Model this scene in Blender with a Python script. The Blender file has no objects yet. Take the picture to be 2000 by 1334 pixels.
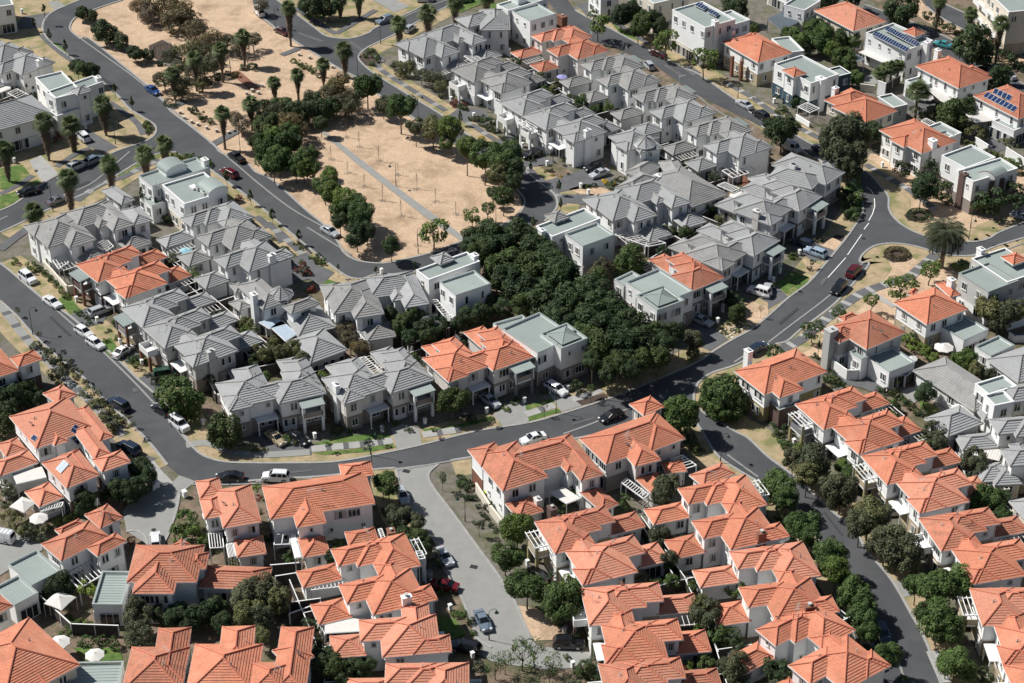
import bpy, math, random
from mathutils import Vector, Matrix
from mathutils.geometry import tessellate_polygon
R = math.radians
rnd = random.Random(7)
S = bpy.context.scene
COL = S.collection
# ------------------------------------------------------------------ camera, sky, sun, exposure
CAMH, PITCH, FPX = 170.0, R(33), 3800.0
cd = bpy.data.cameras.new('camera'); cam = bpy.data.objects.new('camera', cd); COL.objects.link(cam)
cam.location = (0, 0, CAMH); cam.rotation_euler = (R(90) - PITCH, 0, 0)
cd.sensor_width = 36; cd.lens = 36 * FPX / 2000; cd.clip_end = 6000; cd.clip_start = 1
S.camera = cam
SUN = Vector((-.95 * math.cos(R(49)), .31 * math.cos(R(49)), math.sin(R(49)))).normalized()
w = bpy.data.worlds.new('World'); S.world = w; w.use_nodes = True
sky = w.node_tree.nodes.new('ShaderNodeTexSky'); sky.sky_type = 'NISHITA'; sky.sun_disc = False
sky.sun_elevation = R(49); sky.sun_rotation = math.atan2(SUN.x, SUN.y)
bg = w.node_tree.nodes['Background']; bg.inputs[1].default_value = .05
w.node_tree.links.new(sky.outputs[0], bg.inputs[0])
sl = bpy.data.lights.new('sun', 'SUN'); sl.energy = 5.0; sl.angle = R(.5); sl.color = (1, .97, .925)
so = bpy.data.objects.new('sun', sl); COL.objects.link(so); so.rotation_euler = SUN.to_track_quat('Z', 'Y').to_euler()
S.view_settings.view_transform = 'Standard'; S.view_settings.look = 'None'; S.view_settings.exposure = .12
S.view_settings.gamma = 1
S.cycles.max_bounces = 5; S.cycles.diffuse_bounces = 2; S.cycles.transparent_max_bounces = 6

# ------------------------------------------------------------------ helpers
def W(x, y, z=0):
    X = (x - 1000) / FPX; Y = -(y - 667) / FPX; c, s = math.cos(PITCH), math.sin(PITCH)
    v = Vector((X, c + Y * s, -s + Y * c)); t = (z - CAMH) / v.z
    return Vector((v.x * t, v.y * t, z))
FR = {'00': (0, 0, 1)}
for r_ in (1, 2, 3):
    for c_ in (1, 2, 3, 4): FR['%d%d' % (r_, c_)] = (500 * (c_ - 1), (0, 445, 889)[r_ - 1], 2.998)
FR.update(c1=(870, 90, 5.5556), c2=(1180, 290, 4.1667), c3=(40, 340, 5.5556), c4=(340, 360, 5.5556), c5=(200, 540, 5.5556),
          c6=(540, 540, 5.5556), c7=(1700, 640, 5.13), c8=(0, 600, 3.0333), c9=(760, 0, 5.5556), z4=(1680, 180, 6.0625),
          k1=(860, 742, 2.4615), z5=(0, 980, 6.063), z6=(1600, 560, 6.063))
def toks(s, z=0.0):
    """'11 10,20 30,40,5 12 ...' -> list of (world point, extra numbers)"""
    f = FR['00']; out = []
    for t in s.split():
        if ',' not in t: f = FR[t]; continue
        a = [float(q) for q in t.split(',')]
        out.append((W(f[0] + a[0] / f[2], f[1] + a[1] / f[2], z), a[2:], f[2]))
    return out
def pts(s, z=0.0): return [t[0] for t in toks(s, z)]

class MB:
    def __init__(s): s.v = []; s.f = []; s.m = []
    def quad(s, a, b, c, d, m=0): n = len(s.v); s.v += [tuple(a), tuple(b), tuple(c), tuple(d)]; s.f.append((n, n+1, n+2, n+3)); s.m.append(m)
    def tri(s, a, b, c, m=0): n = len(s.v); s.v += [tuple(a), tuple(b), tuple(c)]; s.f.append((n, n+1, n+2)); s.m.append(m)
    def poly(s, P, m=0): n = len(s.v); s.v += [tuple(p) for p in P]; s.f.append(tuple(range(n, n + len(P)))); s.m.append(m)
    def prism(s, P, z0, z1, m=0, mt=None, cap=True, bottom=True):
        """P ccw list of (x,y)"""
        n = len(P); b = [Vector((p[0], p[1], z0)) for p in P]; t = [Vector((p[0], p[1], z1)) for p in P]
        for i in range(n): j = (i + 1) % n; s.quad(b[i], b[j], t[j], t[i], m)
        if cap: s.poly(t, m if mt is None else mt)
        if bottom: s.poly(b[::-1], m)
    def box(s, c, ex, ey, hx, hy, z0, z1, m=0, mt=None):
        s.prism([c - ex*hx - ey*hy, c + ex*hx - ey*hy, c + ex*hx + ey*hy, c - ex*hx + ey*hy], z0, z1, m, mt)
    def bar(s, a, b, r, m=0, n=4, r2=None, cap=True):
        a = Vector(a); b = Vector(b); d = (b - a).normalized(); r2 = r if r2 is None else r2
        u = d.cross(Vector((0, 0, 1)));
        if u.length < .01: u = Vector((1, 0, 0))
        u.normalize(); v = d.cross(u); k = math.sqrt(2) if n == 4 else 1; o = math.pi / n
        A = [a + (u * math.cos(o + 2*math.pi*i/n) + v * math.sin(o + 2*math.pi*i/n)) * r * k for i in range(n)]
        B = [b + (u * math.cos(o + 2*math.pi*i/n) + v * math.sin(o + 2*math.pi*i/n)) * r2 * k for i in range(n)]
        for i in range(n): j = (i + 1) % n; s.quad(A[i], A[j], B[j], B[i], m)
        if cap: s.poly(A[::-1], m); s.poly(B, m)
    def tube(s, P, r, m=0, n=6):
        for i in range(len(P) - 1): s.bar(P[i], P[i+1], r if not callable(r) else r(i/(len(P)-1)), m, n, r if not callable(r) else r((i+1)/(len(P)-1)))
    def mesh(s, name, mats, org=(0, 0, 0), smooth=False):
        me = bpy.data.meshes.new(name); ox, oy, oz = org
        me.from_pydata([(a-ox, b-oy, c-oz) for a, b, c in s.v], [], s.f)
        for m in mats: me.materials.append(m)
        if len(mats) > 1: me.polygons.foreach_set('material_index', s.m)
        if smooth: me.polygons.foreach_set('use_smooth', [True] * len(s.f))
        me.update(); return me
    def build(s, name, mats, parent=None, org=None, smooth=False):
        if not s.f: return None
        if org is None: org = parent.location if parent is not None else (0, 0, 0)
        if not isinstance(mats, (list, tuple)): mats = [mats]
        o = bpy.data.objects.new(name, s.mesh(name, mats, org, smooth)); COL.objects.link(o)
        if parent is not None: o.parent = parent
        else: o.location = org
        return o
def tag(o, label, cat, group=None, kind=None):
    while len(label.replace('-', ' ').split()) > 16 and ' the ' in label: label = label.replace(' the ', ' ', 1)
    o['label'] = label; o['category'] = cat
    if group: o['group'] = group
    if kind: o['kind'] = kind
    return o
def thing(name, loc, label, cat, group=None, rz=0):
    o = bpy.data.objects.new(name, None); COL.objects.link(o); o.location = loc; o.rotation_euler.z = rz; o.empty_display_size = .1
    return tag(o, label, cat, group)
def inst(name, me, parent, loc=(0, 0, 0), rz=0, sc=1):
    o = bpy.data.objects.new(name, me); COL.objects.link(o); o.parent = parent; o.location = loc; o.rotation_euler.z = rz
    o.scale = (sc, sc, sc) if not isinstance(sc, tuple) else sc
    return o
ORD = 'first second third fourth fifth sixth seventh eighth ninth tenth eleventh twelfth thirteenth fourteenth fifteenth sixteenth seventeenth eighteenth nineteenth twentieth'.split()
ORD += ['twenty-' + q for q in ORD[:9]] + ['thirtieth'] + ['thirty-' + q for q in ORD[:9]]

# ------------------------------------------------------------------ materials
def mat(name, col, rough=.8, var=.12, scale=.6, col2=None, metal=0, bump=0, bscale=8, spec=.3, detail=6, thr=(.35, .65), obj=False):
    m = bpy.data.materials.new(name); m.use_nodes = True; nt = m.node_tree; N = nt.nodes; b = N['Principled BSDF']
    b.inputs['Roughness'].default_value = rough; b.inputs['Metallic'].default_value = metal
    b.inputs['Specular IOR Level'].default_value = spec
    g = N.new('ShaderNodeNewGeometry'); n = N.new('ShaderNodeTexNoise'); n.inputs['Scale'].default_value = scale
    n.inputs['Detail'].default_value = detail; n.inputs['Roughness'].default_value = .62
    nt.links.new(g.outputs['Position'], n.inputs['Vector'])
    r = N.new('ShaderNodeValToRGB'); nt.links.new(n.outputs[0], r.inputs[0])
    if col2 is None: col2 = tuple(c * (1 - var) for c in col); col1 = tuple(min(1, c * (1 + var)) for c in col)
    else: col1 = col
    r.color_ramp.elements[0].position, r.color_ramp.elements[1].position = thr
    r.color_ramp.elements[0].color = (*col2, 1); r.color_ramp.elements[1].color = (*col1, 1)
    out = r.outputs[0]
    if obj:
        oi = N.new('ShaderNodeObjectInfo'); mr = N.new('ShaderNodeMapRange'); nt.links.new(oi.outputs['Random'], mr.inputs[0])
        mr.inputs[3].default_value = 1 - obj; mr.inputs[4].default_value = 1 + obj
        mx = N.new('ShaderNodeVectorMath'); mx.operation = 'SCALE'; nt.links.new(out, mx.inputs[0]); nt.links.new(mr.outputs[0], mx.inputs['Scale']); out = mx.outputs[0]
    nt.links.new(out, b.inputs['Base Color'])
    if bump:
        n2 = N.new('ShaderNodeTexNoise'); n2.inputs['Scale'].default_value = bscale; n2.inputs['Detail'].default_value = 4
        nt.links.new(g.outputs['Position'], n2.inputs['Vector'])
        bp = N.new('ShaderNodeBump'); bp.inputs['Strength'].default_value = 1; bp.inputs['Distance'].default_value = bump
        nt.links.new(n2.outputs[0], bp.inputs['Height']); nt.links.new(bp.outputs[0], b.inputs['Normal'])
    return m
def layer(m, col, scale, thr, fac=.6, detail=8, stretch=None):
    """a second, patchy colour over a material: stains, worn and bare patches"""
    nt = m.node_tree; N = nt.nodes; b = N['Principled BSDF']; src = b.inputs['Base Color'].links[0].from_socket
    g = N.new('ShaderNodeNewGeometry'); n = N.new('ShaderNodeTexNoise'); n.inputs['Scale'].default_value = scale; n.inputs['Detail'].default_value = detail
    n.inputs['Roughness'].default_value = .7
    if stretch:
        mp = N.new('ShaderNodeMapping'); mp.inputs['Scale'].default_value = stretch; nt.links.new(g.outputs['Position'], mp.inputs[0]); nt.links.new(mp.outputs[0], n.inputs['Vector'])
    else: nt.links.new(g.outputs['Position'], n.inputs['Vector'])
    r = N.new('ShaderNodeMapRange'); r.inputs[1].default_value, r.inputs[2].default_value = thr; r.inputs[4].default_value = fac
    nt.links.new(n.outputs[0], r.inputs[0]); mx = N.new('ShaderNodeMix'); mx.data_type = 'RGBA'
    nt.links.new(r.outputs[0], mx.inputs[0]); nt.links.new(src, mx.inputs[6]); mx.inputs[7].default_value = (*col, 1)
    nt.links.new(mx.outputs[2], b.inputs['Base Color']); return m
M = {}
M['orange'] = layer(mat('terracotta_tiles', (.585, .225, .135), .85, .20, 5.0, obj=.13, bump=.012, bscale=12), (.30, .15, .09), .7, (.46, .72), .6)
layer(M['orange'], (.66, .33, .22), .25, (.50, .70), .55)
M['grey'] = layer(mat('grey_roof_tiles', (.335, .342, .343), .75, .12, 4.0, obj=.10, bump=.012, bscale=12), (.20, .20, .19), .5, (.50, .75), .5)
M['orange2'] = layer(layer(mat('browned_terracotta_tiles', (.50, .20, .125), .85, .22, 5.0, obj=.12, bump=.012, bscale=12), (.24, .125, .08), .9, (.44, .68), .65), (.60, .33, .23), .2, (.5, .7), .5)
M['orange3'] = layer(layer(mat('faded_terracotta_tiles', (.60, .265, .175), .85, .18, 5.0, obj=.12, bump=.012, bscale=12), (.34, .19, .12), 1.1, (.48, .72), .55), (.50, .20, .11), .3, (.5, .7), .6)
M['grey2'] = layer(mat('worn_grey_roof_tiles', (.305, .30, .29), .75, .14, 4.0, obj=.10, bump=.012, bscale=12), (.17, .17, .165), .6, (.48, .72), .6)
M['ocap'] = mat('terracotta_ridge', (.58, .20, .125), .7, .14, 4)
M['gcap'] = mat('grey_ridge', (.30, .295, .28), .7, .1, 4)
M['metal'] = layer(mat('pale_green_metal_roof', (.31, .355, .335), .5, .05, .3, obj=.10), (.24, .29, .28), .35, (.5, .8), .4)
M['white'] = layer(mat('white_render', (.88, .885, .87), .85, .03, .7, obj=.04), (.60, .59, .55), .5, (.55, .85), .35, stretch=(1, 1, .35))
M['cream'] = layer(mat('cream_render', (.72, .66, .55), .85, .04, .7), (.55, .5, .4), .5, (.55, .85), .3)
M['warmw'] = layer(mat('warm_white_render', (.74, .70, .66), .85, .04, .7, obj=.04), (.58, .54, .50), .5, (.55, .85), .3)
M['lgrey'] = mat('light_grey_render', (.52, .52, .50), .85, .05, .8, obj=.08)
M['dgrey'] = mat('dark_grey_render', (.20, .21, .22), .85, .06, .8)
M['taupe'] = mat('taupe_render', (.30, .26, .235), .85, .06, .8, obj=.1)
M['tan'] = mat('tan_render', (.46, .385, .27), .85, .06, .8)
M['teal'] = mat('teal_render', (.055, .10, .13), .8, .08, .8)
M['olive'] = mat('ochre_render', (.34, .29, .15), .85, .06, .8)
M['brick'] = mat('brown_brick', (.24, .11, .075), .85, .2, 6)
M['brown'] = mat('brown_render', (.13, .085, .075), .8, .1, 2)
M['trim'] = mat('white_trim', (.82, .82, .80), .5, .03, 2)
M['soffit'] = mat('soffit_board', (.6, .59, .56), .8, .03, 2)
M['glass'] = mat('window_glass', (.025, .032, .038), .08, .2, .8, spec=.6)
M['curtain'] = mat('curtain', (.46, .45, .42), .9, .15, 1.3)
M['frame'] = mat('window_frame', (.75, .75, .73), .5, .03, 2)
M['asphalt'] = layer(mat('asphalt', (.082, .085, .090), .9, .10, .25, bump=.004, bscale=30), (.058, .061, .066), .09, (.45, .62), .6, detail=3)
layer(M['asphalt'], (.10, .10, .105), .7, (.6, .8), .5)
M['asphalt2'] = layer(mat('driveway_asphalt', (.125, .127, .132), .9, .12, .5), (.08, .08, .085), .4, (.5, .7), .5)
M['concrete'] = layer(mat('concrete', (.37, .365, .35), .9, .08, .6), (.26, .255, .24), .35, (.5, .7), .5)
M['concrete2'] = layer(mat('grey_concrete', (.285, .285, .27), .9, .08, .6), (.24, .24, .23), .3, (.5, .7), .6)
M['line'] = layer(mat('channel_concrete', (.27, .27, .26), .8, .1, 3), (.15, .15, .15), 1.5, (.5, .7), .6)
M['kerb'] = mat('kerb_concrete', (.33, .325, .31), .9, .12, 1.5)
M['dry'] = layer(layer(mat('dry_grass', (.53, .385, .262), .95, .22, 3.0, bump=.03, bscale=6), (.31, .215, .14), .17, (.47, .66), .85, detail=10), (.72, .53, .36), .5, (.5, .72), .6)
M['lawn'] = layer(mat('green_lawn', (.085, .15, .035), .95, .25, 1.2, bump=.03, bscale=8), (.33, .28, .12), .35, (.50, .66), .7)
M['verge'] = layer(layer(mat('patchy_verge', (.40, .31, .19), .95, .2, 1.2, bump=.03, bscale=8), (.13, .17, .05), .3, (.48, .60), .75), (.22, .16, .10), .5, (.55, .7), .7)
M['yard'] = layer(layer(mat('yard_ground', (.165, .15, .125), .95, .2, .8, bump=.03, bscale=6), (.10, .11, .05), .22, (.48, .6), .8), (.30, .285, .25), .35, (.60, .68), .6)
M['earth'] = layer(mat('garden_earth', (.20, .15, .11), .95, .25, .9, bump=.03, bscale=6), (.07, .085, .035), .25, (.46, .6), .8)
M['mulch'] = mat('dark_mulch', (.075, .055, .045), .95, .3, 3, bump=.04, bscale=8)
M['pave'] = mat('courtyard_paving', (.36, .33, .29), .9, .15, 2)
M['bark'] = mat('tree_bark', (.16, .125, .095), .9, .25, 3)
M['thatch'] = mat('palm_thatch', (.17, .125, .085), .95, .35, 3)
M['fence'] = mat('dark_timber_fence', (.07, .06, .055), .9, .2, 2)
M['steel'] = mat('dark_green_steel', (.02, .045, .035), .4, .1, 2)
M['black'] = mat('black_plastic', (.015, .015, .017), .5, .1, 2)
M['tyre'] = mat('tyre_rubber', (.018, .018, .018), .8, .1, 3)
M['rim'] = mat('alloy_rim', (.45, .45, .46), .35, .05, 3, metal=.7)
M['carglass'] = mat('car_glass', (.012, .015, .018), .05, .1, 1, spec=.7)
M['lamp'] = mat('headlamp', (.7, .7, .7), .15, .05, 1); M['tail'] = mat('tail_lamp', (.35, .01, .01), .2, .05, 1)
M['solar'] = mat('solar_cells', (.015, .035, .10), .15, .2, 3, spec=.6)
M['canvas'] = mat('white_canvas', (.68, .66, .62), .9, .04, 1)
M['blue'] = mat('pale_blue_canvas', (.25, .48, .56), .9, .05, 1); M['violet'] = mat('mauve_canvas', (.30, .30, .55), .9, .05, 1)
M['shade'] = mat('grey_shade_cloth', (.10, .12, .14), .9, .05, 1)
M['poly'] = mat('pale_polycarbonate', (.42, .50, .58), .3, .05, 1)
M['iron'] = mat('cast_iron', (.03, .03, .032), .7, .2, 3)
M['patch'] = mat('asphalt_patch', (.05, .052, .057), .9, .1, 2)
M['patch2'] = mat('worn_asphalt', (.115, .115, .118), .9, .15, 1)
M['rock'] = mat('pale_rock', (.62, .55, .45), .9, .15, 2)
def leafm(name, c, v=.3):
    m = mat(name, c, .6, v * 1.5, 1.3, spec=.25, obj=.16); nt = m.node_tree; b = nt.nodes['Principled BSDF']
    t = nt.nodes.new('ShaderNodeBsdfTranslucent'); mx = nt.nodes.new('ShaderNodeMixShader'); mx.inputs[0].default_value = .16
    nt.links.new(b.inputs['Base Color'].links[0].from_socket, t.inputs[0]); o = nt.nodes['Material Output']
    nt.links.new(b.outputs[0], mx.inputs[1]); nt.links.new(t.outputs[0], mx.inputs[2]); nt.links.new(mx.outputs[0], o.inputs[0]); return m
LM = dict(dark=leafm('dark_green_leaves', (.050, .078, .030)), mid=leafm('mid_green_leaves', (.080, .125, .035)), olive=leafm('olive_leaves', (.105, .115, .06)),
          brown=leafm('brownish_leaves', (.125, .105, .058)), bright=leafm('bright_green_leaves', (.13, .19, .04)), grey=leafm('grey_green_leaves', (.10, .12, .08)),
          red=leafm('reddish_leaves', (.22, .06, .04)), yellow=leafm('yellow_leaves', (.50, .36, .04)), palm=leafm('palm_fronds', (.115, .15, .06)), bare=leafm('dry_twigs', (.19, .15, .11)))
for k_ in list(LM):
    for v_, (fr_, fg_, fb_) in enumerate(((1.3, 1.22, .95), (.74, .80, .82))):
        m_ = LM[k_].copy(); r_ = [n for n in m_.node_tree.nodes if n.type == 'VALTORGB'][0]
        for e_ in r_.color_ramp.elements: c_ = e_.color; e_.color = (c_[0]*fr_, c_[1]*fg_, c_[2]*fb_, 1)
        LM[k_ + '_%d' % v_] = m_
# ------------------------------------------------------------------ houses
PT = .47
class Fr:
    """a plan frame: origin, u axis, v axis"""
    def __init__(s, o, u, v): s.o = o; s.u = u; s.v = v
    def p(s, a, b, z=0): q = s.o + s.u * a + s.v * b; return Vector((q.x, q.y, z))
def frame2(A, la, B, lb, mirror):
    """frame from two world points with known local coordinates; v is u turned clockwise (anticlockwise when mirrored)"""
    A = Vector((A.x, A.y)); B = Vector((B.x, B.y)); sg = 1 if mirror else -1
    d = Vector((lb[0] - la[0], (lb[1] - la[1]) * sg)); D = B - A
    t = math.atan2(D.y, D.x) - math.atan2(d.y, d.x); u = Vector((math.cos(t), math.sin(t))); v = Vector((-u.y, u.x)) * sg
    mid = (A + B) / 2; return Fr(mid - u * (la[0] + lb[0]) / 2 - v * (la[1] + lb[1]) / 2, u, v)
class Wing:
    def __init__(s, fr, u0, u1, v0, v1, z, kind='h', low=None, up=None, win=True, base=0, tan=PT):
        s.o = fr.p(u0, v0).xy; s.ex = fr.u; s.ey = fr.v; s.L = u1 - u0; s.D = v1 - v0; s.z = z; s.kind = kind; s.low = low; s.up = up; s.win = win; s.base = base; s.tan = tan
    def q(s, a, b, z): r = s.o + s.ex * a + s.ey * b; return Vector((r.x, r.y, z))
    def inside(s, p, m=0.0):
        d = p.xy - s.o; return -m < d.dot(s.ex) < s.L + m and -m < d.dot(s.ey) < s.D + m
def px_wing(s, z, kind='h', **k):
    P = pts(s, z); a, b, c = [p.xy for p in P]; ex = (b - a).normalized(); ey = Vector((-ex.y, ex.x))
    if (c - a).dot(ey) < 0: ey = -ey
    fr = Fr(a, ex, ey); return Wing(fr, 0, (b - a).length, 0, abs((c - a).dot(ey)), z, kind, **k)
def hip(mb, w, dz=0, over=0):
    L, D, z = w.L + 2*over, w.D + 2*over, w.z + dz; T = w.tan; h = min(L, D) / 2; top = z + h * T
    q = lambda a, b, c: w.q(a - over, b - over, c)
    if L >= D: r0, r1 = (h, D/2), (L - h, D/2)
    else: r0, r1 = (L/2, h), (L/2, D - h)
    C = [(0, 0), (L, 0), (L, D), (0, D)]
    if L >= D: faces = [(C[0], C[1], r0, r1), (C[1], C[2], r1, r1), (C[2], C[3], r1, r0), (C[3], C[0], r0, r0)]
    else: faces = [(C[0], C[1], r0, r0), (C[1], C[2], r0, r1), (C[2], C[3], r1, r1), (C[3], C[0], r1, r0)]
    g_ = w.h.roof == 'g'; n = max(2, round(h * math.hypot(1, T) / (.41 if g_ else .35))); lift = .10 if g_ else .078
    for a, b, c, d in faces:
        A, B, Cc, Dd = q(*a, z), q(*b, z), q(*c, top), q(*d, top)
        for k in range(n):
            t0, t1 = k / n, (k + 1) / n
            a0, b0, a1, b1 = A.lerp(Cc, t0), B.lerp(Dd, t0), A.lerp(Cc, t1), B.lerp(Dd, t1)
            up = Vector((0, 0, lift)) + ((A + B) / 2 - (Cc + Dd) / 2).normalized() * lift * .7; mb.quad(a0, b0, b0 + up, a0 + up)
            if (a1 - b1).length < .01: mb.tri(a0 + up, b0 + up, b1)
            else: mb.quad(a0 + up, b0 + up, b1, a1)
    u = Vector((0, 0, .09)); R0, R1 = q(*r0, top), q(*r1, top)
    if (R0 - R1).length > .1: mb.bar(R0 + u, R1 + u, .12, 1, 5)
    for cn, rr in zip(C, (R0, R1, R1, R0) if L >= D else (R0, R0, R1, R1)): mb.bar(q(*cn, z) + u, rr + u, .10, 1, 5)
SCH = dict(o=('orange', 'ocap'), g=('grey', 'gcap'))
HOUSES = []; WINGS = []
class House:
    def __init__(s, label, roof='o', up='white', low=None, cat='house', name='house', group=None, split=2.75):
        s.label = label; s.roof = roof; s.up = up; s.low = low or up; s.cat = cat; s.name = name; s.w = []; s.ex = []; s.group = group; s.split = split; HOUSES.append(s)
    def add(s, *ws):
        for w in ws: w.h = s; s.w.append(w); WINGS.append(w)
        return s
    def px(s, txt, z=5.5, kind='h', **k): return s.add(px_wing(txt, z, kind, **k))
    def feat(s, f): s.ex.append(f); return s
    def make(s):
        c = sum((w.q(w.L/2, w.D/2, 0) for w in s.w), Vector((0, 0, 0))) / len(s.w)
        root = thing(s.name, c, s.label, s.cat, s.group); s.root = root; rm = (rnd.choice(['orange', 'orange', 'orange2', 'orange3']), 'ocap') if s.roof == 'o' else (rnd.choice(['grey', 'grey', 'grey2']), 'gcap')
        wall = MB(); top = [m for m in (s.up, s.low)]
        mats = [M[s.up], M[s.low]]
        for i, w in enumerate(s.w):
            ins = (.42 if w.kind in 'hg' else 0) + .011 * (i % 7)
            if w.kind == 'a': continue                 # canopy on posts, no walls
            a = w.q(ins, ins, 0); zz = w.z + (.02 if w.kind == 'h' else 0) - .004 * (i % 5)
            C = [w.q(ins, ins, 0), w.q(w.L - ins, ins, 0), w.q(w.L - ins, w.D - ins, 0), w.q(ins, w.D - ins, 0)]
            sp = s.split
            mu, ml = 0, 1
            if w.up: mats.append(M[w.up]); mu = len(mats) - 1
            if w.low: mats.append(M[w.low]); ml = len(mats) - 1
            if zz < sp + .8 or (mats[mu] == mats[ml]): wall.prism([p.xy for p in C], w.base, zz, mu if w.kind != 'h' or zz > 4 or not w.low else ml)
            else:
                wall.prism([p.xy for p in C], w.base, sp, ml, cap=False); wall.prism([p.xy for p in C], sp, zz, mu, bottom=False)
                wall.prism([(w.q(a_, b_, 0)).xy for a_, b_ in ((ins-.03, ins-.03), (w.L-ins+.03, ins-.03), (w.L-ins+.03, w.D-ins+.03), (ins-.03, w.D-ins+.03))], sp - .06, sp + .06, mu)
        wall.build('wall', mats, root)
        for i, w in enumerate(s.w):
            dz = .013 * i; rb = MB(); gb = MB()
            if w.kind == 'h':
                hip(rb, w, dz); rf = rb.build('roof', [M[rm[0]], M[rm[1]]], root)
                z0, z1 = w.z - .17 + dz, w.z + .03 + dz; t = .07
                for (a0, a1, b0, b1) in ((-t, w.L+t, -t, 0), (-t, w.L+t, w.D, w.D+t), (-t, 0, 0, w.D), (w.L, w.L+t, 0, w.D)):
                    gb.prism([w.q(a0, b0, 0).xy, w.q(a1, b0, 0).xy, w.q(a1, b1, 0).xy, w.q(a0, b1, 0).xy], z0, z1, 0)
                gb.quad(w.q(0, 0, z0 + .05), w.q(w.L, 0, z0 + .05), w.q(w.L, w.D, z0 + .05), w.q(0, w.D, z0 + .05), 1)
                gb.build('gutter', [M['lgrey' if s.roof == 'g' else 'trim'], M['soffit']], rf, org=root.location)
            elif w.kind in 'fm':
                # flat metal roof with standing ribs behind a parapet
                pz = w.z; d = .32; t = .18
                n = int(w.D / .55)
                for k in range(n):
                    b = t + (w.D - 2*t) * (k + .5) / n
                    rb.prism([w.q(t, b-.03, 0).xy, w.q(w.L-t, b-.03, 0).xy, w.q(w.L-t, b+.03, 0).xy, w.q(t, b+.03, 0).xy], pz + .02 + dz, pz + .07 + dz, 0)
                rb.quad(w.q(t, t, pz + .02 + dz), w.q(w.L-t, t, pz + .02 + dz), w.q(w.L-t, w.D-t, pz + .02 + dz), w.q(t, w.D-t, pz + .02 + dz))
                rf = rb.build('roof', [M['metal']], root)
                for (a0, a1, b0, b1) in ((0, w.L, 0, t), (0, w.L, w.D-t, w.D), (0, t, t, w.D-t), (w.L-t, w.L, t, w.D-t)):
                    P = [w.q(a0, b0, 0).xy, w.q(a1, b0, 0).xy, w.q(a1, b1, 0).xy, w.q(a0, b1, 0).xy]
                    gb.prism(P, pz - .02, pz + d + dz, 0)
                    e = .04; P = [w.q(a0-e, b0-e, 0).xy, w.q(a1+e, b0-e, 0).xy, w.q(a1+e, b1+e, 0).xy, w.q(a0-e, b1+e, 0).xy]
                    gb.prism(P, pz + d + dz + .003 * (a1 - a0 < 1), pz + d + .06 + dz + .003 * (a1 - a0 < 1), 1)
                gb.build('parapet', [M[w.up or s.up], M['trim'] if w.kind == 'f' else M['metal']], root)
            elif w.kind == 'a':
                nm = w.up or 'canvas'
                rb.prism([w.q(0, 0, 0).xy, w.q(w.L, 0, 0).xy, w.q(w.L, w.D, 0).xy, w.q(0, w.D, 0).xy], w.z - .1, w.z, 0)
                n = max(1, int(w.L / .4))
                for k in range(n):
                    a = w.L * (k + .5) / n; rb.prism([w.q(a-.03, .02, 0).xy, w.q(a+.03, .02, 0).xy, w.q(a+.03, w.D-.02, 0).xy, w.q(a-.03, w.D-.02, 0).xy], w.z, w.z + .04, 0)
                rb.build('awning', [M[nm]], root)
                for a, b in ((.1, .1), (w.L-.1, .1), (.1, w.D-.1), (w.L-.1, w.D-.1)): gb.bar(w.q(a, b, w.base), w.q(a, b, w.z-.1), .06, 0)
                gb.build('awning_post', [M['trim']], root)
        for f in s.ex: f(s)
        for i, w in enumerate(s.w):
            if w.kind == 'a' or w.z < 4.5 or min(w.L, w.D) < 2.2: continue
            e = .38 if w.kind == 'h' else -.05
            for a, b in rnd.sample([(e, e), (w.L - e, e), (w.L - e, w.D - e), (e, w.D - e)], 2):
                p = w.q(a, b, 0)
                if any(o is not w and o.kind != 'a' and o.z > 3 and o.inside(p, .1) for o in WINGS): continue
                mb = MB(); mb.bar(p + Vector((0, 0, .1)), p + Vector((0, 0, w.z - .1)), .045, 0, 6); mb.build('downpipe', M['lgrey' if s.roof == 'g' else 'trim'], root)
        hw = [w for w in s.w if w.kind == 'h' and w.z > 4 and min(w.L, w.D) > 3.5]
        if hw and rnd.random() < .55:
            w = rnd.choice(hw); a, b = w.L * rnd.uniform(.15, .3), w.D * rnd.uniform(.3, .6); p = w.q(a, b, w.z + min(a, b, w.L-a, w.D-b) * w.tan); mb = MB(); h_ = rnd.uniform(1.4, 2.3); t_ = rnd.uniform(0, 3)
            mb.bar(p, p + Vector((0, 0, h_)), .022, 0, 5); d = Vector((math.cos(t_), math.sin(t_), .1)); q = p + Vector((0, 0, h_)); mb.bar(q - d * .2, q + d * 1.3, .016, 0, 4)
            sd = Vector((-d.y, d.x, 0))
            for k in range(7): c = q + d * (k * .2 - .1); mb.bar(c - sd * (.42 - k * .035), c + sd * (.42 - k * .035), .01, 0, 3)
            mb.build('tv_antenna', M['lgrey'], root)
        if hw and rnd.random() < .3:
            w = rnd.choice(hw); a, b = w.L * .5, w.D * rnd.uniform(.08, .2); p = w.q(a, b, w.z + min(a, b, w.L-a, w.D-b) * w.tan); mb = MB(); q = p + Vector((0, 0, .55)); mb.bar(p, q, .025, 0, 5)
            n = Vector((.35, .8, .5)).normalized(); u = n.cross(Vector((0, 0, 1))).normalized(); v = n.cross(u)
            R_ = [q + n*.12 + (u*math.cos(k*.6283) + v*math.sin(k*.6283)) * .36 for k in range(10)]
            for k in range(10): mb.tri(q, R_[k], R_[(k+1) % 10])
            mb.bar(q, q + n*.4, .012, 0, 4); mb.build('satellite_dish', M['lgrey'], root)
        # roof vents: little bent pipes
        hw = [w for w in s.w if w.kind == 'h' and w.z > 4 and min(w.L, w.D) > 3.5]
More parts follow.
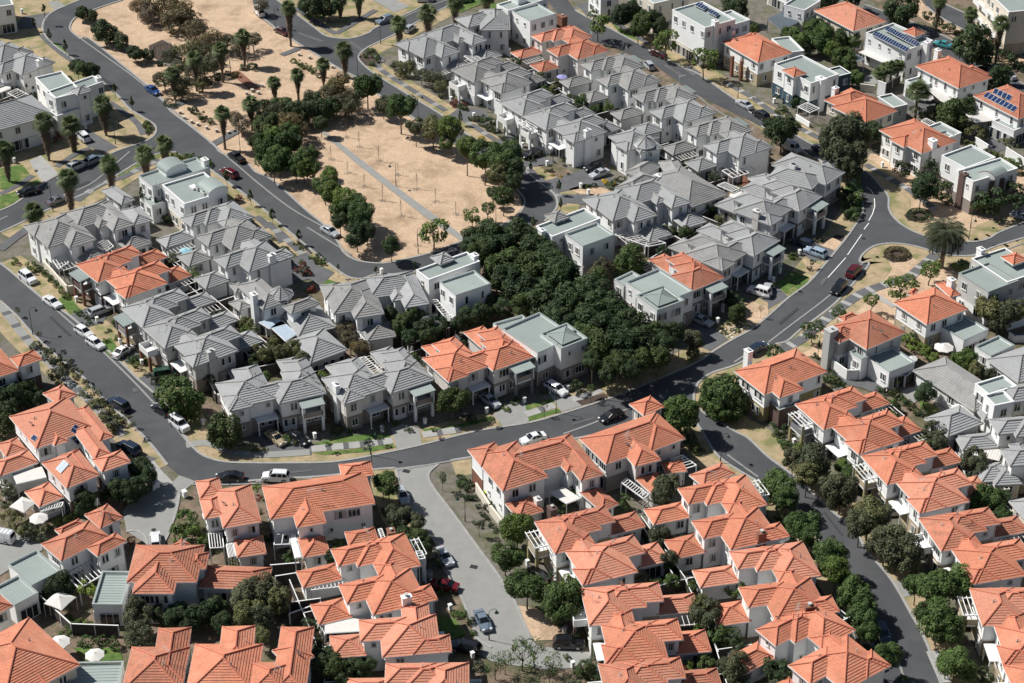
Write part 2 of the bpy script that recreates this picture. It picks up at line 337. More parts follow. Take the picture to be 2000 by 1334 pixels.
        for w in hw[:2]:
            a, b = (w.L * rnd.uniform(.35, .6), w.D * rnd.uniform(.25, .42)) if w.L > w.D else (w.L * rnd.uniform(.25, .42), w.D * rnd.uniform(.35, .6))
            z = w.z + min(a, b, w.L-a, w.D-b) * w.tan; p = w.q(a, b, z); v = MB()
            v.bar(p, p + Vector((0, 0, .42)), .055, 0, 6); v.bar(p + Vector((0, 0, .4)), p + Vector((.18, .06, .44)), .055, 0, 6); v.bar(p + Vector((0, 0, -.05)), p + Vector((0, 0, .08)), .14, 0, 6)
            v.build('roof_vent', M['lgrey' if rnd.random() < .5 else 'dgrey'], root)
def chimney(px, h=1.2, m='white', sz=.45, top=None):
    """px: picture position of the cap; top: its height"""
    def f(s):
        (p, e, _), = toks(px, top); w = s.w[0]; mb = MB(); q = Vector((p.x, p.y))
        mb.box(q, w.ex, w.ey, sz*1.25, sz, 0, top - .12, 0); mb.box(q, w.ex, w.ey, sz*1.25 + .07, sz + .07, top - .12, top, 0)
        c = mb.build('chimney', M[m], s.root); k = MB(); k.bar((q.x, q.y, top), (q.x, q.y, top + .28), .16, 0, 8); k.bar((q.x, q.y, top + .28), (q.x, q.y, top + .34), .24, 0, 8)
        k.build('cowl', M['lgrey'], c, org=s.root.location)
    return f
# windows: shared meshes
def win_mesh(wd, ht, cur, sill=True):
    f = MB(); g = MB(); t = .07; d = .05
    f.prism([(-wd/2, -d), (wd/2, -d), (wd/2, .02), (-wd/2, .02)], 0, t); f.prism([(-wd/2, -d), (wd/2, -d), (wd/2, .02), (-wd/2, .02)], ht - t, ht)
    xs = [-wd/2, wd/2 - t] + ([-t/2 + wd*k for k in ((0,) if wd < 1.5 else (-.17, .17))] if wd > .8 else [])
    for x in xs: f.prism([(x, -d+.004), (x+t, -d+.004), (x+t, .02), (x, .02)], t, ht - t)
    if sill: f.prism([(-wd/2-.08, -.13), (wd/2+.08, -.13), (wd/2+.08, .02), (-wd/2-.08, .02)], -.07, -.003)
    g.quad((-wd/2+.03, -.015, .03), (wd/2-.03, -.015, .03), (wd/2-.03, -.015, ht-.03), (-wd/2+.03, -.015, ht-.03), 0)
    for c0, c1 in cur: g.quad((-wd/2 + wd*c0, -.022, t), (-wd/2 + wd*c1, -.022, t), (-wd/2 + wd*c1, -.022, ht-t), (-wd/2 + wd*c0, -.022, ht-t), 1)
    return f.mesh('window_frame', [M['frame']]), g.mesh('pane', [M['glass'], M['curtain']])
WM = {}
for nm, wd, ht in (('s', .62, .75), ('m', 1.05, 1.3), ('t', .6, 1.45), ('l', 1.75, 1.35), ('d', 2.6, 2.05)):
    WM[nm] = [win_mesh(wd, ht, c, nm != 'd') + (wd, ht) for c in ([(.08, .3), (.72, .92)], [(.36, .62)], [(.05, .45)], [])]
def put_window(root, p, n, nm):
    fm, gm, wd, ht = rnd.choice(WM[nm]); ang = math.atan2(n.y, n.x) + math.pi / 2
    q = Vector((p.x, p.y, p.z)) - root.location
    f = inst('window', fm, root, q, ang); inst('pane', gm, f)
def windows():
    for h in HOUSES:
        for w in h.w:
            if w.kind == 'a' or not w.win or w.z - w.base < 2: continue
            ins = (.42 if w.kind in 'hg' else 0)
            C = [(ins, ins), (w.L - ins, ins), (w.L - ins, w.D - ins), (ins, w.D - ins)]
            for k in range(4):
                a, b = C[k], C[(k+1) % 4]; A = w.q(*a, 0); B = w.q(*b, 0); d = (B - A); ln = d.length
                if ln < 1.6: continue
                d.normalize(); n = Vector((d.y, -d.x, 0)); cen = w.q(w.L/2, w.D/2, 0)
                if (A - cen).dot(n) < 0: n = -n
                fl = [w.z - 1.95] if w.z > 4.5 else ([w.z - 2.35])
                if w.z > 4.5: fl.append(.35 if rnd.random() < .3 else .9)
                for z in fl:
                    if w.z <= 4.5: nm = 'd' if ln > 3.4 and rnd.random() < .65 else 'm'; z = .12 if nm == 'd' else w.z - 1.85
                    elif z == .35: nm = 'd'; z = .15
                    else: nm = rnd.choice('mmmtls')
                    if z < w.base: continue
                    nn = max(1, round(ln / rnd.uniform(2.3, 3.4)))
                    for i in range(nn):
                        t = (i + .5) / nn + rnd.uniform(-.06, .06); wdt = WM[nm][0][2]
                        if wdt > ln * .8 or wdt / 2 > ln / nn / 2: continue
                        P = A + d * (ln * t) + n * .045
                        hit = False
                        for sgn in (-1, 0, 1):
                            Q = P + n * .25 + d * sgn * (wdt / 2 + .15)
                            for o in WINGS:
                                if o is w or o.kind == 'a': continue
                                if (o.z > z + .2) and o.inside(Q, -.05): hit = True; break
                            if hit: break
                        if hit: continue
                        put_window(h.root, Vector((P.x, P.y, z + (.55 if nm == 's' else 0))), n, nm)
# ------------------------------------------------------------------ terrace rows
def fbox(s, name, fr, u0, u1, v0, v1, z0, z1, m):
    mb = MB(); mb.prism([fr.p(u0, v0).xy, fr.p(u1, v0).xy, fr.p(u1, v1).xy, fr.p(u0, v1).xy], z0, z1); return mb.build(name, M[m], s.root)
def pergola_mb(mb, fr, u0, u1, v0, v1, z, step=.62, along='u'):
    for v in (v0, v1): mb.bar(fr.p(u0, v, z-.09), fr.p(u1, v, z-.09), .055)
    if along == 'u':
        n = int((u1 - u0) / step)
        for i in range(n + 1): u = u0 + (u1 - u0) * i / n; mb.bar(fr.p(u, v0 - .25, z), fr.p(u, v1 + .25, z), .035)
    for u in (u0, u1): mb.bar(fr.p(u, v1, 0), fr.p(u, v1, z-.1), .06)
def front_balcony(fr, style, pm='white'):
    def f(s):
        fbox(s, 'balcony_floor', fr, -1.5, .4, 1.1, 4.1, 2.62, 2.86, 'trim' if style != 'brown' else 'lgrey')
        mb = MB()
        for a in ((-1.5, -1.38, 1.1, 4.1), (-1.38, .4, 1.1, 1.22), (-1.38, .4, 3.98, 4.1)):
            mb.prism([fr.p(a[0], a[2]).xy, fr.p(a[1], a[2]).xy, fr.p(a[1], a[3]).xy, fr.p(a[0], a[3]).xy], 2.86, 3.75)
        mb.build('balcony_wall', M['trim' if style == 'plain' else s.low if s.low != 'white' else 'trim'], s.root)
        for v in (1.16, 4.04):
            mb = MB(); mb.box(fr.p(-1.3, v).xy, fr.u, fr.v, .2, .2, 0, 2.62 if style == 'plain' else 4.5); mb.build('pillar', M[pm], s.root)
        if style == 'canopy':
            mb = MB(); P = [fr.p(-1.9, .8, 5.0), fr.p(.3, .8, 5.2), fr.p(.3, 4.4, 5.2), fr.p(-1.9, 4.4, 5.0)]
            dn = Vector((0, 0, -.12)); mb.poly(P); mb.poly([p + dn for p in P][::-1])
            for i in range(4): mb.quad(P[i] + dn, P[(i+1) % 4] + dn, P[(i+1) % 4], P[i])
            for k in range(8):
                v = .8 + 3.6 * (k + .5) / 8; mb.bar(fr.p(-1.9, v, 5.02), fr.p(.3, v, 5.22), .03)
            mb.build('balcony_roof', M['metal'], s.root)
            mb = MB()
            for v in (1.0, 4.2): mb.bar(fr.p(-1.6, v, 2.8), fr.p(-1.6, v, 5.0), .09)
            mb.build('post', M['trim'], s.root)
        elif style == 'pergola':
            mb = MB()
            for v in (.9, 4.3): mb.bar(fr.p(-1.7, v, 4.7), fr.p(.2, v, 4.7), .07)
            for u in (-1.7, -1.1, -.5, .1): mb.bar(fr.p(u, .7, 4.85), fr.p(u, 4.5, 4.85), .05)
            for v in (.95, 4.25): mb.bar(fr.p(-1.6, v, 2.8), fr.p(-1.6, v, 4.7), .07)
            mb.build('pergola_frame', M['trim'], s.root)
    return f
def door_feat(fr, u, v0, v1, h=2.2, m='trim'):
    def f(s):
        mb = MB(); n = 5
        for k in range(n):
            z0 = .05 + (h - .05) * k / n; z1 = .05 + (h - .05) * (k + 1) / n - .03
            mb.prism([fr.p(u - .07, v0).xy, fr.p(u, v0).xy, fr.p(u, v1).xy, fr.p(u - .07, v1).xy], z0, z1)
        mb.build('garage_door', M[m], s.root)
    return f
def row(seq, roof, A, B, mirror, where, group, up='white', low=None, style=('plain',), pm='white', desc=None, lowvar=None, yard=True, chim=None):
    """A, B: ('tile x,y', (u, v)); seq letters: 1, 2 (plain), q (2 with forward gable)"""
    fr = frame2(pts(A[0], A[2] if len(A) > 2 else 5.5)[0], A[1], pts(B[0], B[2] if len(B) > 2 else 5.5)[0], B[1], mirror)
    out = []
    for i, k in enumerate(seq):
        f = Fr(fr.o + fr.v * 7.3 * i, fr.u, fr.v); rc = {'o': 'orange-tiled', 'g': 'grey-tiled'}[roof if isinstance(roof, str) and len(roof) == 1 else roof[i]]
        rr = roof if len(roof) == 1 else roof[i]
        lab = ('%s %s townhouse %s' % (ORD[i], rc, where)) if len(seq) > 1 else '%s townhouse %s' % (rc, where)
        h = House(lab, rr, up, (lowvar[i] if lowvar else low), name='townhouse', cat='townhouse', group=group)
        st = style[i % len(style)]
        if k == '1':
            h.add(Wing(f, 0, 5.8, 0, 7.3, 5.5), Wing(f, 2.5, 7.9, .05, 4.7, 5.5), Wing(f, 4, 10.25, .03, 3.77, 5.5), Wing(f, 9.5, 15.1, -.25, 3.35, 2.85))
            if st != 'none': h.feat(front_balcony(f, st, pm))
            h.feat(door_feat(f, .44, 4.7, 6.8))
        else:
            h.add(Wing(f, 1.5, 8.75, .04, 7.3, 5.5), Wing(f, 2.3, 5.8, -2.3, 4.5, 5.47), Wing(f, 5, 11.3, .06, 4.06, 5.5), Wing(f, 10.6, 15.1, -.35, 3.8, 2.85))
            if k == 'q': h.add(Wing(f, .1, 5, 4.1, 7.28, 5.5))
            else: h.add(Wing(f, .9, 5, 3.8, 7.28, 5.48))
            h.feat(door_feat(f, 2.74, .6, 2.9))
            def canopy(s, f=f):
                fbox(s, 'door_canopy', f, .5, 2.4, .1, 3.4, 2.5, 2.64, 'trim')
                
                for v_ in (.3, 3.2): mb = MB(); mb.bar(f.p(.65, v_, 0), f.p(.65, v_, 2.5), .09); mb.build('canopy_post', M['trim'], s.root)
            h.feat(canopy)
        if yard and rnd.random() < .6: YARDS.append((f, k))
        elif yard:
            def pg(s, f=f, k=k):
                mb = MB(); pergola_mb(mb, f, 10.8 if k == '1' else 11.5, 14.8, 3.5 if k == '1' else 4.0, 5.3, 2.55); mb.build('pergola', M['warmw'], s.root)
            h.feat(pg)
            YARDS.append((f, k))
        out.append(h)
    if yard: FENCES.append((fr, len(seq), where))
    if chim: out[-1].feat(lambda s, fr=Fr(fr.o + fr.v*7.3*(len(seq)-1), fr.u, fr.v): side_chimney(s, fr, chim))
    return out
def side_chimney(s, f, m):
    mb = MB(); mb.prism([f.p(3.6, 6.7).xy, f.p(4.8, 6.7).xy, f.p(4.8, 7.35).xy, f.p(3.6, 7.35).xy], 0, 7.0); mb.prism([f.p(3.5, 6.6).xy, f.p(4.9, 6.6).xy, f.p(4.9, 7.45).xy, f.p(3.5, 7.45).xy], 7.0, 7.15)
    c = mb.build('chimney', M[m], s.root); mb = MB(); p = f.p(4.2, 7.0, 7.15); mb.bar(p, p + Vector((0, 0, .3)), .2, 0, 8); mb.bar(p + Vector((0, 0, .3)), p + Vector((0, 0, .36)), .28, 0, 8); mb.build('cowl', M['lgrey'], c, org=s.root.location)
YARDS = []; FENCES = []
def vhouse(label, roof, A, B, **k):
    fr = frame2(pts(A[0], 5.5)[0], A[1], pts(B[0], 5.5)[0], B[1], False)
    a = House('left half of ' + label, roof, name='townhouse', cat='townhouse', **k); b = House('right half of ' + label, roof, name='townhouse', cat='townhouse', **k)
    a.add(Wing(fr, 0, 7.8, -8.9, 0, 5.5), Wing(fr, 2.9, 7.7, -6, 2.2, 5.5), Wing(fr, -.3, 3, -9.2, -4.9, 5.45), Wing(fr, 4.2, 8.8, .8, 5.2, 2.85))
    b.add(Wing(fr, 6.5, 15.3, -9.4, -3, 5.48), Wing(fr, 9.9, 12.2, -8, -1.2, 5.46), Wing(fr, 11.3, 15.3, -8.6, 1.4, 5.5), Wing(fr, 12, 16.6, .6, 4.6, 2.85))
    for h, u in ((a, 4.3), (b, 10.2)):
        def pg(s, u=u):
            mb = MB(); pergola_mb(mb, fr, u - 3.6, u - .1, 1.2, 3.6, 2.6); mb.build('pergola', M['warmw'], s.root)
        h.feat(pg)
    return a, b
def small_lift(*a): pass
def on_roof(px, h, lift=.2, plane=False):
    f = FR['00']; out = []
    for t in px.split():
        if ',' not in t: f = FR[t]; continue
        x, y = [float(q) for q in t.split(',')]; x = f[0] + x/f[2]; y = f[1] + y/f[2]; z = 11.0
        while z > 0:
            p = W(x, y, z); hz = 0
            for w in h.w:
                if w.kind == 'a' or not w.inside(p): continue
                d = p.xy - w.o; a, b = d.dot(w.ex), d.dot(w.ey)
                if plane: hz = h.w[0].z + (p.xy - h.w[0].o).dot(h.w[0].ey) * h.w[0].tan; break
                hz = max(hz, w.z + (min(a, b, w.L - a, w.D - b) * w.tan if w.kind == 'h' else .3))
            if hz >= z: break
            z -= .03
        out.append(p + Vector((0, 0, lift)))
    return out
def solar(px, nx, ny, m='solar', flat=None, plane=False):
    """px: four picture corners of the array (a b along the eave, then up)"""
    def f(s):
        P = on_roof(px, s, plane=plane) if flat is None else pts(px, flat); a, b, c, d = P
        n = (b - a).cross(d - a).normalized(); n = n if n.z > 0 else -n
        if flat is None: c = a + (b - a) + (d - a)
        for i in range(nx):
            for j in range(ny):
                mb = MB(); g = .03
                q = lambda u, v: a.lerp(b, u).lerp(d.lerp(c, u), v)
                C = [q((i + u)/nx, (j + v)/ny) for u, v in ((g, g), (1-g, g), (1-g, 1-g), (g, 1-g))]
                cen = sum(C, Vector())/4; I = [cen + (p - cen)*.93 + n*.006 for p in C]
                mb.poly(C, 1); mb.poly(I, 0); dn = n * -.05
                for k in range(4): mb.quad(C[k] + dn, C[(k+1) % 4] + dn, C[(k+1) % 4], C[k], 1)
                mb.build('solar_panel', [M[m], M['frame']], s.root)
    return f
def hs(key): return [h for h in HOUSES if key in h.label][0]
# ------------------------------------------------------------------ the houses, row by row
G1 = 'orange-roofed terrace houses'; G2 = 'grey-roofed terrace houses'
K = (1.5, 14.5); A0 = (0, 0)
# beside the concrete lane, bottom middle
row('12', 'o', ('33 135,395', A0), ('33 436,755', K), False, 'of the upper pair right of the concrete lane', G1, 'white', 'tan', ('pergola',), 'olive')
row('12', 'o', ('33 403,785', A0), ('33 575,1215', K), False, 'of the middle pair right of the concrete lane', G1, 'white', 'tan', ('plain',), 'brown')
row('12', 'o', ('33 512,1243', A0), ('33 690,1690', K), False, 'of the pair cut by the bottom edge right of the black car', G1, 'white', 'tan')
QA, QB, QE, QF = (10.2, 3.8), (10.57, 11.4), (8.06, 14.6), (.1, 14.6)
row('1q', 'o', ('33 1035,290', QA), ('33 1152,489', QB), True, 'of the upper pair backing on the pergola yards', G1, 'white', 'white', ('pergola',), chim='brick')
row('1q', 'o', ('33 1325,672', QA), ('33 1415,890', QB), True, 'of the second pair backing on the pergola yards', G1, 'white', 'white', ('none',), chim='brick')
row('12', 'o', ('34 40,1112', QA), ('34 155,1225', (10.5, 7.33)), True, 'of the bottom pair backing on the pergola yards', G1, 'white', 'white', ('pergola',))
row('1q', 'o', ('32 487,655', QA), ('32 565,865', QB), True, 'of the upper pair left of the lane cars', G1, 'white', 'white', ('pergola',), chim='white')
row('q', 'o', ('32 645,1090', (10.57, 4.1)), ('32 775,1187', (8.06, 7.39)), True, 'left of the black wagon at the lane end', G1, 'white', 'white', ('none',))
row('1', 'o', ('32 795,1222', (10.2, 0)), ('32 1215,1222', (0, .2)), True, 'half cut by the bottom edge left of the lane end', G1, 'white', 'white')
# right of the tree-lined road
row('12', 'o', ('24 160,1035', A0), ('24 548,1320', K), False, 'of the top pair right of the tree-lined road', G1, 'white', 'dgrey', ('pergola',), 'olive')
row('12', 'o', ('34 550,10', A0), ('34 903,332', K), False, 'of the second pair right of the tree-lined road', G1, 'white', 'tan', ('pergola',), 'olive')
row('12', 'o', ('34 885,375', A0), ('34 1210,750', K), False, 'of the third pair right of the tree-lined road', G1, 'white', 'tan', ('plain',), 'olive')
row('12', 'o', ('34 1185,790', A0), ('34 1400,1219', K), False, 'of the fourth pair right of the tree-lined road', G1, 'white', 'tan', ('pergola',), 'olive')
row('1', 'o', ('34 1380,1245', A0), ('34 1480,1460', (0, 7.3)), False, 'cut by the bottom right corner of the photo', G1, 'white', 'tan')
# the grey-roofed centre right
row('12112', 'ggggg', ('c1 60,255', A0), ('c1 1425,1070', (1.5, 36.4)), False, 'from the top in the white row facing the park', G2, 'white', 'white', ('plain', 'plain', 'plain', 'pergola', 'plain'), 'white', chim='white') if False else None
row('12', 'g', ('c1 60,255', A0), ('c1 610,515', (.9, 14.55)), False, 'of the upper white pair facing the park', G2, 'white', 'white', ('plain',), 'white')
row('112', 'g', ('c1 560,595', A0), ('c1 1425,1070', (.9, 21.85)), False, 'of the white trio above the turret house', G2, 'white', 'white', ('plain', 'pergola', 'plain'), 'white', chim='white')
row('12', 'o', ('13 165,245', QA), ('13 410,350', QE), True, 'of the orange pair among grey roofs at the top', G1, 'warmw', 'warmw', ('none',))
row('12', 'g', ('13 455,412', QA), ('13 705,527', QE), True, 'of the upper pair facing the top right road', G2, 'white', 'white', ('canopy',), 'white')
row('12', 'g', ('13 765,598', QA), ('13 1025,716', QE), True, 'of the middle pair facing the top right road', G2, 'white', 'white', ('canopy',), 'white')
row('12', 'g', ('13 1078,798', QA), ('13 1350,920', QE), True, 'of the lower pair facing the top right road', G2, 'white', 'white', ('canopy',), 'white')
row('12', 'g', ('c2 1785,385', A0), ('c2 1355,630', (.9, 14.55)), True, 'of the upper pair above the curved road', G2, 'white', 'taupe', ('canopy',), 'white', chim='warmw')
row('12', 'g', ('c2 1435,745', A0), ('c2 963,997', (.9, 14.55)), True, 'of the middle pair above the curved road', G2, 'white', 'dgrey', ('canopy',), 'white')
row('1', 'o', ('c2 965,1057', A0), ('c2 720,1160', (0, 7.3)), True, 'squeezed between grey roof and green metal roof', G1, 'white', 'taupe', ('canopy',), 'white')
# the centre left
row('12', 'g', ('c4 185,455', QA), ('c4 425,670', QB), True, 'of the pair beside the park-side cypress trees', G2, 'white', 'white', ('none',))
row('q', 'g', ('c4 880,935', (8.06, 7.39)), ('c4 1290,790', (.1, 7.4)), True, 'with tall chimney above the octagonal turret', G2, 'white', 'white', ('none',), chim='white')
row('12', 'o', ('c3 600,985', A0), ('21 735,418', (.9, 14.55)), False, 'of the orange pair facing the parked white cars', G1, 'white', 'brown', ('canopy',), 'brick')
row('112', 'g', ('c5 175,325', A0), ('c5 1015,1010', (.9, 21.85)), False, 'of the grey trio facing the parked white cars', G2, 'lgrey', 'taupe', ('canopy', 'plain', 'plain'), 'brick', chim='lgrey')
row('12', 'g', ('22 402,970', A0), ('21 1358,1073', (.9, 14.55)), True, 'of the corner pair above the gold sedan', G2, 'white', 'taupe', ('canopy',), 'white')
row('12', 'g', ('22 1050,888', A0), ('22 515,1035', (.9, 14.55)), True, 'of the pair above the striped footpath', G2, 'warmw', 'taupe', ('canopy',), 'white', chim='white')
row('12', 'o', ('23 120,757', A0), ('22 1136,905', (.9, 14.55)), True, 'of the orange pair left of the green pyramid roof', G1, 'warmw', 'taupe', ('canopy',), 'dgrey')
row('22', 'g', ('11 145,432', (8.06, 14.6)), ('11 343,358', QF), True, 'of the pair at the left edge above the flat white house', G2, 'white', 'white', ('none',), chim='white')
row('12', 'g', ('c7 1285,1070', QA), ('c7 1355,1220', (10.5, 7.33)), True, 'of the pair with ochre walls at the right edge', G2, 'white', 'olive', ('none',))
row('2', 'g', ('c7 1325,600', (10.57, 0)), ('c7 1450,748', (10.57, 4.1)), True, 'with ochre base at the right edge beside the flat roof', G2, 'white', 'olive', ('none',), yard=False)
vhouse('the white grey-roofed block at the top centre', 'g', ('c9 370,630', (0, 0)), ('c9 1105,450', (15.3, 2.4)), group=G2)
vhouse('the white grey-roofed block at the left bend', 'g', ('c3 310,795', (0, 0)), ('c3 1225,550', (15.2, 1.4)), group=G2)
vhouse('the white grey-roofed block below the park loop', 'g', ('c6 620,410', (0, 0)), ('c6 1650,250', (15.5, 0)), group=G2)
vhouse('the white grey-roofed block above the square flat roof', 'g', ('c2 70,590', (0, 0)), ('c2 665,415', (15.2, 0)), group=G2)
H = House
H('small white wing with grey hipped roof at the top end of the top centre block', 'g').px('c9 245,522 130,443 300,500')
H('stepped rear wings of the top centre block with grey hipped roof', 'g').px('c9 990,330 980,110 1310,280').px('c9 860,300 715,205 1000,100', 5.4)
H('low grey-roofed end of the white block at the left bend', 'g').px('c3 182,665 65,560 300,620', 5.45).px('c3 1225,560 1080,400 1380,450', 5.42).px('c3 1100,330 880,180 1275,300', 5.3)
# orange corner house group, bottom left of centre
h = H('wide orange-roofed house with brick end tower at the lane mouth', 'o', 'white', 'white').px('k1 195,415 133,338 302,350', 5.6, low='brick').px('k1 300,537 151,361 522,470').px('k1 717,376 625,262 300,480', 5.48).px('k1 608,447 480,300 660,432', 5.46).px('k1 675,488 515,290 782,455', 5.52).px('k1 375,672 315,600 500,638', 2.85).px('k1 775,635 672,545 857,600', 2.85).feat(chimney('k1 468,570', top=4.0, m='warmw', sz=.4)).feat(chimney('k1 537,612', top=4.0, m='brown', sz=.5))
h = H('orange-roofed house above the black car by the junction', 'o', 'warmw', 'taupe').px('00 1183.5,907 1131.8,857 1338.5,857').px('00 1240,912 1190,850 1287,894').px('00 1338,857 1285,812 1205,825').px('23 770,1100 688,1035 905,1060')
h.px('33 820,232 722,140 940,190', 2.85).px('33 905,112 875,50 1020,85', 2.85)
H('small hipped orange roof at the back of the upper pergola yard', 'o').px('33 1120,185 1040,118 1300,105', 5.4)
h = H('long orange-roofed house below the white van at the kerb', 'o', 'white', 'white').px('32 85,378 38,185 708,318').px('32 240,426 190,250 413,402').px('32 505,140 487,58 698,150', 5.6).px('32 278,602 245,490 437,585', 2.85).px('32 545,532 520,455 718,500', 2.85).feat(chimney('32 790,440', m='brick', sz=.5, top=4.2))
h = H('orange-roofed house with end tower beside the cul-de-sac bushes', 'o', 'white', 'dgrey').px('31 1172,255 1147,155 1310,240').px('31 1200,375 1170,260 1320,370', 5.45).px('31 1308,430 1250,210 1534,402').px('31 1390,602 1370,500 1560,578', 2.85)
h = H('big orange-roofed house with stepped hips below the cul-de-sac', 'o', 'white', 'white').px('31 1152,745 742,745 790,528').px('31 1018,812 775,812 850,600', 5.45).px('31 1205,668 1090,668 1230,572', 5.4).px('31 1060,560 1010,530 1090,510', 5.4).px('31 1165,777 1560,792 1240,648', 3.2)
h = H('orange-roofed house with flat green garages at the cul-de-sac', 'o', 'white', 'white').px('z5 725,705 490,505 1300,420').px('z5 1155,650 1500,470 1395,355').px('z5 1190,320 1460,190 1275,30', 5.4).px('z5 720,400 1000,270 970,190', 5.35)
h.px('z5 380,1015 95,765 735,850', 3.3, 'm').px('z5 175,1250 -60,1040 470,1115', 3.2, 'm').px('z5 1095,1242 1450,1246 1225,850', 3.3, 'm')
h = H('orange-roofed house filling the bottom left corner', 'o', 'cream', 'cream').px('31 470,1228 170,952 -60,1400').px('31 85,1345 122,1200 300,1210', 5.55).px('31 400,1360 700,1352 725,1218', 3.3, 'm')
H('tip of an orange roof at the left edge above the bottom left corner', 'o').px('31 -60,955 75,882 0,815')
h = H('first orange-roofed house from the left along the bottom edge', 'o').px('31 1060,1380 712,1380 762,1125').px('31 1075,1330 1120,1010 930,1020')
h = H('second orange-roofed house from the left along the bottom edge', 'o').px('32 -5,1400 31 1085,1400 1137,1108').px('31 1475,1220 1495,1000 1300,1030', 5.6)
h = H('third orange-roofed house from the left along the bottom edge', 'o').px('32 290,1390 340,1008 140,1065').px('32 200,1420 -70,1420 0,1215', 5.6).px('32 200,1250 340,1180 90,1150', 5.45)
# left edge
h = H('orange-roofed house cut by the left edge with brown wing', 'o', 'white', 'brown').px('c8 110,357 60,300 250,308').px('c8 112,375 -200,480 10,95', 5.55)
h = H('orange-roofed house with blue solar panels beside the left road', 'o', 'white', 'brown').px('c8 345,575 255,513 475,532', 5.6).px('c8 215,840 57,650 600,760').px('c8 323,823 215,690 411,800', 5.47).px('c8 592,797 440,610 668,765', 5.53).px('c8 35,888 -20,815 158,850', 2.9)
h = H('orange-roofed house with one pale skylight panel beside the left road', 'o', 'white', 'brown').px('c8 395,1075 250,925 600,1003').px('c8 605,978 548,905 770,912', 5.55).px('c8 480,1030 360,880 590,1000', 5.48).px('c8 560,905 430,730 640,850', 5.52).px('c8 235,1187 148,1097 378,1130', 2.9).px('c8 0,1005 -60,930 220,915', 3.2)
# top left
h = H('flat-roofed white house with small grey pyramid tower', 'g', cat='house').px('11 325,585 207,462 470,535', 6.4, 'f').px('11 325,585 605,487 545,452', 6.38, 'f').px('11 455,558 412,527 532,527', 6.9).px('11 335,690 470,645 320,655', 3.2, 'f').feat(chimney('11 573,450', top=7.4))
h = H('white house with long grey roof at the left edge above the lawn', 'g').px('11 315,672 180,555 -300,860').px('11 60,640 20,600 180,560', 5.3).feat(door_feat(Fr(px_wing('11 315,672 -300,860 180,555', 5.5).o, px_wing('11 315,672 -300,860 180,555', 5.5).ey * -1, px_wing('11 315,672 -300,860 180,555', 5.5).ex), -.44, 3.2, 5.6))
H('flat grey-roofed house cut by the top left corner', 'g').px('11 80,35 -90,60 0,-60', 6.0, 'f')
def vault(px1, z0, r, ln_px, m='metal'):
    pass
h = H('flat-roofed white apartment block with two barrel vaults and rooftop plant', 'g', 'white', 'cream', cat='apartment block', name='apartment_block').px('11 893,1100 812,1037 1245,1000', 6.3, 'm').px('11 1080,1205 950,1092 1327,1128', 6.3, 'f').feat(chimney('11 1198,930', top=7.8, sz=.5)).px('11 890,1215 815,1150 960,1180', 3.4, 'm')
def apt(s):
    w = s.w[0]
    for name, pxx, wd, ln, ht in (('vault_roof', '11 1005,972', 2.1, 3.4, 1.15), ('vault_roof', '11 1245,1095', 1.9, 3.8, 1.1)):
        c = pts(pxx, 7.2)[0]; b = MB(); g = MB(); q = Vector((c.x, c.y)); n = 14
        P = [(wd * math.cos(math.pi * k / n), .9 * ht * math.sin(math.pi * k / n)) for k in range(n + 1)]
        for sgn in (-1, 1):
            ctr = q + w.ex * sgn * ln / 2
            g.poly([(*(ctr + w.ey * a), 7.0 + z) for a, z in P])
        g.box(q, w.ex, w.ey, ln / 2, wd, 6.3, 7.0)
        for k in range(n):
            (a0, z0), (a1, z1) = P[k], P[k+1]; e = .15
            A = q + w.ey * a0 * 1.05; B = q + w.ey * a1 * 1.05; o = w.ex * (ln / 2 + e)
            b.quad((*(A - o), 7.06 + z0*1.05), (*(B - o), 7.06 + z1*1.05), (*(B + o), 7.06 + z1*1.05), (*(A + o), 7.06 + z0*1.05))
            b.bar((*(A - o), 7.08 + z0*1.05), (*(A + o), 7.08 + z0*1.05), .025)
        g.build('vault_wall', M['white'], s.root); b.build(name, M['metal'], s.root)
    for pxx in ('11 1160,1100', '11 1180,1085', '11 1197,1132', '11 1215,1122', '11 1215,1090'):
        p = pts(pxx, 6.8)[0]; b = MB(); b.box(p.xy, w.ex, w.ey, .42, .38, 6.45, 7.15); b.bar((p.x, p.y, 7.15), (p.x, p.y, 7.2), .3, 1, 10); b.build('air_conditioner', [M['lgrey'], M['black']], s.root)
    p = pts('11 1133,1095', 6.6)[0]; b = MB(); b.box(p.xy, w.ex, w.ey, .7, .5, 6.4, 6.75); b.build('roof_hatch', M['trim'], s.root)
    b = MB(); p = pts('11 925,1085', 6.6)[0]
    for dx in (-.25, .25): b.bar((p.x + dx, p.y, 2.5), (p.x + dx, p.y, 7.4), .03)
    for k in range(14): b.bar((p.x - .25, p.y, 2.8 + k*.33), (p.x + .25, p.y, 2.8 + k*.33), .02)
    b.build('ladder', M['trim'], s.root)
h.feat(apt)
# flat white houses with metal roofs
H('square flat-roofed white house beside the top palm trees', 'g').px('c9 1530,245 1330,130 1815,165', 6.3, 'm').px('c9 1290,132 1165,65 1750,15', 6.35, 'f').feat(chimney('c9 1880,170', m='brick', sz=.7, top=5.0)).px('c9 1400,20 1290,-30 1500,-10', 7.2, 'f')
H('square flat-roofed white house below the park loop with corner pyramid', 'g').px('22 1170,405 1075,325 1365,330', 6.3, 'm').px('22 1012,315 937,258 1325,217', 6.35, 'f').px('22 1080,215 1022,172 1162,185', 7.0).feat(chimney('22 1280,155', top=7.3))
H('square flat-roofed white house above the dark trees with corner pyramid', 'g').px('23 415,117 310,45 598,47', 6.3, 'm').px('23 235,62 140,0 13 520,1290', 6.35, 'f').px('13 250,1303 193,1262 330,1270', 7.0).feat(chimney('23 175,10', top=7.4))
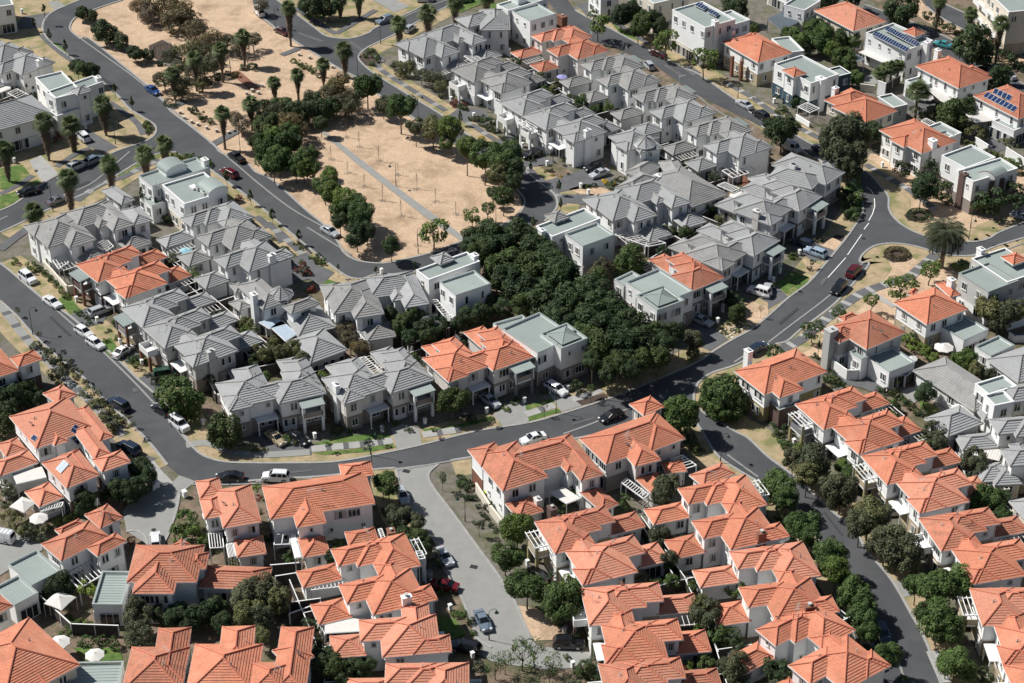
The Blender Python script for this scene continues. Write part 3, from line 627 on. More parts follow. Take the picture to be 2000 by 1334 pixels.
# green metal roofs with a square pyramid
def fhouse(lab, main, rear, pyr, **k):
    h = H(lab, 'g', 'white', 'taupe', **k).px(main, 6.0, 'm').px(rear, 5.3, 'm').px(pyr, 6.25, 'm', up='trim')
    def f(s):
        w = s.w[2]; mb = MB(); c = w.q(w.L/2, w.D/2, 7.35); e = .7; z = 6.68
        C = [w.q(e, e, z), w.q(w.L-e, e, z), w.q(w.L-e, w.D-e, z), w.q(e, w.D-e, z)]
        for i in range(4):
            a, b = C[i], C[(i+1) % 4]; mb.tri(a, b, c); n = 12
            for q in range(1, n):
                t = q / n; p = a.lerp(b, t); mb.bar(p + Vector((0, 0, .02)), (p.lerp(c, 1 - abs(2*t - 1) * 1.0) if False else p + ((a.lerp(b, .5) - p) * 0 + (c - a.lerp(b, .5)) * (1 - abs(2*t-1)))) + Vector((0, 0, .02)), .03, 0, 4, None, False)
            mb.bar(a, c, .06)
        mb.build('pyramid_roof', M['metal'], s.root)
    return h.feat(f)
fhouse('green metal-roofed house with square pyramid beside the orange single', 'c2 455,1282 175,1097 720,1170', 'c2 160,1125 80,1080 240,1020', 'c2 430,1332 262,1208 636,1240')
fhouse('green metal-roofed house with square pyramid left of the dark trees', '23 150,742 -60,600 270,577', '23 -70,610 -110,570 60,520', '23 287,720 165,630 442,656')
# turret houses
def turret(px, r=1.9, z=6.0, m='white'):
    def f(s):
        p = pts(px, z)[0]; mb = MB(); P = [(p.x + r*.86*math.cos(math.pi*k/4), p.y + r*.86*math.sin(math.pi*k/4)) for k in range(8)]
        mb.prism(P, 0, z); mb.build('turret_wall', M[m], s.root); rb = MB(); Q = [Vector((p.x + r*1.08*math.cos(math.pi*k/4), p.y + r*1.08*math.sin(math.pi*k/4), z)) for k in range(8)]
        c = Vector((p.x, p.y, z + 1.35))
        for k in range(8):
            a, b = Q[k], Q[(k+1) % 8]
            for i in range(6):
                t0, t1 = i/6, (i+1)/6; u = Vector((0, 0, .06)); rb.quad(a.lerp(c, t0), b.lerp(c, t0), b.lerp(c, t0) + u, a.lerp(c, t0) + u); rb.quad(a.lerp(c, t0) + u, b.lerp(c, t0) + u, b.lerp(c, t1), a.lerp(c, t1))
            rb.bar(a + Vector((0, 0, .05)), c + Vector((0, 0, .05)), .09, 1, 5)
        rf = rb.build('turret_roof', [M['grey'], M['gcap']], s.root)
        gb = MB(); gb.prism([(q.x + (q.x - p.x)*.04, q.y + (q.y - p.y)*.04) for q in Q], z - .2, z - .01); gb.build('gutter', M['trim'], rf, org=s.root.location)
        for k in range(8):
            a = Vector((*P[k], 0)); b = Vector((*P[(k+1) % 8], 0)); n = ((a + b)/2 - Vector((p.x, p.y, 0))).normalized(); q = (a + b)/2 + n * .05
            if n.y < .2: put_window(s.root, Vector((q.x, q.y, z - 1.9)), n, 'm')
    return f
h = H('white house with octagonal grey turret left of the long low roof', 'g').px('c5 1745,357 1463,100 1710,15').px('c5 1450,175 1382,95 1480,10', 4.4).px('c5 1490,372 1372,288 1570,285', 3.2).px('c6 165,408 70,330 455,285', 5.4).feat(turret('c5 1935,185', z=6.0)).feat(chimney('c5 1640,185', top=7.3))
H('long low house with tan-grey roof and glazed pergola', 'g', 'lgrey').px('c6 240,655 60,400 690,620', 3.1).px('c6 370,942 112,712 760,785', 3.2).px('c6 420,560 290,395 560,500', 3.15)
h = H('white house with octagonal grey turret below the pale driveway', 'g').px('13 690,880 565,800 745,765').px('13 672,885 600,843 730,850', 5.4).px('13 885,868 800,790 735,880', 5.4).feat(turret('13 778,840', z=6.0))
H('low house with broad grey roof and arched porch beside the flower bed', 'g').px('c2 300,240 173,190 440,130', 3.3).px('c2 680,492 1005,372 600,150', 3.5).px('c2 580,330 440,110 640,160', 3.45).feat(chimney('c2 445,215', top=4.8)).px('c2 250,380 92,320 380,225', 5.2)
h = H('grey-roofed house with skylight at the top of the curved road', 'g', 'white', 'taupe').px('c2 1735,235 1640,130 1893,190').px('c2 1805,297 1365,135 1595,62', 5.5).px('c2 1690,335 1325,240 1580,180', 5.45)
def skyl(s):
    p = pts('c2 1540,140', 6.6)[0]; w = s.w[1]; mb = MB(); mb.box(p.xy, w.ex, w.ey, .6, .5, 6.0, 6.95, 0); mb.box(p.xy, w.ex, w.ey, .48, .38, 6.95, 6.97, 1); mb.build('skylight', [M['trim'], M['glass']], s.root)
h.feat(skyl)
H('low grey roof wing with brick yard wall beside the skylight house', 'g').px('c2 1310,350 1170,240 1440,290', 3.0)
# right side
h = H('orange-roofed house with chimney at the road junction island', 'o', 'white', 'olive').px('24 345,842 165,708 20,1010').px('24 68,997 -70,880 197,937', 5.55).px('24 65,1080 -35,990 180,1015', 3.2, 'm', up='brown').feat(chimney('23 1385,715', top=7.3)).px('23 1420,905 1360,850 24 60,850', 5.4)
h = H('orange-roofed house with grey walls and curved white porch', 'o', 'lgrey', 'white').px('z6 560,745 1025,545 620,272').px('z6 240,668 30,530 500,560', 5.45).px('z6 300,418 225,370 490,370', 5.4).px('z6 828,1033 560,845 1115,900', 3.2, 'm', up='white').px('z6 500,882 350,790 585,845', 3.6, 'm', up='white').feat(chimney('z6 145,500', m='lgrey', sz=.7, top=7.0))
def porch(s):
    w = s.w[0]; mb = MB(); P = [pts('z6 ' + q, 1.9)[0].xy for q in ('155,860', '335,985', '440,985', '495,960')]
    for a, b in zip(P, P[1:]): d = (b - a).normalized(); n = Vector((-d.y, d.x)); c = (a + b)/2; mb.box(c, d, n, (b-a).length/2 + .05, .1, 0, 1.9)
    mb.build('porch_wall', M['white'], s.root)
h.feat(porch)
h = H('orange-roofed house with tan walls above the umbrella courtyard', 'o', 'white', 'tan').px('z6 1275,452 880,190 1730,245').px('z6 1555,125 1380,-30 1650,75', 5.45).px('z6 1110,112 1040,90 1225,62', 5.4).px('24 1145,670 1005,585 1280,600', 3.2, 'm', up='white').feat(chimney('24 1075,298', top=7.4))
h = H('long flat metal-roofed house with grey top and orange pyramid', 'o', 'lgrey', 'white').px('24 1290,385 1115,275 1455,312', 6.3, 'm').px('24 1400,330 1190,190 1560,240', 6.35, 'f').px('24 1435,218 1365,172 1510,182', 7.3).feat(chimney('24 1248,120', top=7.6))
h = H('low grey-roofed house with carport and round lawn tree', 'g', 'white').px('c7 1040,835 430,430 730,285', 3.1)
h.feat(lambda s: [fbox(s, 'garage_door', Fr(s.w[0].o, s.w[0].ex, s.w[0].ey), s.w[0].L - 7.2, s.w[0].L - 1.2, .32, .4, .05, 2.3, 'trim')])
H('flat metal-roofed white house between two grey hipped roofs', 'g').px('c7 1240,800 1135,690 1440,760', 5.6, 'f').px('c7 1180,690 1045,580 1425,570', 5.65, 'f')
H('low grey-roofed house with dormer behind the right terrace pairs', 'g').px('c7 775,1092 540,912 1200,1010', 3.5)
H('low wide grey roof at the right edge below the curved white wall', 'g').px('c7 1480,552 1165,320 1560,120', 3.1).px('c7 1205,300 1045,203 1437,190', 3.1, 'm')
h = H('cream grey-roofed wing with white awning beside the ochre pair', 'g', 'cream').px('c7 1290,1335 1010,1270 1240,1205', 2.7, 'a')
H('grey-roofed lower house at the right edge behind the tree-lined terraces', 'g', 'cream').px('34 1330,177 1270,55 1480,130', 2.9).px('34 1560,440 1412,272 1600,220', 3.1).px('34 1500,60 1410,-60 1560,30', 5.5)
# top right block
H('orange-roofed house at the top edge left of the solar house', 'o', 'cream', 'tan').px('14 500,182 270,62 678,118').px('14 330,175 200,112 290,90', 3.2, 'f')
h = H('flat-roofed white house with two long rows of solar panels', 'o').px('14 805,305 572,200 975,250', 6.4, 'f').px('14 862,216 788,185 918,190', 7.5).feat(chimney('14 932,245', top=7.6)).px('14 700,378 530,305 600,285', 2.8, 'a', up='canvas')
h = H('orange-roofed house with white verandah right of the banana palms', 'o', 'white', 'tan').px('14 1115,518 865,388 1297,448').px('14 1180,470 1080,420 1290,430', 5.5).px('14 1045,620 925,515 1095,582', 2.7, 'a', up='canvas').px('14 870,520 800,480 950,480', 3.1, 'f').feat(chimney('14 995,290', top=7.2))
h = H('orange-roofed house with big solar array at the right edge', 'o', 'white').px('14 1465,697 1203,562 1590,590').px('14 1215,720 1140,655 1330,690', 2.9, 'a', up='canvas').px('14 1440,775 1312,715 1499,735', 3.1, 'f')
h = H('flat-roofed white and teal house with orange pyramid', 'o', 'white', 'teal').px('14 250,497 35,383 355,412', 6.3, 'f').px('14 150,453 83,413 218,428', 6.9).px('14 365,467 300,425 477,432', 3.4, 'f', up='teal').feat(chimney('14 310,455', top=7.0, sz=.7))
h = H('orange-roofed house behind the white garden pergola', 'o', 'cream', 'taupe').px('14 572,722 757,648 575,548').px('14 490,655 330,588 590,560', 5.45).px('14 735,640 640,575 805,612', 3.4, 'f', up='lgrey').feat(chimney('14 395,512', top=6.9))
h = H('orange-roofed house with tall white chimney and pale green roof wing', 'o', 'white', 'white').px('z4 727,728 228,452 615,300').px('z4 517,656 345,560 577,490', 5.45).px('z4 905,605 1197,500 960,365', 5.0, 'f').px('z4 905,603 790,530 1105,525', 5.12, 'm').feat(chimney('z4 862,560', top=7.2, sz=.55))
h = H('flat-roofed white and taupe house with brown chimney and arched canopy', 'g', 'white', 'taupe').px('z4 1335,1082 1130,955 1815,890', 6.3, 'f').px('z4 1245,922 960,770 1600,790', 6.33, 'f').feat(chimney('z4 1232,958', m='brown', sz=.55, top=7.0))
def arch(s):
    w = s.w[0]; P = [pts('z4 ' + q, 7.0)[0] for q in ('1405,950', '1595,1002', '1750,940', '1560,885')]; mb = MB(); n = 10
    for k in range(n):
        t0, t1 = k/n, (k+1)/n; h0, h1 = .7*math.sin(math.pi*t0), .7*math.sin(math.pi*t1)
        a, b = P[0].lerp(P[1], t0) + Vector((0, 0, h0)), P[0].lerp(P[1], t1) + Vector((0, 0, h1)); c, d = P[3].lerp(P[2], t1) + Vector((0, 0, h1)), P[3].lerp(P[2], t0) + Vector((0, 0, h0))
        mb.quad(a, b, c, d); z = Vector((0, 0, -.15)); mb.quad(a + z, b + z, b, a, 1); mb.quad(d + z, c + z, c, d, 1)
        a2 = a.copy(); b2 = b.copy(); a2.z = b2.z = 6.3; mb.quad(a2, b2, b + z, a + z, 2)
    mb.build('arched_canopy', [M['metal'], M['brick'], M['white']], s.root)
    for q in ('1555,1060', '1680,1020'):
        p = pts('z4 ' + q, 5.6)[0]; mb = MB(); mb.box(p.xy, w.ex, w.ey, .45, .35, 0, 5.6); mb.build('brown_pier', M['brown'], s.root)
h.feat(arch)
h = H('orange-roofed house with brick piers beside the top right road', 'o', 'white', 'tan').px('13 1440,368 1228,245 14 125,300').px('13 1330,300 1228,245 1400,190', 5.45).px('14 105,320 20,235 182,277', 3.4, 'f').feat(chimney('13 1290,175', top=7.1))
def piers(s):
    w = s.w[0]
    for q in ('13 1292,330', '13 1345,355'):
        p = pts(q, 4.4)[0]; mb = MB(); mb.box(p.xy, w.ex, w.ey, .28, .28, 0, 4.4); mb.build('brick_pier', M['brick'], s.root)
h.feat(piers)
h = H('three-storey flat-roofed cream house with small solar panels', 'g', 'white', 'cream', cat='house').px('13 1130,172 938,65 1250,90', 8.6, 'f').px('13 1300,152 1190,95 1370,112', 6.3, 'f').feat(chimney('13 1190,120', top=9.8, sz=.5))
H('cream modern house at the top edge left of the three-storey house', 'g', 'cream', 'cream').px('13 830,30 735,-30 1000,-40', 6.4, 'f')
H('white modern house with lawn at the top edge', 'g').px('14 212,70 90,35 300,10', 5.6, 'f').px('14 110,-10 0,-60 200,-60', 3.4, 'f')
H('white garage at the top edge beside the orange pair', 'g').px('13 520,-5 450,-60 600,-40', 5.0, 'f')
h = H('beige apartment block with balconies in the top right corner', 'g', 'cream', 'tan', cat='apartment block', name='apartment_block').px('14 1410,80 1240,-80 1700,-60', 9.5, 'f')
def bal(s):
    w = s.w[0]
    for z in (3.0, 6.2):
        for k in range(3):
            a = 2 + k * 4.5; mb = MB(); mb.prism([w.q(a, -1.3, 0).xy, w.q(a+3.2, -1.3, 0).xy, w.q(a+3.2, 0, 0).xy, w.q(a, 0, 0).xy], z, z + .15)
            mb.prism([w.q(a, -1.3, 0).xy, w.q(a+3.2, -1.3, 0).xy, w.q(a+3.2, -1.2, 0).xy, w.q(a, -1.2, 0).xy], z + .15, z + 1.1); mb.build('balcony', M['trim'], s.root)
h.feat(bal)
hs('two long rows of solar').feat(solar('14 608,205 808,305 830,280 635,178', 14, 1, flat=7.0)).feat(solar('14 680,175 870,275 893,250 708,152', 14, 1, flat=7.0))
hs('big solar array').feat(solar('14 1255,570 1435,662 1460,632 1285,540', 8, 1, plane=True)).feat(solar('14 1310,550 1412,598 1432,568 1330,518', 4, 1, plane=True))
hs('blue solar panels beside').feat(solar('c8 415,783 460,826 496,782 455,742', 2, 1)).feat(solar('c8 415,735 450,760 480,725 445,697', 1, 2)).feat(solar('c8 178,785 205,804 224,776 200,757', 1, 1))
hs('one pale skylight').feat(solar('c8 328,965 360,993 412,940 378,908', 2, 1, 'poly'))
hs('small solar panels').feat(solar('13 1140,68 1195,98 1215,78 1165,50', 4, 1, flat=9.1)).feat(solar('13 1065,30 1125,60 1150,38 1095,10', 4, 1, flat=9.1))
for px_, nm in (('14 530,310', 0),): pass
# ------------------------------------------------------------------ ground
LV = [0]
def sheet(name, txt, m, z=None, world=None):
    P = world or pts(txt, 0); LV[0] += 1
    n_ = LV[0]; z = .004 * (n_ if n_ < 22 else 22 + (n_ % 6)) if z is None else z
    V = [Vector((p.x, p.y, 0)) for p in P]; tr = tessellate_polygon([V]); me = bpy.data.meshes.new(name)
    tr = [t if (V[t[1]] - V[t[0]]).cross(V[t[2]] - V[t[0]]).z > 0 else t[::-1] for t in tr]
    me.from_pydata([(p.x, p.y, z) for p in V], [], tr); me.materials.append(M[m]); o = bpy.data.objects.new(name, me); COL.objects.link(o); o['kind'] = 'structure'; return o
def smooth(P, n=4):
    out = []
    for i in range(len(P) - 1):
        p0, p1, p2, p3 = P[max(0, i-1)], P[i], P[i+1], P[min(len(P)-1, i+2)]
        for k in range(n):
            t = k / n; out.append(.5*((2*p1) + (p2-p0)*t + (2*p0-5*p1+4*p2-p3)*t*t + (3*p1-p0-3*p2+p3)*t**3))
    out.append(P[-1]); return out
def strip(mb, P, wd, z, z1=None, m=0, off=0):
    P = [Vector((p.x, p.y, 0)) for p in P]; N = []
    for i in range(len(P)):
        d = (P[min(i+1, len(P)-1)] - P[max(i-1, 0)]).normalized(); N.append(Vector((-d.y, d.x, 0)))
    A = [p + n*(off - wd/2) for p, n in zip(P, N)]; B = [p + n*(off + wd/2) for p, n in zip(P, N)]
    for i in range(len(P) - 1):
        u = Vector((0, 0, (z1 if z1 is not None else z) + (i % 5) * .0007))
        mb.quad(A[i]+u, A[i+1]+u, B[i+1]+u, B[i]+u, m)
        if z1 is not None:
            l = Vector((0, 0, z)); mb.quad(A[i]+l, A[i+1]+l, A[i+1]+u, A[i]+u, m); mb.quad(B[i+1]+l, B[i]+l, B[i]+u, B[i+1]+u, m)
def struct(name, mb, m):
    o = mb.build(name, m);
    if o: o['kind'] = 'structure'
    return o
gm = MB(); gm.quad((-1500, -300, 0), (1500, -300, 0), (1500, 2500, 0), (-1500, 2500, 0)); struct('ground', gm, M['earth'])
GROUND = """
sheet dry park 158,77 173,72 230,118 287,164 320,194 333,214 367,240 417,280 433,297 480,314 500,334 533,350 600,410 633,437 660,470 673,492 700,507 747,512 790,505 850,490 912,465 960,446 1000,428 1020,405 1016,382 960,332 900,292 817,239 745,192 705,160 660,133 590,92 545,62 500,30 488,-20 245,-20 187,20 150,35 137,52 140,64
sheet yard yard_ground 0,455 43,435 83,415 167,378 205,358 230,342 280,312 313,300 337,297 352,305 433,352 520,430 600,495 640,523 560,600 400,600 100,570 20,530 0,515
sheet verge verge 0,412 30,398 80,362 113,343 165,325 230,295 283,277 303,262 302,245 280,230 253,213 233,190 213,172 187,150 145,117 110,92 90,72 83,53 90,35 110,20 157,0 100,-20 -60,-20 -60,440
sheet verge verge 683,76 720,65 733,55 800,25 850,0 860,-30 560,-30 540,0 575,25 615,55 640,72
sheet yard yard_ground 713,130 740,150 800,187 870,230 903,257 950,285 1000,318 1025,333 1053,357 1080,377 1088,393 1085,410 1063,433 1160,460 1300,400 1350,280 1100,120 900,0 870,15 830,35 770,68 745,80 715,95 700,112
sheet yard yard_ground 1123,20 1143,32 1193,57 1267,97 1333,132 1367,147 1433,193 1480,220 1560,268 1610,295 1690,335 1740,350 2000,330 2000,200 1800,100 1700,0 1500,-40 1100,-30
sheet yard yard_ground 300,768 335,800 360,850 375,872 400,892 440,903 500,905 560,905 660,902 767,882 830,868 930,843 1035,826 1100,808 1187,780 1233,762 1300,735 1363,707 1393,687 1427,666 1467,644 1500,618 1540,582 1577,555 1610,518 1653,465 1667,445 1683,420 1685,400 1675,370 1640,338 1560,300 1500,350 1400,500 1200,650 900,780 600,850 380,800 240,690 85,560 20,500 0,515 20,530 85,585 137,618 205,680 240,712 268,740
sheet yard yard_ground 0,588 33,618 63,652 113,698 163,738 187,765 233,808 270,842 300,875 315,898 330,912 350,929 330,1000 200,950 0,700
sheet yard yard_ground 863,904 912,895 1000,880 1100,862 1200,840 1270,812 1345,803 1375,850 1400,889 1435,915 1480,945 1480,1000 1200,1200 1050,1262 1037,1250 1020,1210 1000,1166 967,1116 933,1070 883,1002 850,959 837,935 840,921
sheet yard yard_ground 1480,945 1535,985 1580,1032 1625,1097 1670,1162 1695,1217 1705,1272 1710,1360 1600,1360 1400,1000
sheet yard yard_ground 1363,765 1355,778 1357,790 1370,803 1383,812 1403,822 1433,842 1463,858 1500,893 1553,932 1600,976 1633,1006 1667,1032 1693,1076 1730,1119 1753,1152 1783,1206 1800,1236 1820,1283 1845,1360 1950,1360 1900,1100 1650,900 1560,860 1540,760 1620,620 1563,645 1537,667 1507,676 1440,712 1393,728 1372,742
sheet dry island 1700,485 1720,478 1747,476 1780,480 1810,488 1833,497 1897,500 1943,482 2000,465 2060,470 2060,600 1800,620 1700,660 1620,700 1510,690 1537,667 1563,645 1623,600 1657,565 1697,517 1680,513 1683,500
sheet dry island 1672,350 1700,358 1722,368 1735,385 1736,408 1748,428 1775,448 1820,465 1893,473 1930,467 1950,455 2000,435 2060,400 2060,330 1900,330 1700,300
sheet dry median 1790,-10 1810,15 1835,35 1900,70 1950,97 2010,120 2060,140 2060,160 2010,140 1950,118 1890,88 1830,55 1790,30
STRIPS x x
sheet asphalt road 110,20 157,0 175,-40 250,-40 240,0 187,18 150,33 137,50 140,62 158,77 173,75 230,120 287,167 320,197 333,217 367,243 417,283 433,300 480,317 500,337 533,353 600,413 633,440 660,473 673,495 700,510 747,515 790,507 850,492 912,467 960,448 1000,430 1022,405 1018,380 960,330 900,290 817,237 745,190 705,157 660,133 590,90 545,60 500,25 485,-40 530,-40 540,0 575,25 615,55 640,72 683,76 720,65 733,55 800,25 850,0 880,-30 930,-30 900,0 870,15 830,35 770,68 745,80 715,95 700,112 713,130 740,150 800,187 870,230 903,257 950,285 1000,318 1025,333 1053,357 1080,377 1088,393 1085,410 1063,433 1000,458 920,495 870,520 812,530 793,536 735,537 707,545 677,540 643,516 600,482 555,445 500,397 433,348 400,325 352,303 337,297 313,300 280,312 230,342 205,358 167,378 83,415 43,435 0,455 -60,480 -60,440 0,412 30,398 80,362 113,343 165,325 230,295 283,277 303,262 302,245 280,230 253,213 233,190 213,172 187,150 145,117 110,92 90,72 83,53 90,35
sheet asphalt road -60,480 0,515 20,530 85,585 137,618 205,680 240,712 268,740 300,768 335,800 360,850 375,872 400,892 440,903 500,905 560,905 660,902 767,882 830,868 930,843 1035,826 1100,808 1187,780 1233,762 1300,735 1363,707 1393,687 1427,666 1467,644 1500,618 1540,582 1577,555 1610,518 1653,465 1667,445 1683,420 1685,400 1675,370 1650,345 1610,320 1500,255 1360,185 1270,122 1190,90 1143,77 1103,43 1060,-10 1030,-40 1080,-40 1123,20 1143,32 1193,57 1267,97 1333,132 1367,147 1433,193 1480,220 1560,268 1610,295 1690,335 1722,368 1735,385 1736,408 1748,428 1775,448 1820,465 1893,473 1930,467 1950,455 2000,435 2060,400 2060,440 2000,465 1943,482 1897,500 1833,497 1810,488 1780,480 1747,476 1720,478 1700,485 1683,500 1680,513 1697,517 1657,565 1623,600 1563,645 1537,667 1507,676 1440,712 1393,728 1367,745 1357,765 1355,778 1357,790 1370,803 1383,812 1403,822 1433,842 1463,858 1500,893 1553,932 1600,976 1633,1006 1667,1032 1693,1076 1730,1119 1753,1152 1783,1206 1800,1236 1820,1283 1845,1360 1710,1360 1705,1270 1695,1215 1670,1160 1625,1095 1580,1030 1535,982 1490,948 1435,915 1400,889 1375,850 1345,803 1270,822 1200,842 1100,862 1000,880 912,895 863,904 773,915 730,918 640,930 560,935 500,939 430,945 383,941 350,929 327,909 300,875 270,842 233,808 187,765 163,738 113,698 63,652 33,618 0,588 -60,540
sheet asphalt road 1830,-30 1833,3 1907,37 1950,62 2000,85 2060,110 2060,135 2000,112 1950,92 1900,68 1835,33 1810,13 1790,-30
sheet asphalt road 1690,10 1790,47 1867,83 1917,120 2000,165 2060,190 2060,230 2000,190 1900,150 1830,100 1760,60 1680,25
sheet concrete2 road 773,915 863,904 840,921 837,935 850,959 883,1002 933,1070 967,1116 1000,1166 1020,1210 1037,1250 1050,1262 1110,1270 1160,1275 1150,1300 1080,1310 1000,1300 960,1292 930,1275 923,1222 903,1176 883,1139 850,1090 833,1045 800,1005 780,945
sheet concrete2 road 327,952 350,929 383,941 350,966 345,995 330,1040 317,1066 287,1064 247,1038 240,1000 270,960 300,950
sheet concrete2 driveway 0,1035 40,1045 80,1050 83,1075 20,1112 0,1125 -40,1140 -40,1040
sheet concrete2 path 628,260 634,257 700,308 760,355 845,418 912,467 900,471 835,428 750,362 690,315
sheet concrete driveway 11 170,945 240,910 345,1020 250,1070
sheet asphalt2 driveway 11 470,770 500,750 690,865 600,900 500,850
sheet asphalt2 driveway 11 130,100 290,75 260,160 170,170 80,170
sheet concrete2 driveway 11 280,15 340,5 385,40 320,65
sheet asphalt2 driveway 21 410,515 520,465 640,500 600,560 500,590
sheet asphalt2 driveway 21 690,735 780,690 830,760 740,800
sheet asphalt2 driveway 21 805,885 900,845 1010,900 960,970 890,965
sheet concrete2 driveway 22 790,1180 860,1150 960,1180 970,1275 830,1305
sheet asphalt2 driveway 22 0,1230 90,1200 320,1210 330,1290 325,1334 100,1334
sheet concrete2 driveway 22 1385,1100 1499,1020 23 70,1010 100,1135 0,1165 22 1450,1165
sheet concrete2 driveway 23 200,950 330,985 410,1045 290,1080
sheet asphalt2 driveway 23 1040,560 1150,560 1265,655 1160,725 1090,690
sheet asphalt2 driveway 23 1380,380 1499,440 24 0,480 24 120,405 24 0,300
sheet asphalt2 driveway 24 150,120 230,60 330,115 400,135 350,200 250,190
sheet asphalt2 driveway z6 150,1000 420,1130 600,1080 820,1220 650,1260 500,1200 380,1180 200,1100
sheet concrete2 driveway c7 300,640 470,580 500,720 420,770
sheet pave driveway c7 600,720 780,760 1000,830 800,900 700,840
sheet asphalt2 driveway 14 800,560 900,520 1000,600 900,680 720,600
sheet asphalt2 driveway 14 1230,850 1330,790 1400,870 1300,910
sheet concrete2 driveway 14 540,480 600,420 680,470 620,500
sheet asphalt2 driveway 13 50,960 160,900 270,960 130,980
sheet asphalt2 driveway 13 200,1060 470,980 640,1080 440,1100 270,1130
sheet asphalt2 driveway 13 250,1140 480,1140 430,1200 300,1190
sheet asphalt2 driveway 12 1110,690 1180,640 1330,640 1370,690 1200,710
sheet asphalt2 driveway 12 1380,830 1499,790 13 60,900 13 0,960 12 1480,870
sheet asphalt2 driveway 13 990,400 1040,380 1110,430 1060,445
sheet asphalt2 driveway 13 380,30 500,0 640,110 580,135 430,90
sheet concrete2 driveway 12 680,0 820,0 900,40 810,75
sheet asphalt2 driveway c4 1080,520 1170,500 1270,590 1130,650
sheet asphalt2 driveway c4 1300,800 1440,735 1560,880 1740,960 1590,1110 1470,1030 1250,1080 1200,1060
sheet asphalt2 driveway 31 780,10 850,0 920,20 880,50 820,50
sheet lawn lawn 11 0,990 130,965 190,1040 60,1110 0,1110
sheet lawn lawn 11 0,1150 100,1120 220,1050 240,1070 80,1190 0,1230
sheet lawn lawn 11 260,250 330,250 435,345 430,365 380,345
sheet lawn lawn 11 690,1030 800,970 930,900 950,915 790,1010 700,1055
sheet lawn lawn 12 1150,60 1270,0 1380,0 1200,75
sheet lawn lawn 12 1320,40 1400,20 1499,0 12 1440,60 1380,75
sheet lawn lawn 13 580,140 640,140 760,220 740,240 650,210
sheet lawn lawn 21 335,420 400,395 470,480 410,510
sheet lawn lawn 21 580,670 650,645 700,720 640,755
sheet lawn lawn 22 330,1270 480,1225 640,1210 790,1215 780,1235 600,1258 420,1275
sheet lawn lawn 22 335,1320 560,1300 800,1268 825,1285 700,1310 400,1334
sheet lawn lawn 22 970,1180 1100,1170 1380,1110 1400,1125 1200,1170 1000,1205
sheet lawn lawn 23 50,1050 240,1000 250,1020 90,1085
sheet lawn lawn 23 90,1110 270,1060 290,1080 100,1135
sheet lawn lawn 24 40,330 150,260 240,290 230,330 120,400
sheet lawn lawn c4 1575,1110 1670,1035 1775,1070 1700,1130
sheet lawn lawn 32 1060,940 1160,960 1240,1050 1150,1080 1080,1050
sheet lawn lawn c7 480,730 600,760 780,880 620,870 500,800
sheet lawn lawn 31 430,1130 700,1130 720,1200 500,1215
sheet lawn lawn 14 540,1010 560,1190 520,1300 430,1240 460,1050
sheet dry verge 24 300,100 380,60 440,90 390,135 320,110
sheet dry verge 23 1310,460 1400,430 1499,470 1499,520 1400,590 1340,500
sheet dry verge 24 200,180 310,220 290,260 230,260
sheet mulch mulch 24 355,70 400,40 450,50 440,90 390,100
sheet mulch mulch 24 680,150 740,125 800,135 830,170 800,200 730,205 690,185
sheet mulch mulch 14 795,1260 850,1235 920,1240 945,1275 900,1300 820,1295
sheet mulch mulch 11 830,730 860,700 900,720 910,760 870,800 835,775
sheet mulch mulch 12 600,340 650,285 700,290 730,340 700,390 640,385
sheet mulch mulch 11 880,330 870,270 950,235 1050,290 990,380 920,350
sheet mulch mulch 23 370,1020 540,970 570,1000 400,1045
sheet mulch mulch c4 1300,860 1400,830 1530,920 1440,1000 1310,980
sheet earth mulch 13 150,970 260,960 380,1020 280,1045
sheet dry verge 13 330,1110 430,1080 600,1120 590,1150 400,1140
sheet dry verge 33 20,880 140,900 330,1000 300,1080 130,1090 60,960
sheet concrete2 driveway 34 735,735 790,750 860,820 800,835
"""
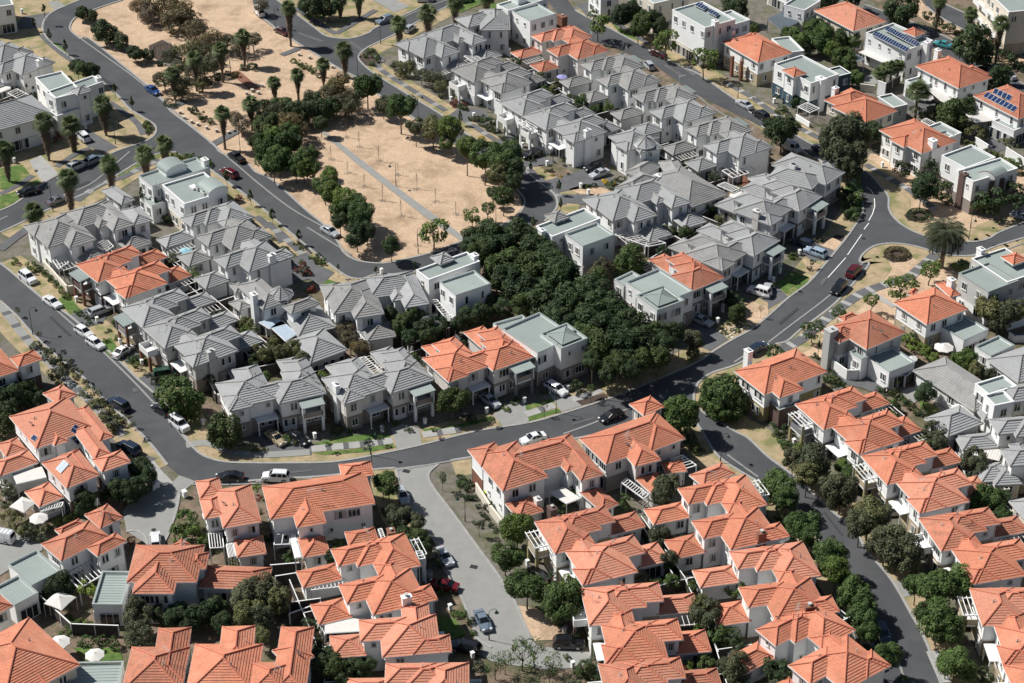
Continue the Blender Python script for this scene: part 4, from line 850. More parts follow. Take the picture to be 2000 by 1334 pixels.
KERBS = """
158,77 173,75 230,120 287,167 320,197 333,217 367,243 417,283 433,300 480,317 500,337 533,353 600,413 633,440 660,473 673,495 700,510 747,515 790,507 850,492 912,467 960,448 1000,430 1022,405 1018,380 960,330 900,290 817,237 745,190 705,157 660,133 590,90 545,60 500,25
240,0 187,18 150,33 137,50 140,62 158,77
540,0 575,25 615,55 640,72 683,76 720,65 733,55 800,25 850,0
900,0 870,15 830,35 770,68 745,80 715,95 700,112 713,130 740,150 800,187 870,230 903,257 950,285 1000,318 1025,333 1053,357 1080,377 1088,393 1085,410 1063,433
812,530 793,536 735,537 707,545 677,540 643,516 600,482 555,445 500,397 433,348 400,325 352,303 337,297 313,300 280,312 230,342 205,358 167,378 83,415 43,435 0,455
0,412 30,398 80,362 113,343 165,325 230,295 283,277 303,262 302,245 280,230 253,213 233,190 213,172 187,150 145,117 110,92 90,72 83,53 90,35 110,20 157,0
0,515 20,530 85,585 137,618 205,680 240,712 268,740 300,768 335,800 360,850 375,872 400,892 440,903 500,905 560,905 660,902 767,882 830,868 930,843 1035,826 1100,808 1187,780 1233,762 1300,735 1363,707 1393,687 1427,666 1467,644 1500,618 1540,582 1577,555 1610,518 1653,465 1667,445 1683,420 1685,400 1675,370 1650,345
1123,20 1143,32 1193,57 1267,97 1333,132 1367,147 1433,193 1480,220 1560,268 1610,295 1690,335 1722,368 1735,385 1736,408 1748,428 1775,448 1820,465 1893,473 1930,467 1950,455 2000,435
2000,465 1943,482 1897,500 1833,497 1810,488 1780,480 1747,476 1720,478 1700,485 1683,500 1680,513 1697,517 1657,565 1623,600 1563,645 1537,667 1507,676 1440,712 1393,728 1367,745 1357,765 1355,778 1357,790 1370,803 1383,812 1403,822 1433,842 1463,858 1500,893 1553,932 1600,976 1633,1006 1667,1032 1693,1076 1730,1119 1753,1152 1783,1206 1800,1236 1820,1283 1845,1360
1710,1360 1705,1270 1695,1215 1670,1160 1625,1095 1580,1030 1535,982 1490,948 1435,915 1400,889 1375,850 1345,803
1200,842 1100,862 1000,880 912,895 880,900
773,915 730,918 640,930 560,935 500,939 430,945 383,941
327,909 300,875 270,842 233,808 187,765 163,738 113,698 63,652 33,618 0,588
855,908 840,921 837,935 850,959 883,1002 933,1070 967,1116 1000,1166 1020,1210 1037,1250
773,915 780,945 800,1005 833,1045 850,1090
350,966 345,995 330,1040 317,1066
1833,3 1907,37 1950,62 2000,85
2000,112 1950,92 1900,68 1835,33 1810,13
1690,10 1790,47 1867,83 1917,120 2000,165
31 740,450 800,445 850,480 862,530
32 1160,750 1190,800 1215,860 1270,1000 1300,1080 1380,1130
"""
PATHS = [
 ('21 0,450 60,530 130,620 200,700 300,800 400,900 520,1010 640,1130 720,1220', 1.5, 'concrete2', 'asphalt2', 3.4),
 ('31 870,45 920,110 985,175', 1.7, 'concrete', None, 3),
 ('21 1090,1275 1200,1262 1290,1285 1345,1320', 1.5, 'concrete2', None, 4), ('00 448,885 500,889 545,888 605,884', 1.5, 'concrete2', None, 4),
 ('22 325,1298 480,1283 640,1268 800,1248', 1.6, 'concrete', 'asphalt2', 2.4),
 ('22 975,1215 1080,1200 1180,1185', 1.6, 'concrete', 'asphalt2', 2.6),
 ('23 80,1095 160,1070 250,1040', 1.5, 'concrete', 'asphalt2', 2.4),
 ('23 350,1005 430,985 520,950', 1.5, 'concrete', 'asphalt2', 2.4),
 ('24 60,715 180,665 330,545 450,450 560,380 700,330 820,290 900,230 980,160', 1.9, 'asphalt2', 'concrete', 2.6),
 ('24 610,385 740,465', 1.1, 'concrete', None, 3),
 ('14 0,640 120,720 200,760 330,825', 1.5, 'asphalt2', 'concrete', 2.6),
 ('14 570,965 700,1040 850,1130 980,1230', 1.5, 'asphalt2', 'concrete', 3.0),
 ('13 1240,480 1400,570 1499,640', 1.4, 'asphalt2', 'concrete', 2.4),
 ('13 590,130 700,190 800,260', 1.3, 'asphalt2', None, 2.6),
 ('12 690,320 740,350 720,400 900,520 1110,650', 1.3, 'asphalt2', 'concrete2', 4),
 ('12 1210,700 1400,820', 1.3, 'asphalt2', 'concrete2', 4),
 ('13 60,950 150,1040 250,1120 300,1200', 1.3, 'asphalt2', 'concrete2', 3),
 ('11 240,205 330,290 440,370', 1.3, 'asphalt2', None, 4),
 ('11 640,600 700,640 800,720 840,790', 1.3, 'asphalt2', None, 4),
 ('11 700,1050 830,985 930,935', 1.5, 'asphalt2', 'concrete2', 4),
 ('11 330,980 450,900 530,870', 1.3, 'asphalt2', None, 4),
 ('11 450,1180 560,1100 690,1045', 1.5, 'asphalt2', 'concrete2', 4),
 ('11 0,1140 120,1080 190,1030', 1.2, 'asphalt2', None, 4),
 ('21 0,130 90,60 160,10', 1.8, 'asphalt2', None, 4),
 ('12 225,45 380,150 470,200', 1.4, 'asphalt2', None, 4), ('12 470,200 600,120 700,60', 1.4, 'asphalt2', None, 4),
 ('12 150,325 250,285', 1.5, 'asphalt2', None, 4),
 ('11 980,640 1080,595', 2, 'asphalt2', None, 4), ('11 1240,850 1390,770', 1.8, 'asphalt2', None, 4),
 ('11 1370,420 1430,470 1499,530', 2, 'brick', None, 4),
 ('33 0,0 100,160 260,330', .9, 'concrete2', None, 4),
 ('34 960,1150 1040,1334', 1.6, 'concrete', None, 4),
 ('c4 1010,420 1170,560 1390,750', 1.4, 'asphalt2', 'concrete2', 4), ('12 0,1270 40,1300 75,1334', 1.4, 'asphalt2', None, 4),
 ('31 0,1000 60,1050', 1.0, 'concrete2', None, 4),
]
LINES = ['11 475,230 600,320 780,450 960,600 1100,720 1270,870 1400,980 1499,1065', '12 0,1065 200,1220 400,1334 420,1345', '22 300,0 430,80 560,160',
 '21 0,205 200,370 400,545 600,725 800,920 1000,1140 1110,1270', '11 450,1118 560,1060 760,890', '11 0,1290 45,1268', '11 330,1050 480,980 620,905',
 '12 850,110 960,60 1120,0', '24 0,675 150,560 290,455 365,395', '24 490,270 530,230 560,205', '23 300,1210 480,1145 690,1060 860,1040', '32 0,158 200,138 330,140', '33 1260,0 1370,80 1440,130',
 '34 750,1180 780,1260 800,1334', '32 830,90 1240,20', '13 1080,560 1200,650 1420,780', '00 375,947 430,948 510,945', '23 1440,720 1380,740 1300,790', '24 1130,165 1300,160 1499,90']
DASH = ['24 350,295 455,178', '24 465,162 548,42', '24 562,12 590,-25', '14 590,1295 612,1255 625,1210 622,1165', '14 618,1140 600,1115 575,1100', '14 455,1030 515,1062', '14 270,920 400,1000', '14 95,815 235,905', '14 -40,740 40,790', '13 1380,650 1440,690']
for ln in GROUND.strip().splitlines():
    if ln.startswith('STRIPS'):
        for t_ in [KERBS.strip().splitlines()[q] for q in (2, 3, 4, 5, 6, 7, 8, 9, 10, 12, 14)]:
            mb = MB(); strip(mb, smooth(pts(t_)), 8.0, LV[0] * .004 + .003); struct('verge', mb, M['verge'])
        LV[0] += 1; continue
    _, m_, nm_, rest = ln.split(None, 3)
    if len(rest.split()) < 4: continue
    sheet({'island': 'verge', 'median': 'road_median', 'mulch': 'garden_bed'}.get(nm_, nm_), rest, m_)
for txt in KERBS.strip().splitlines():
    mb = MB(); strip(mb, smooth(pts(txt)), .38, 0, .15); struct('kerb', mb, M['kerb'])
ZL = .095
# footpaths: asphalt strips with pale concrete bands
for txt, wd, m1, m2, gap in PATHS:
    P = smooth(pts(txt), 5); mb = MB(); strip(mb, P, wd, ZL + .02 + .0); acc = 0
    for a, b in zip(P, P[1:]):
        acc += (b - a).length
        if m2 and acc > gap:
            acc = 0; d = (b - a).normalized(); strip(mb, [a, a + d * gap * .34], wd, ZL + .024, m=1)
    struct('footpath', mb, [M[m1], M[m2 or m1]])
mb = MB()
for txt in LINES: strip(mb, smooth(pts(txt), 4), .32, ZL + .03)
o = struct('road_edge_line', mb, M['line'])
mb = MB()
for txt in DASH: strip(mb, pts(txt), .16, ZL + .034)
struct('road_centre_line', mb, M['trim'])
for h in HOUSES: h.make()
windows()
# ------------------------------------------------------------------ trees: trunk with limbs, crown of leaf-sized faces
def blob_crown(r, lobes, per, leaf, seed, flat=.85, open_=0.0, tall=1.0, cone=False):
    rg = random.Random(seed); mb = MB()
    L = []
    for i in range(lobes):
        for _ in range(30):
            p = Vector((rg.uniform(-1, 1), rg.uniform(-1, 1), rg.uniform(-.75, 1)))
            if .25 < p.length < 1 and all((p - q).length > .32 for q, _r in L): break
        rr = rg.uniform(.26, .44)
        if cone: k = max(.15, 1 - (p.z + 1) / 2); p.x *= k; p.y *= k; rr *= .5 + k * .5
        L.append((p * .76, rr))
    for c, rr in L:
        for k in range(int(per * rr / .38)):
            d = Vector((rg.gauss(0, 1), rg.gauss(0, 1), rg.gauss(0, 1) + .25)).normalized()
            if d.dot(c.normalized()) < -.35: continue
            p = c + d * rr * rg.uniform(.72, 1.06); p = Vector((p.x * r, p.y * r, p.z * r * flat * tall))
            n = (d + Vector((rg.uniform(-.7, .7), rg.uniform(-.7, .7), rg.uniform(-.3, .9)))).normalized()
            u = n.cross(Vector((rg.uniform(-1, 1), rg.uniform(-1, 1), rg.uniform(-1, 1)))).normalized(); v = n.cross(u); s = leaf * rg.uniform(.6, 1.25)
            mb.quad(p - u*s, p - v*s*.55, p + u*s, p + v*s*.55)
    return mb, [(Vector((c.x*r, c.y*r, c.z*r*flat*tall)), rr*r) for c, rr in L]
def trunk(mb, L, h, r0, seed):
    """z=0 is the crown centre, the foot is at -h"""
    rg = random.Random(seed); top = -.15 * h; fork = Vector((rg.uniform(-.1, .1), rg.uniform(-.1, .1), -h * .45))
    mb.tube([Vector((0, 0, -h - .1)), Vector((rg.uniform(-.06, .06), 0, -h*.75)), fork], lambda t: r0 * (1 - .35*t), 0, 7)
    for c, rr in L[:9]: mb.tube([fork, fork.lerp(c, .55) + Vector((0, 0, -.1*rr)), c], lambda t: r0 * .55 * (1 - .75*t), 0, 5)
CR = {}
def crown_set(key, n, **k):
    out = []
    for i in range(n):
        mb, L = blob_crown(seed=hash(key) % 1 + i * 17 + len(key) * 101, **k); tb = MB(); trunk(tb, L, k['r'] * TH.get(key, 1.5), k['r'] * .055, i); out.append((mb, tb.mesh('trunk', [M['bark']])))
    CR[key] = out
TH = dict(big=1.55, small=1.7, bush=.8, scrub=1.0, cone=1.35, thin=1.5)
crown_set('big', 7, r=3.0, lobes=26, per=300, leaf=.21, flat=.98)
crown_set('small', 4, r=1.2, lobes=11, per=110, leaf=.12)
crown_set('bush', 5, r=1.0, lobes=10, per=95, leaf=.11, flat=.8)
crown_set('scrub', 4, r=3.0, lobes=24, per=190, leaf=.17, flat=.7)
crown_set('cone', 3, r=1.0, lobes=16, per=120, leaf=.11, tall=1.8, cone=True)
crown_set('thin', 3, r=2.0, lobes=14, per=60, leaf=.14, flat=.95)
CM = {}
def crown_mesh(key, i, mt):
    k = (key, i, mt)
    if k not in CM: CM[k] = CR[key][i][0].mesh('crown', [LM[mt]])
    return CM[k]
def palm_mesh(h, r, skirt, seed):
    rg = random.Random(seed); t = MB(); f = MB(); s = MB()
    t.tube([Vector((0, 0, -h - .1)), Vector((.05, 0, -h*.5)), Vector((0, 0, 0))], lambda q: .26 - .08*q, 0, 8)
    for i in range(int(520 * skirt)):
        z = -rg.random() ** 1.1 * h * .62 * skirt; a = rg.uniform(0, 6.28); rr = (.95 + z / (h * .62 * skirt) * .55) * r * .62 * rg.uniform(.6, 1)
        d = Vector((math.cos(a), math.sin(a), 0)); p = d * rr * .35 + Vector((0, 0, z)); e = d * rr + Vector((0, 0, z - rg.uniform(.5, 1.1))); w_ = Vector((-d.y, d.x, 0)) * rg.uniform(.05, .13); s.quad(p - w_, e - w_*.5, e + w_*.5, p + w_)
    for i in range(46):
        a = i * 2.399 + rg.uniform(-.2, .2); el = rg.uniform(-.75, 1.25); d = Vector((math.cos(a)*math.cos(el), math.sin(a)*math.cos(el), math.sin(el)))
        base = d * r * .36 + Vector((0, 0, .1)); f.bar((0, 0, 0), base, .03)
        side = d.cross(Vector((0, 0, 1))).normalized(); up = side.cross(d)
        for k in range(11):
            b = (k - 5) / 5 * 1.25; q = (d * math.cos(b) + side * math.sin(b)); ln = r * .78 * (1 - abs(b) * .2)
            m1 = base + q * ln * .55 + up * .05; e = base + q * ln * .95 + Vector((0, 0, -.22 * r * rg.uniform(.6, 1.2))); wv = q.cross(up).normalized() * .085
            f.quad(base - wv*.2, m1 - wv, m1 + wv, base + wv*.2); f.tri(m1 - wv, e, m1 + wv)
    return f.mesh('fronds', [LM['palm']]), t.mesh('trunk', [M['bark']]), s.mesh('dead_fronds', [M['thatch']])
PALMS = {}
def canary():
    rg = random.Random(3); f = MB()
    for i in range(96):
        a = i * 2.399; el = 1.35 - 1.8 * i / 96; L = 3.6 * rg.uniform(.85, 1.05); P = []; d0 = Vector((math.cos(a), math.sin(a), 0)); p = Vector((0, 0, 0)); e = el; L *= 1.25
        for k in range(9): P.append(p.copy()); p = p + (d0 * math.cos(e) + Vector((0, 0, math.sin(e)))) * L / 8; e -= .22
        f.tube(P, .03, 0, 3)
        for k in range(2, 9):
            for t in (0, .33, .66):
                q = P[k-1].lerp(P[k], t); s = Vector((-d0.y, d0.x, 0)); ln = .75 * math.sin(math.pi * (k - 1 + t) / 9) + .12
                for sg in (-1, 1):
                    tip = q + s * sg * ln + d0 * ln * .5 + Vector((0, 0, -.12)); wv = d0 * .05; f.tri(q - wv*1.5, tip, q + wv*1.5)
    return f.mesh('fronds', [LM['olive_1']])
def tree_at(kind, mt, x, name, label, cat, group, hc, r, p):
    """p: crown centre in the world, r: crown radius, hc: its height"""
    g = thing(name, (p.x, p.y, 0), label, cat, group, rnd.uniform(0, 6.28))
    if kind == 'palm':
        key = (round(hc), round(r * 2)); sk = x
        if (key, sk) not in PALMS: PALMS[(key, sk)] = palm_mesh(hc, r, sk, 1)
        f, t, s = PALMS[(key, sk)]; inst('crown', f, g, (0, 0, hc)); inst('trunk', t, g, (0, 0, hc)); inst('dead_fronds', s, g, (0, 0, hc)); return g
    base = {'big': 3.0, 'small': 1.2, 'bush': 1.0, 'scrub': 3.0, 'cone': 1.0, 'thin': 2.0}[kind]; sc = r / base; n = len(CR[kind]); i = rnd.randrange(n)
    z = r * rnd.uniform(.92, 1.12)
    
    ux = rnd.uniform(.86, 1.16); vv = rnd.choice(['', '', '_0', '_1']); inst('crown', crown_mesh(kind, i, mt + vv), g, (0, 0, hc), rnd.uniform(0, 6.28), (sc * ux, sc / ux, z / base))
    if kind != 'bush': inst('trunk', CR[kind][i][1], g, (0, 0, hc), 0, (sc, sc, hc / (base * TH[kind])))
    return g
def crowns(kind, mt, txt, name, cat, desc, where, hc=None, group=None, skirt=1.0):
    """txt: crown centre x,y and radius (both in tile pixels)[, height of the centre]"""
    T = toks(txt, 0); n = len(T); f = FR['00']; k = 0; lst = []
    for t in txt.split():
        if ',' not in t: f = FR[t]; continue
        a = [float(q) for q in t.split(',')]
        if a[2] < 8: continue
        x, y = f[0] + a[0]/f[2], f[1] + a[1]/f[2]; h0 = a[3] if len(a) > 3 else hc
        p0 = W(x, y, h0 or 3); dist = (p0 - Vector((0, 0, CAMH))).length; r = a[2] / f[2] * dist / FPX; r0 = r; r *= {'big': 1.17, 'scrub': 1.22, 'small': 1.15, 'bush': 1.12, 'cone': 1.2, 'palm': 1.35}.get(kind, 1)
        h = h0 if h0 else r0 * {'bush': .55, 'scrub': .8, 'cone': 1.7}.get(kind, 1.3)
        lst.append((y, W(x, y, h), r, h))
    lst.sort(key=lambda q: q[0])
    for i, (y, p, r, h) in enumerate(lst):
        lab = desc + ' ' + where if n == 1 else '%s, %s from the top %s' % (desc, ORD[i] if i < len(ORD) else 'number %d' % (i+1), where)
        tree_at(kind, mt, skirt, name, lab, cat, (group or (cat + 's ' + where)) if n > 1 else None, h, r, p)
B_ = crowns
B_('big', 'dark', '11 480,75,38 540,90,30 555,165,28 615,190,62 710,240,42 790,310,46 865,320,33', 'park_tree', 'tree', 'dark round park tree', 'beside the bend of the left park road')
B_('scrub', 'brown', '11 980,50,75 1060,120,95 1140,170,65 1240,250,75 880,60,60 830,20,50 1060,60,70 12 30,30,40', 'scrub_tree', 'scrub tree', 'brownish half bare scrub tree', 'in the thicket of the upper park', 2.6)
B_('scrub', 'olive', '11 1110,310,80 1040,400,50 1330,240,45 1180,310,60 960,460,55 1060,500,70 1400,260,50 1480,230,45 1000,330,50 1150,420,60 1250,370,55 1180,480,45', 'scrub_tree', 'scrub tree', 'olive green scrub tree', 'below the playground', 2.6)
B_('bush', 'dark', '11 1130,640,35 1180,680,35 1240,710,25 1000,600,40 1330,430,20 1380,440,25 1220,470,35 1270,450,30 1430,390,30 1480,390,30 1180,530,20 940,370,25', 'bush', 'bush', 'low dark bush', 'in the middle park planting')
B_('palm', 'palm', '11 845,905,48,5.5 960,845,48,5 640,965,50,6.5 395,1050,58,7.5 195,1245,50,5.5 600,615,52,6.5 255,715,52,8 415,735,52,5.5 25,880,50,6.5', 'palm_tree', 'palm tree', 'fan palm with shaggy trunk skirt', 'along the left side road', group='fan palms', skirt=1.2)
B_('palm', 'palm', '11 1010,435,42,5.5 1135,345,42,7 1290,295,42,7 1420,215,40,6.5 1300,665,42,7.5 1465,610,42,5.5 12 240,440,34,6.5 390,378,36,6 105,485,36,5', 'palm_tree', 'palm tree', 'slim fan palm', 'inside the park', group='fan palms', skirt=.8)
B_('palm', 'palm', '12 190,50,42,8.5 490,0,42,4 515,295,42,6 835,140,45,7 1005,80,52,7 1165,20,45,6 1350,-10,40,4 600,-20,36,5', 'palm_tree', 'palm tree', 'tall fan palm', 'along the top cross road', group='fan palms', skirt=1.1)
B_('palm', 'palm', '14 1005,8,36,7 1190,80,36,7 1365,140,44,9 1400,420,30,3', 'palm_tree', 'palm tree', 'fan palm', 'in the top right avenue median', group='fan palms', skirt=.9)
B_('palm', 'palm', '14 655,430,38,3.5 690,400,32,3.5 725,400,38,4 765,385,34,4', 'palm_tree', 'palm tree', 'young feathery palm', 'beside the black gate below the solar rows', skirt=.2)
B_('palm', 'palm', '14 880,540,62,6', 'palm_tree', 'palm tree', 'loose feathery palm', 'beside the white round umbrella top right', skirt=.15)
B_('big', 'mid', '12 100,790,60 40,900,60,3.5 200,780,55,4 100,960,60,4 230,960,60,4 60,840,60,4 300,985,60,4 400,1085,58,4 465,1140,58,4 560,1235,62,4 500,1235,55,3 600,1190,50,5 165,830,55 135,915,62 275,930,62 325,900,40 435,1030,50 430,1120,60 520,1170,68 615,1260,75', 'park_tree', 'tree', 'domed green park tree', 'in the row left of the park path', 5)
B_('big', 'dark', '12 40,750,60 20,830,55 220,840,50 160,900,50 490,1290,45 22 790,100,50 590,40,65 650,20,50', 'park_tree', 'tree', 'dark lower park tree', 'behind the row left of the park path', 3.5)
B_('big', 'mid', '12 650,505,72,5 845,620,78,6 1140,745,65,6 1120,830,40,3.5 1235,860,60,6 1340,900,75,6.5 1450,950,75,6 1480,880,50,5', 'park_tree', 'tree', 'tall domed green tree', 'in the row right of the park', group='park trees on the right side')
B_('big', 'olive', '12 745,615,45,3 935,735,48,4.5 1035,750,66,4.5 1300,840,35,3 1420,1010,60,5', 'park_tree', 'tree', 'smaller grey-green tree', 'in the row right of the park')
B_('big', 'dark', '13 0,900,60,6 10,980,65,5.5 10,1060,50,4 12 1450,1150,55,4 1390,1130,35,3', 'park_tree', 'tree', 'dense dark tree', 'at the lower right tip of the park')
B_('small', 'mid', '22 1040,20,85,3.5 12 1265,1265,52,3 1360,1225,48,3', 'park_tree', 'tree', 'round tree', 'at the bottom tip of the dry park')
B_('big', 'dark', '12 60,640,55 160,620,60 250,660,65 330,600,60 400,640,70 380,720,40 100,710,45', 'park_tree', 'tree', 'dense dark tree', 'in the copse across the middle of the park', 3)
B_('scrub', 'brown', '12 420,560,60 480,500,65 520,600,65 200,730,80 260,760,55 450,600,55 550,560,45', 'scrub_tree', 'scrub tree', 'brown tinged tree', 'in the copse across the middle of the park', 3)
B_('scrub', 'olive', '12 120,650,55 300,650,65 450,520,60 500,460,45 560,620,50 40,700,50', 'scrub_tree', 'scrub tree', 'olive tree', 'in the copse across the middle of the park', 3)
B_('scrub', 'bare', '11 1410,720,55,2.5 800,40,40,3 860,90,45,2.5 1380,690,40,3', 'bare_tree', 'bare tree', 'bare twiggy grey tree', 'in the park planting')
# saplings
SAP = toks('12 350,865 440,935 537,1015 635,1095 742,1175 850,1265 528,805 605,862 720,945 832,1025 943,1105 1052,1180 1170,1255 22 945,105')
sm = MB(); rg = random.Random(5)
for k in range(16):
    z = .9 + k * .1; a = k * 2.4; ln = .42 * (1 - k / 22); sm.bar((0, 0, z), (math.cos(a)*ln, math.sin(a)*ln, z + .45), .012, 0, 3)
sm.bar((0, 0, 0), (0, 0, 2.7), .03, 0, 5); sme = sm.mesh('branches', [M['bark']])
ring = MB()
for k in range(40): a = rg.uniform(0, 6.28); q = rg.uniform(0, .75); ring.box(Vector((math.cos(a)*q, math.sin(a)*q)), Vector((1, 0)), Vector((0, 1)), rg.uniform(.03, .07), rg.uniform(.03, .06), 0, rg.uniform(.02, .05))
rme = ring.mesh('mulch_ring', [M['pave']])
for i, (p, e, s_) in enumerate(SAP):
    g = thing('sapling', (p.x, p.y, .1), 'leafless staked sapling, %s from the top left in the dry park' % ORD[i], 'sapling', 'saplings beside the park path', i * 1.1)
    inst('branches', sme, g, sc=rnd.uniform(.85, 1.2)); inst('mulch_ring', rme, g)
# street trees and yards
B_('cone', 'dark', '11 195,125,17 285,195,20 380,262,21 670,515,18 770,590,19 1325,1025,27 1465,1140,24 22 250,35,24 480,225,12 703,245,20 930,215,14 12 95,1250,27 1195,675,22 13 275,1080,22 285,1185,20 125,1295,20 110,970,15', 'street_tree', 'street tree', 'small upright dark street tree', 'along the kerbs round the park', 2.3)
B_('cone', 'dark', '11 128,450,9,3.5 155,500,9,3 826,1130,24,4.5 912,1170,16,4 255,45,18,4 13 1478,0,5,2 22 712,415,10,3.5 23 705,440,13,3 14 890,470,18,4.5 795,440,12,3.5 24 300,680,18,3.5 c1 645,905,22,2.5 c9 0,0,5,2', 'cypress', 'cypress', 'narrow dark cypress', 'beside house walls')
B_('big', 'dark', '11 480,400,42,4 530,410,40,3.5 450,385,35,3.5 540,430,30,3 12 330,40,60,3.5 420,50,55,3 370,0,50,4 290,30,40,3', 'garden_tree', 'tree', 'dense dark garden tree', 'near the top left houses', 3)
B_('bush', 'red', '11 330,800,35 c4 700,140,45 c6 370,130,60 22 310,1,1', 'bush', 'bush', 'rusty red bush', 'left of the park loop')
B_('bush', 'mid', '11 190,440,30 100,530,40 200,560,30 210,1000,10 1020,910,28 1070,920,32 1130,920,30 1190,940,35 1220,960,30 960,1250,45 1010,1230,45 1050,1220,30 985,1280,40 1040,1270,30', 'bush', 'bush', 'green garden bush', 'round the top left houses')
B_('scrub', 'olive', 'c9 180,730,80,2 300,690,70,2.5 350,800,70,2.5 430,840,70,2.5 c9 520,860,80,2.5 550,930,70,2 640,680,60,3 60,700,50,1.2 c9 120,800,50,1', 'garden_tree', 'tree', 'grey-green garden tree', 'below the top centre block', 2.5)
B_('small', 'mid', '13 505,130,68,4.5 900,240,70,4.5 1125,350,75,4.5', 'street_tree', 'street tree', 'bushy bright street tree', 'along the top right road', group='bushy street trees')
B_('big', 'dark', '13 640,90,55 770,130,60 830,120,50 700,60,50 870,150,45 740,170,45 1310,40,70,4 14 340,0,60 500,-20,50', 'garden_tree', 'tree', 'dark garden tree', 'in the yards along the top edge', 3.5)
B_('small', 'yellow', '13 1045,300,35,1 560,0,1,1 22 1190,1,1,.5', 'bush', 'bush', 'yellow flowering bush', 'beside the top right road')
B_('bush', 'mid', '13 400,580,48,2.5 525,650,28 1170,1205,35,2.2 13 1190,1060,40 1140,1010,45 970,940,40 c1 870,190,40 c1 1510,560,70,3', 'bush', 'bush', 'green courtyard bush', 'among the centre grey roofs')
B_('big', 'mid', '14 270,170,60 330,210,60 300,250,55 140,200,50 200,250,50 420,230,50 380,290,45 500,230,45 440,330,55 480,370,40 14 520,455,42,2', 'garden_tree', 'tree', 'green back garden tree', 'left of the solar row house', 3)
B_('big', 'dark', '14 780,60,95,4.5 1210,270,105,5 1340,480,75,3 1080,690,95,3.5 1150,640,60,3 1030,650,50,2.5 13 1420,170,30,3', 'garden_tree', 'tree', 'broad dark evergreen tree', 'in the top right gardens')
B_('big', 'olive', '14 450,760,105,9 420,880,90,6 500,880,85,6 380,820,80,7 540,800,60,7 480,970,70,4', 'eucalyptus', 'tree', 'tall olive gum tree', 'beside the upper curved road', group='tall gum trees beside the curved road')
B_('big', 'dark', '14 610,770,60,4 85,760,85,5 30,740,50,5 925,1090,70,4 900,1120,50,4', 'street_tree', 'street tree', 'dark street tree', 'along the upper curved road')
B_('bush', 'dark', '14 1010,1090,58,2.2 14 80,640,40 50,560,22 105,590,24 180,600,50,2 14 780,990,55,2.5 930,990,70,3 880,1010,40 990,1140,30 1050,1170,40 1300,1190,95,3 1240,1200,50,2 1430,1130,75,3.5 1460,1180,60,3 1480,1000,40', 'bush', 'bush', 'dark green shrub', 'round the white and taupe flat house')
B_('bush', 'olive', '14 1210,770,55,2.5 1180,850,35 1290,900,40 1340,920,40 1380,830,30,2.5 1430,840,35,3 1100,570,55,2 1170,580,45,2 930,660,55,2 860,640,30,3 14 480,240,1', 'bush', 'bush', 'olive shrub', 'in the right hand gardens')
B_('bush', 'bright', '14 1330,920,38 1390,950,38 1450,960,38 1480,940,30', 'hedge_bush', 'bush', 'bright hedge shrub', 'behind the taupe flat house')
B_('bush', 'dark', '14 940,90,35 1000,130,38 1060,160,35 1120,190,30 1370,320,45 1430,350,40 1480,380,45 1330,300,30', 'bush', 'bush', 'low dark planting', 'in the avenue median')
B_('bush', 'dark', '14 480,1100,50,2 520,1150,50,1.5 470,1180,45,1.5 500,1250,50 470,1270,35 440,1130,40,2', 'bush', 'bush', 'dark shrub', 'in the garden inside the road bend')
B_('big', 'dark', '23 50,60,100 150,130,100 -60,130,90 -120,40,90 20,220,100 130,260,100 250,330,100 60,350,100 300,280,90 400,380,100 180,440,100 330,470,100 480,360,85 520,470,100 440,560,100 600,500,85 560,600,105 700,590,105 520,700,90 640,720,95 750,670,90 830,620,70 890,680,65 620,800,70 430,640,80 950,600,50 -40,300,80 -150,130,80 -220,60,70 -200,160,70 -90,230,80 80,440,70 240,200,80 250,520,70 350,560,60 500,300,60 380,640,50 470,780,60 560,850,50 700,830,60 760,770,60 860,760,60 660,640,80 -250,110,50 200,150,60', 'shade_tree', 'tree', 'dark broad tree', 'in the dense grove between the flat roofs', 5, group='trees of the dense central grove')
B_('big', 'mid', '23 690,190,80,4 640,230,50,3', 'garden_tree', 'tree', 'bright green tree', 'left of the orange roof above the grove')
B_('big', 'brown', '23 540,240,60,3.5 500,290,60,3.5', 'garden_tree', 'tree', 'brown tinged tree', 'at the upper edge of the grove')
B_('big', 'olive', '23 1065,655,50,3 1060,730,35,1.5', 'garden_tree', 'tree', 'grey-green tree', 'where the grove meets the road')
B_('big', 'dark', '22 850,570,60 920,530,60 980,600,55 1060,580,60 790,500,40 900,640,45 1010,640,50 1250,520,55 1330,500,55 1400,440,50 1460,470,50 1180,560,45', 'garden_tree', 'tree', 'dark courtyard tree', 'right of the broad grey roofs', 3.5)
B_('scrub', 'brown', 'c6 760,560,110 800,680,100 900,760,80 980,780,70 700,500,60', 'garden_tree', 'tree', 'brown wispy tree', 'behind the low long roof', 3)
B_('big', 'olive', 'c6 150,800,100 230,760,70 300,900,80 60,850,90 c5 1560,500,70 1860,720,70 1780,850,80 1900,830,80', 'garden_tree', 'tree', 'olive yard tree', 'beside the glazed pergola', 3)
B_('big', 'mid', '21 1050,1000,115,3 340,0,1,1', 'street_tree', 'tree', 'round olive-green tree', 'beside the dark green four-wheel drive')
B_('big', 'dark', '21 1310,1190,95,3 22 1150,1010,85,3.5', 'street_tree', 'tree', 'dark low tree', 'in front of the lower grey terraces')
B_('bush', 'mid', '21 190,220,35,1.3 90,200,28 230,240,30 520,555,24 770,780,24,1.5 680,560,30 640,600,15 690,640,25 620,610,12 830,770,35 790,770,30 750,770,20 800,800,25 870,790,20 22 490,1130,30 500,1180,20 550,1190,22 750,1165,20,1 820,1140,22 1040,1180,22,1.5 730,1230,20,1.5 425,1270,20,1.5 1380,1120,20,1.5', 'bush', 'bush', 'small front garden bush', 'before the lower left terraces')
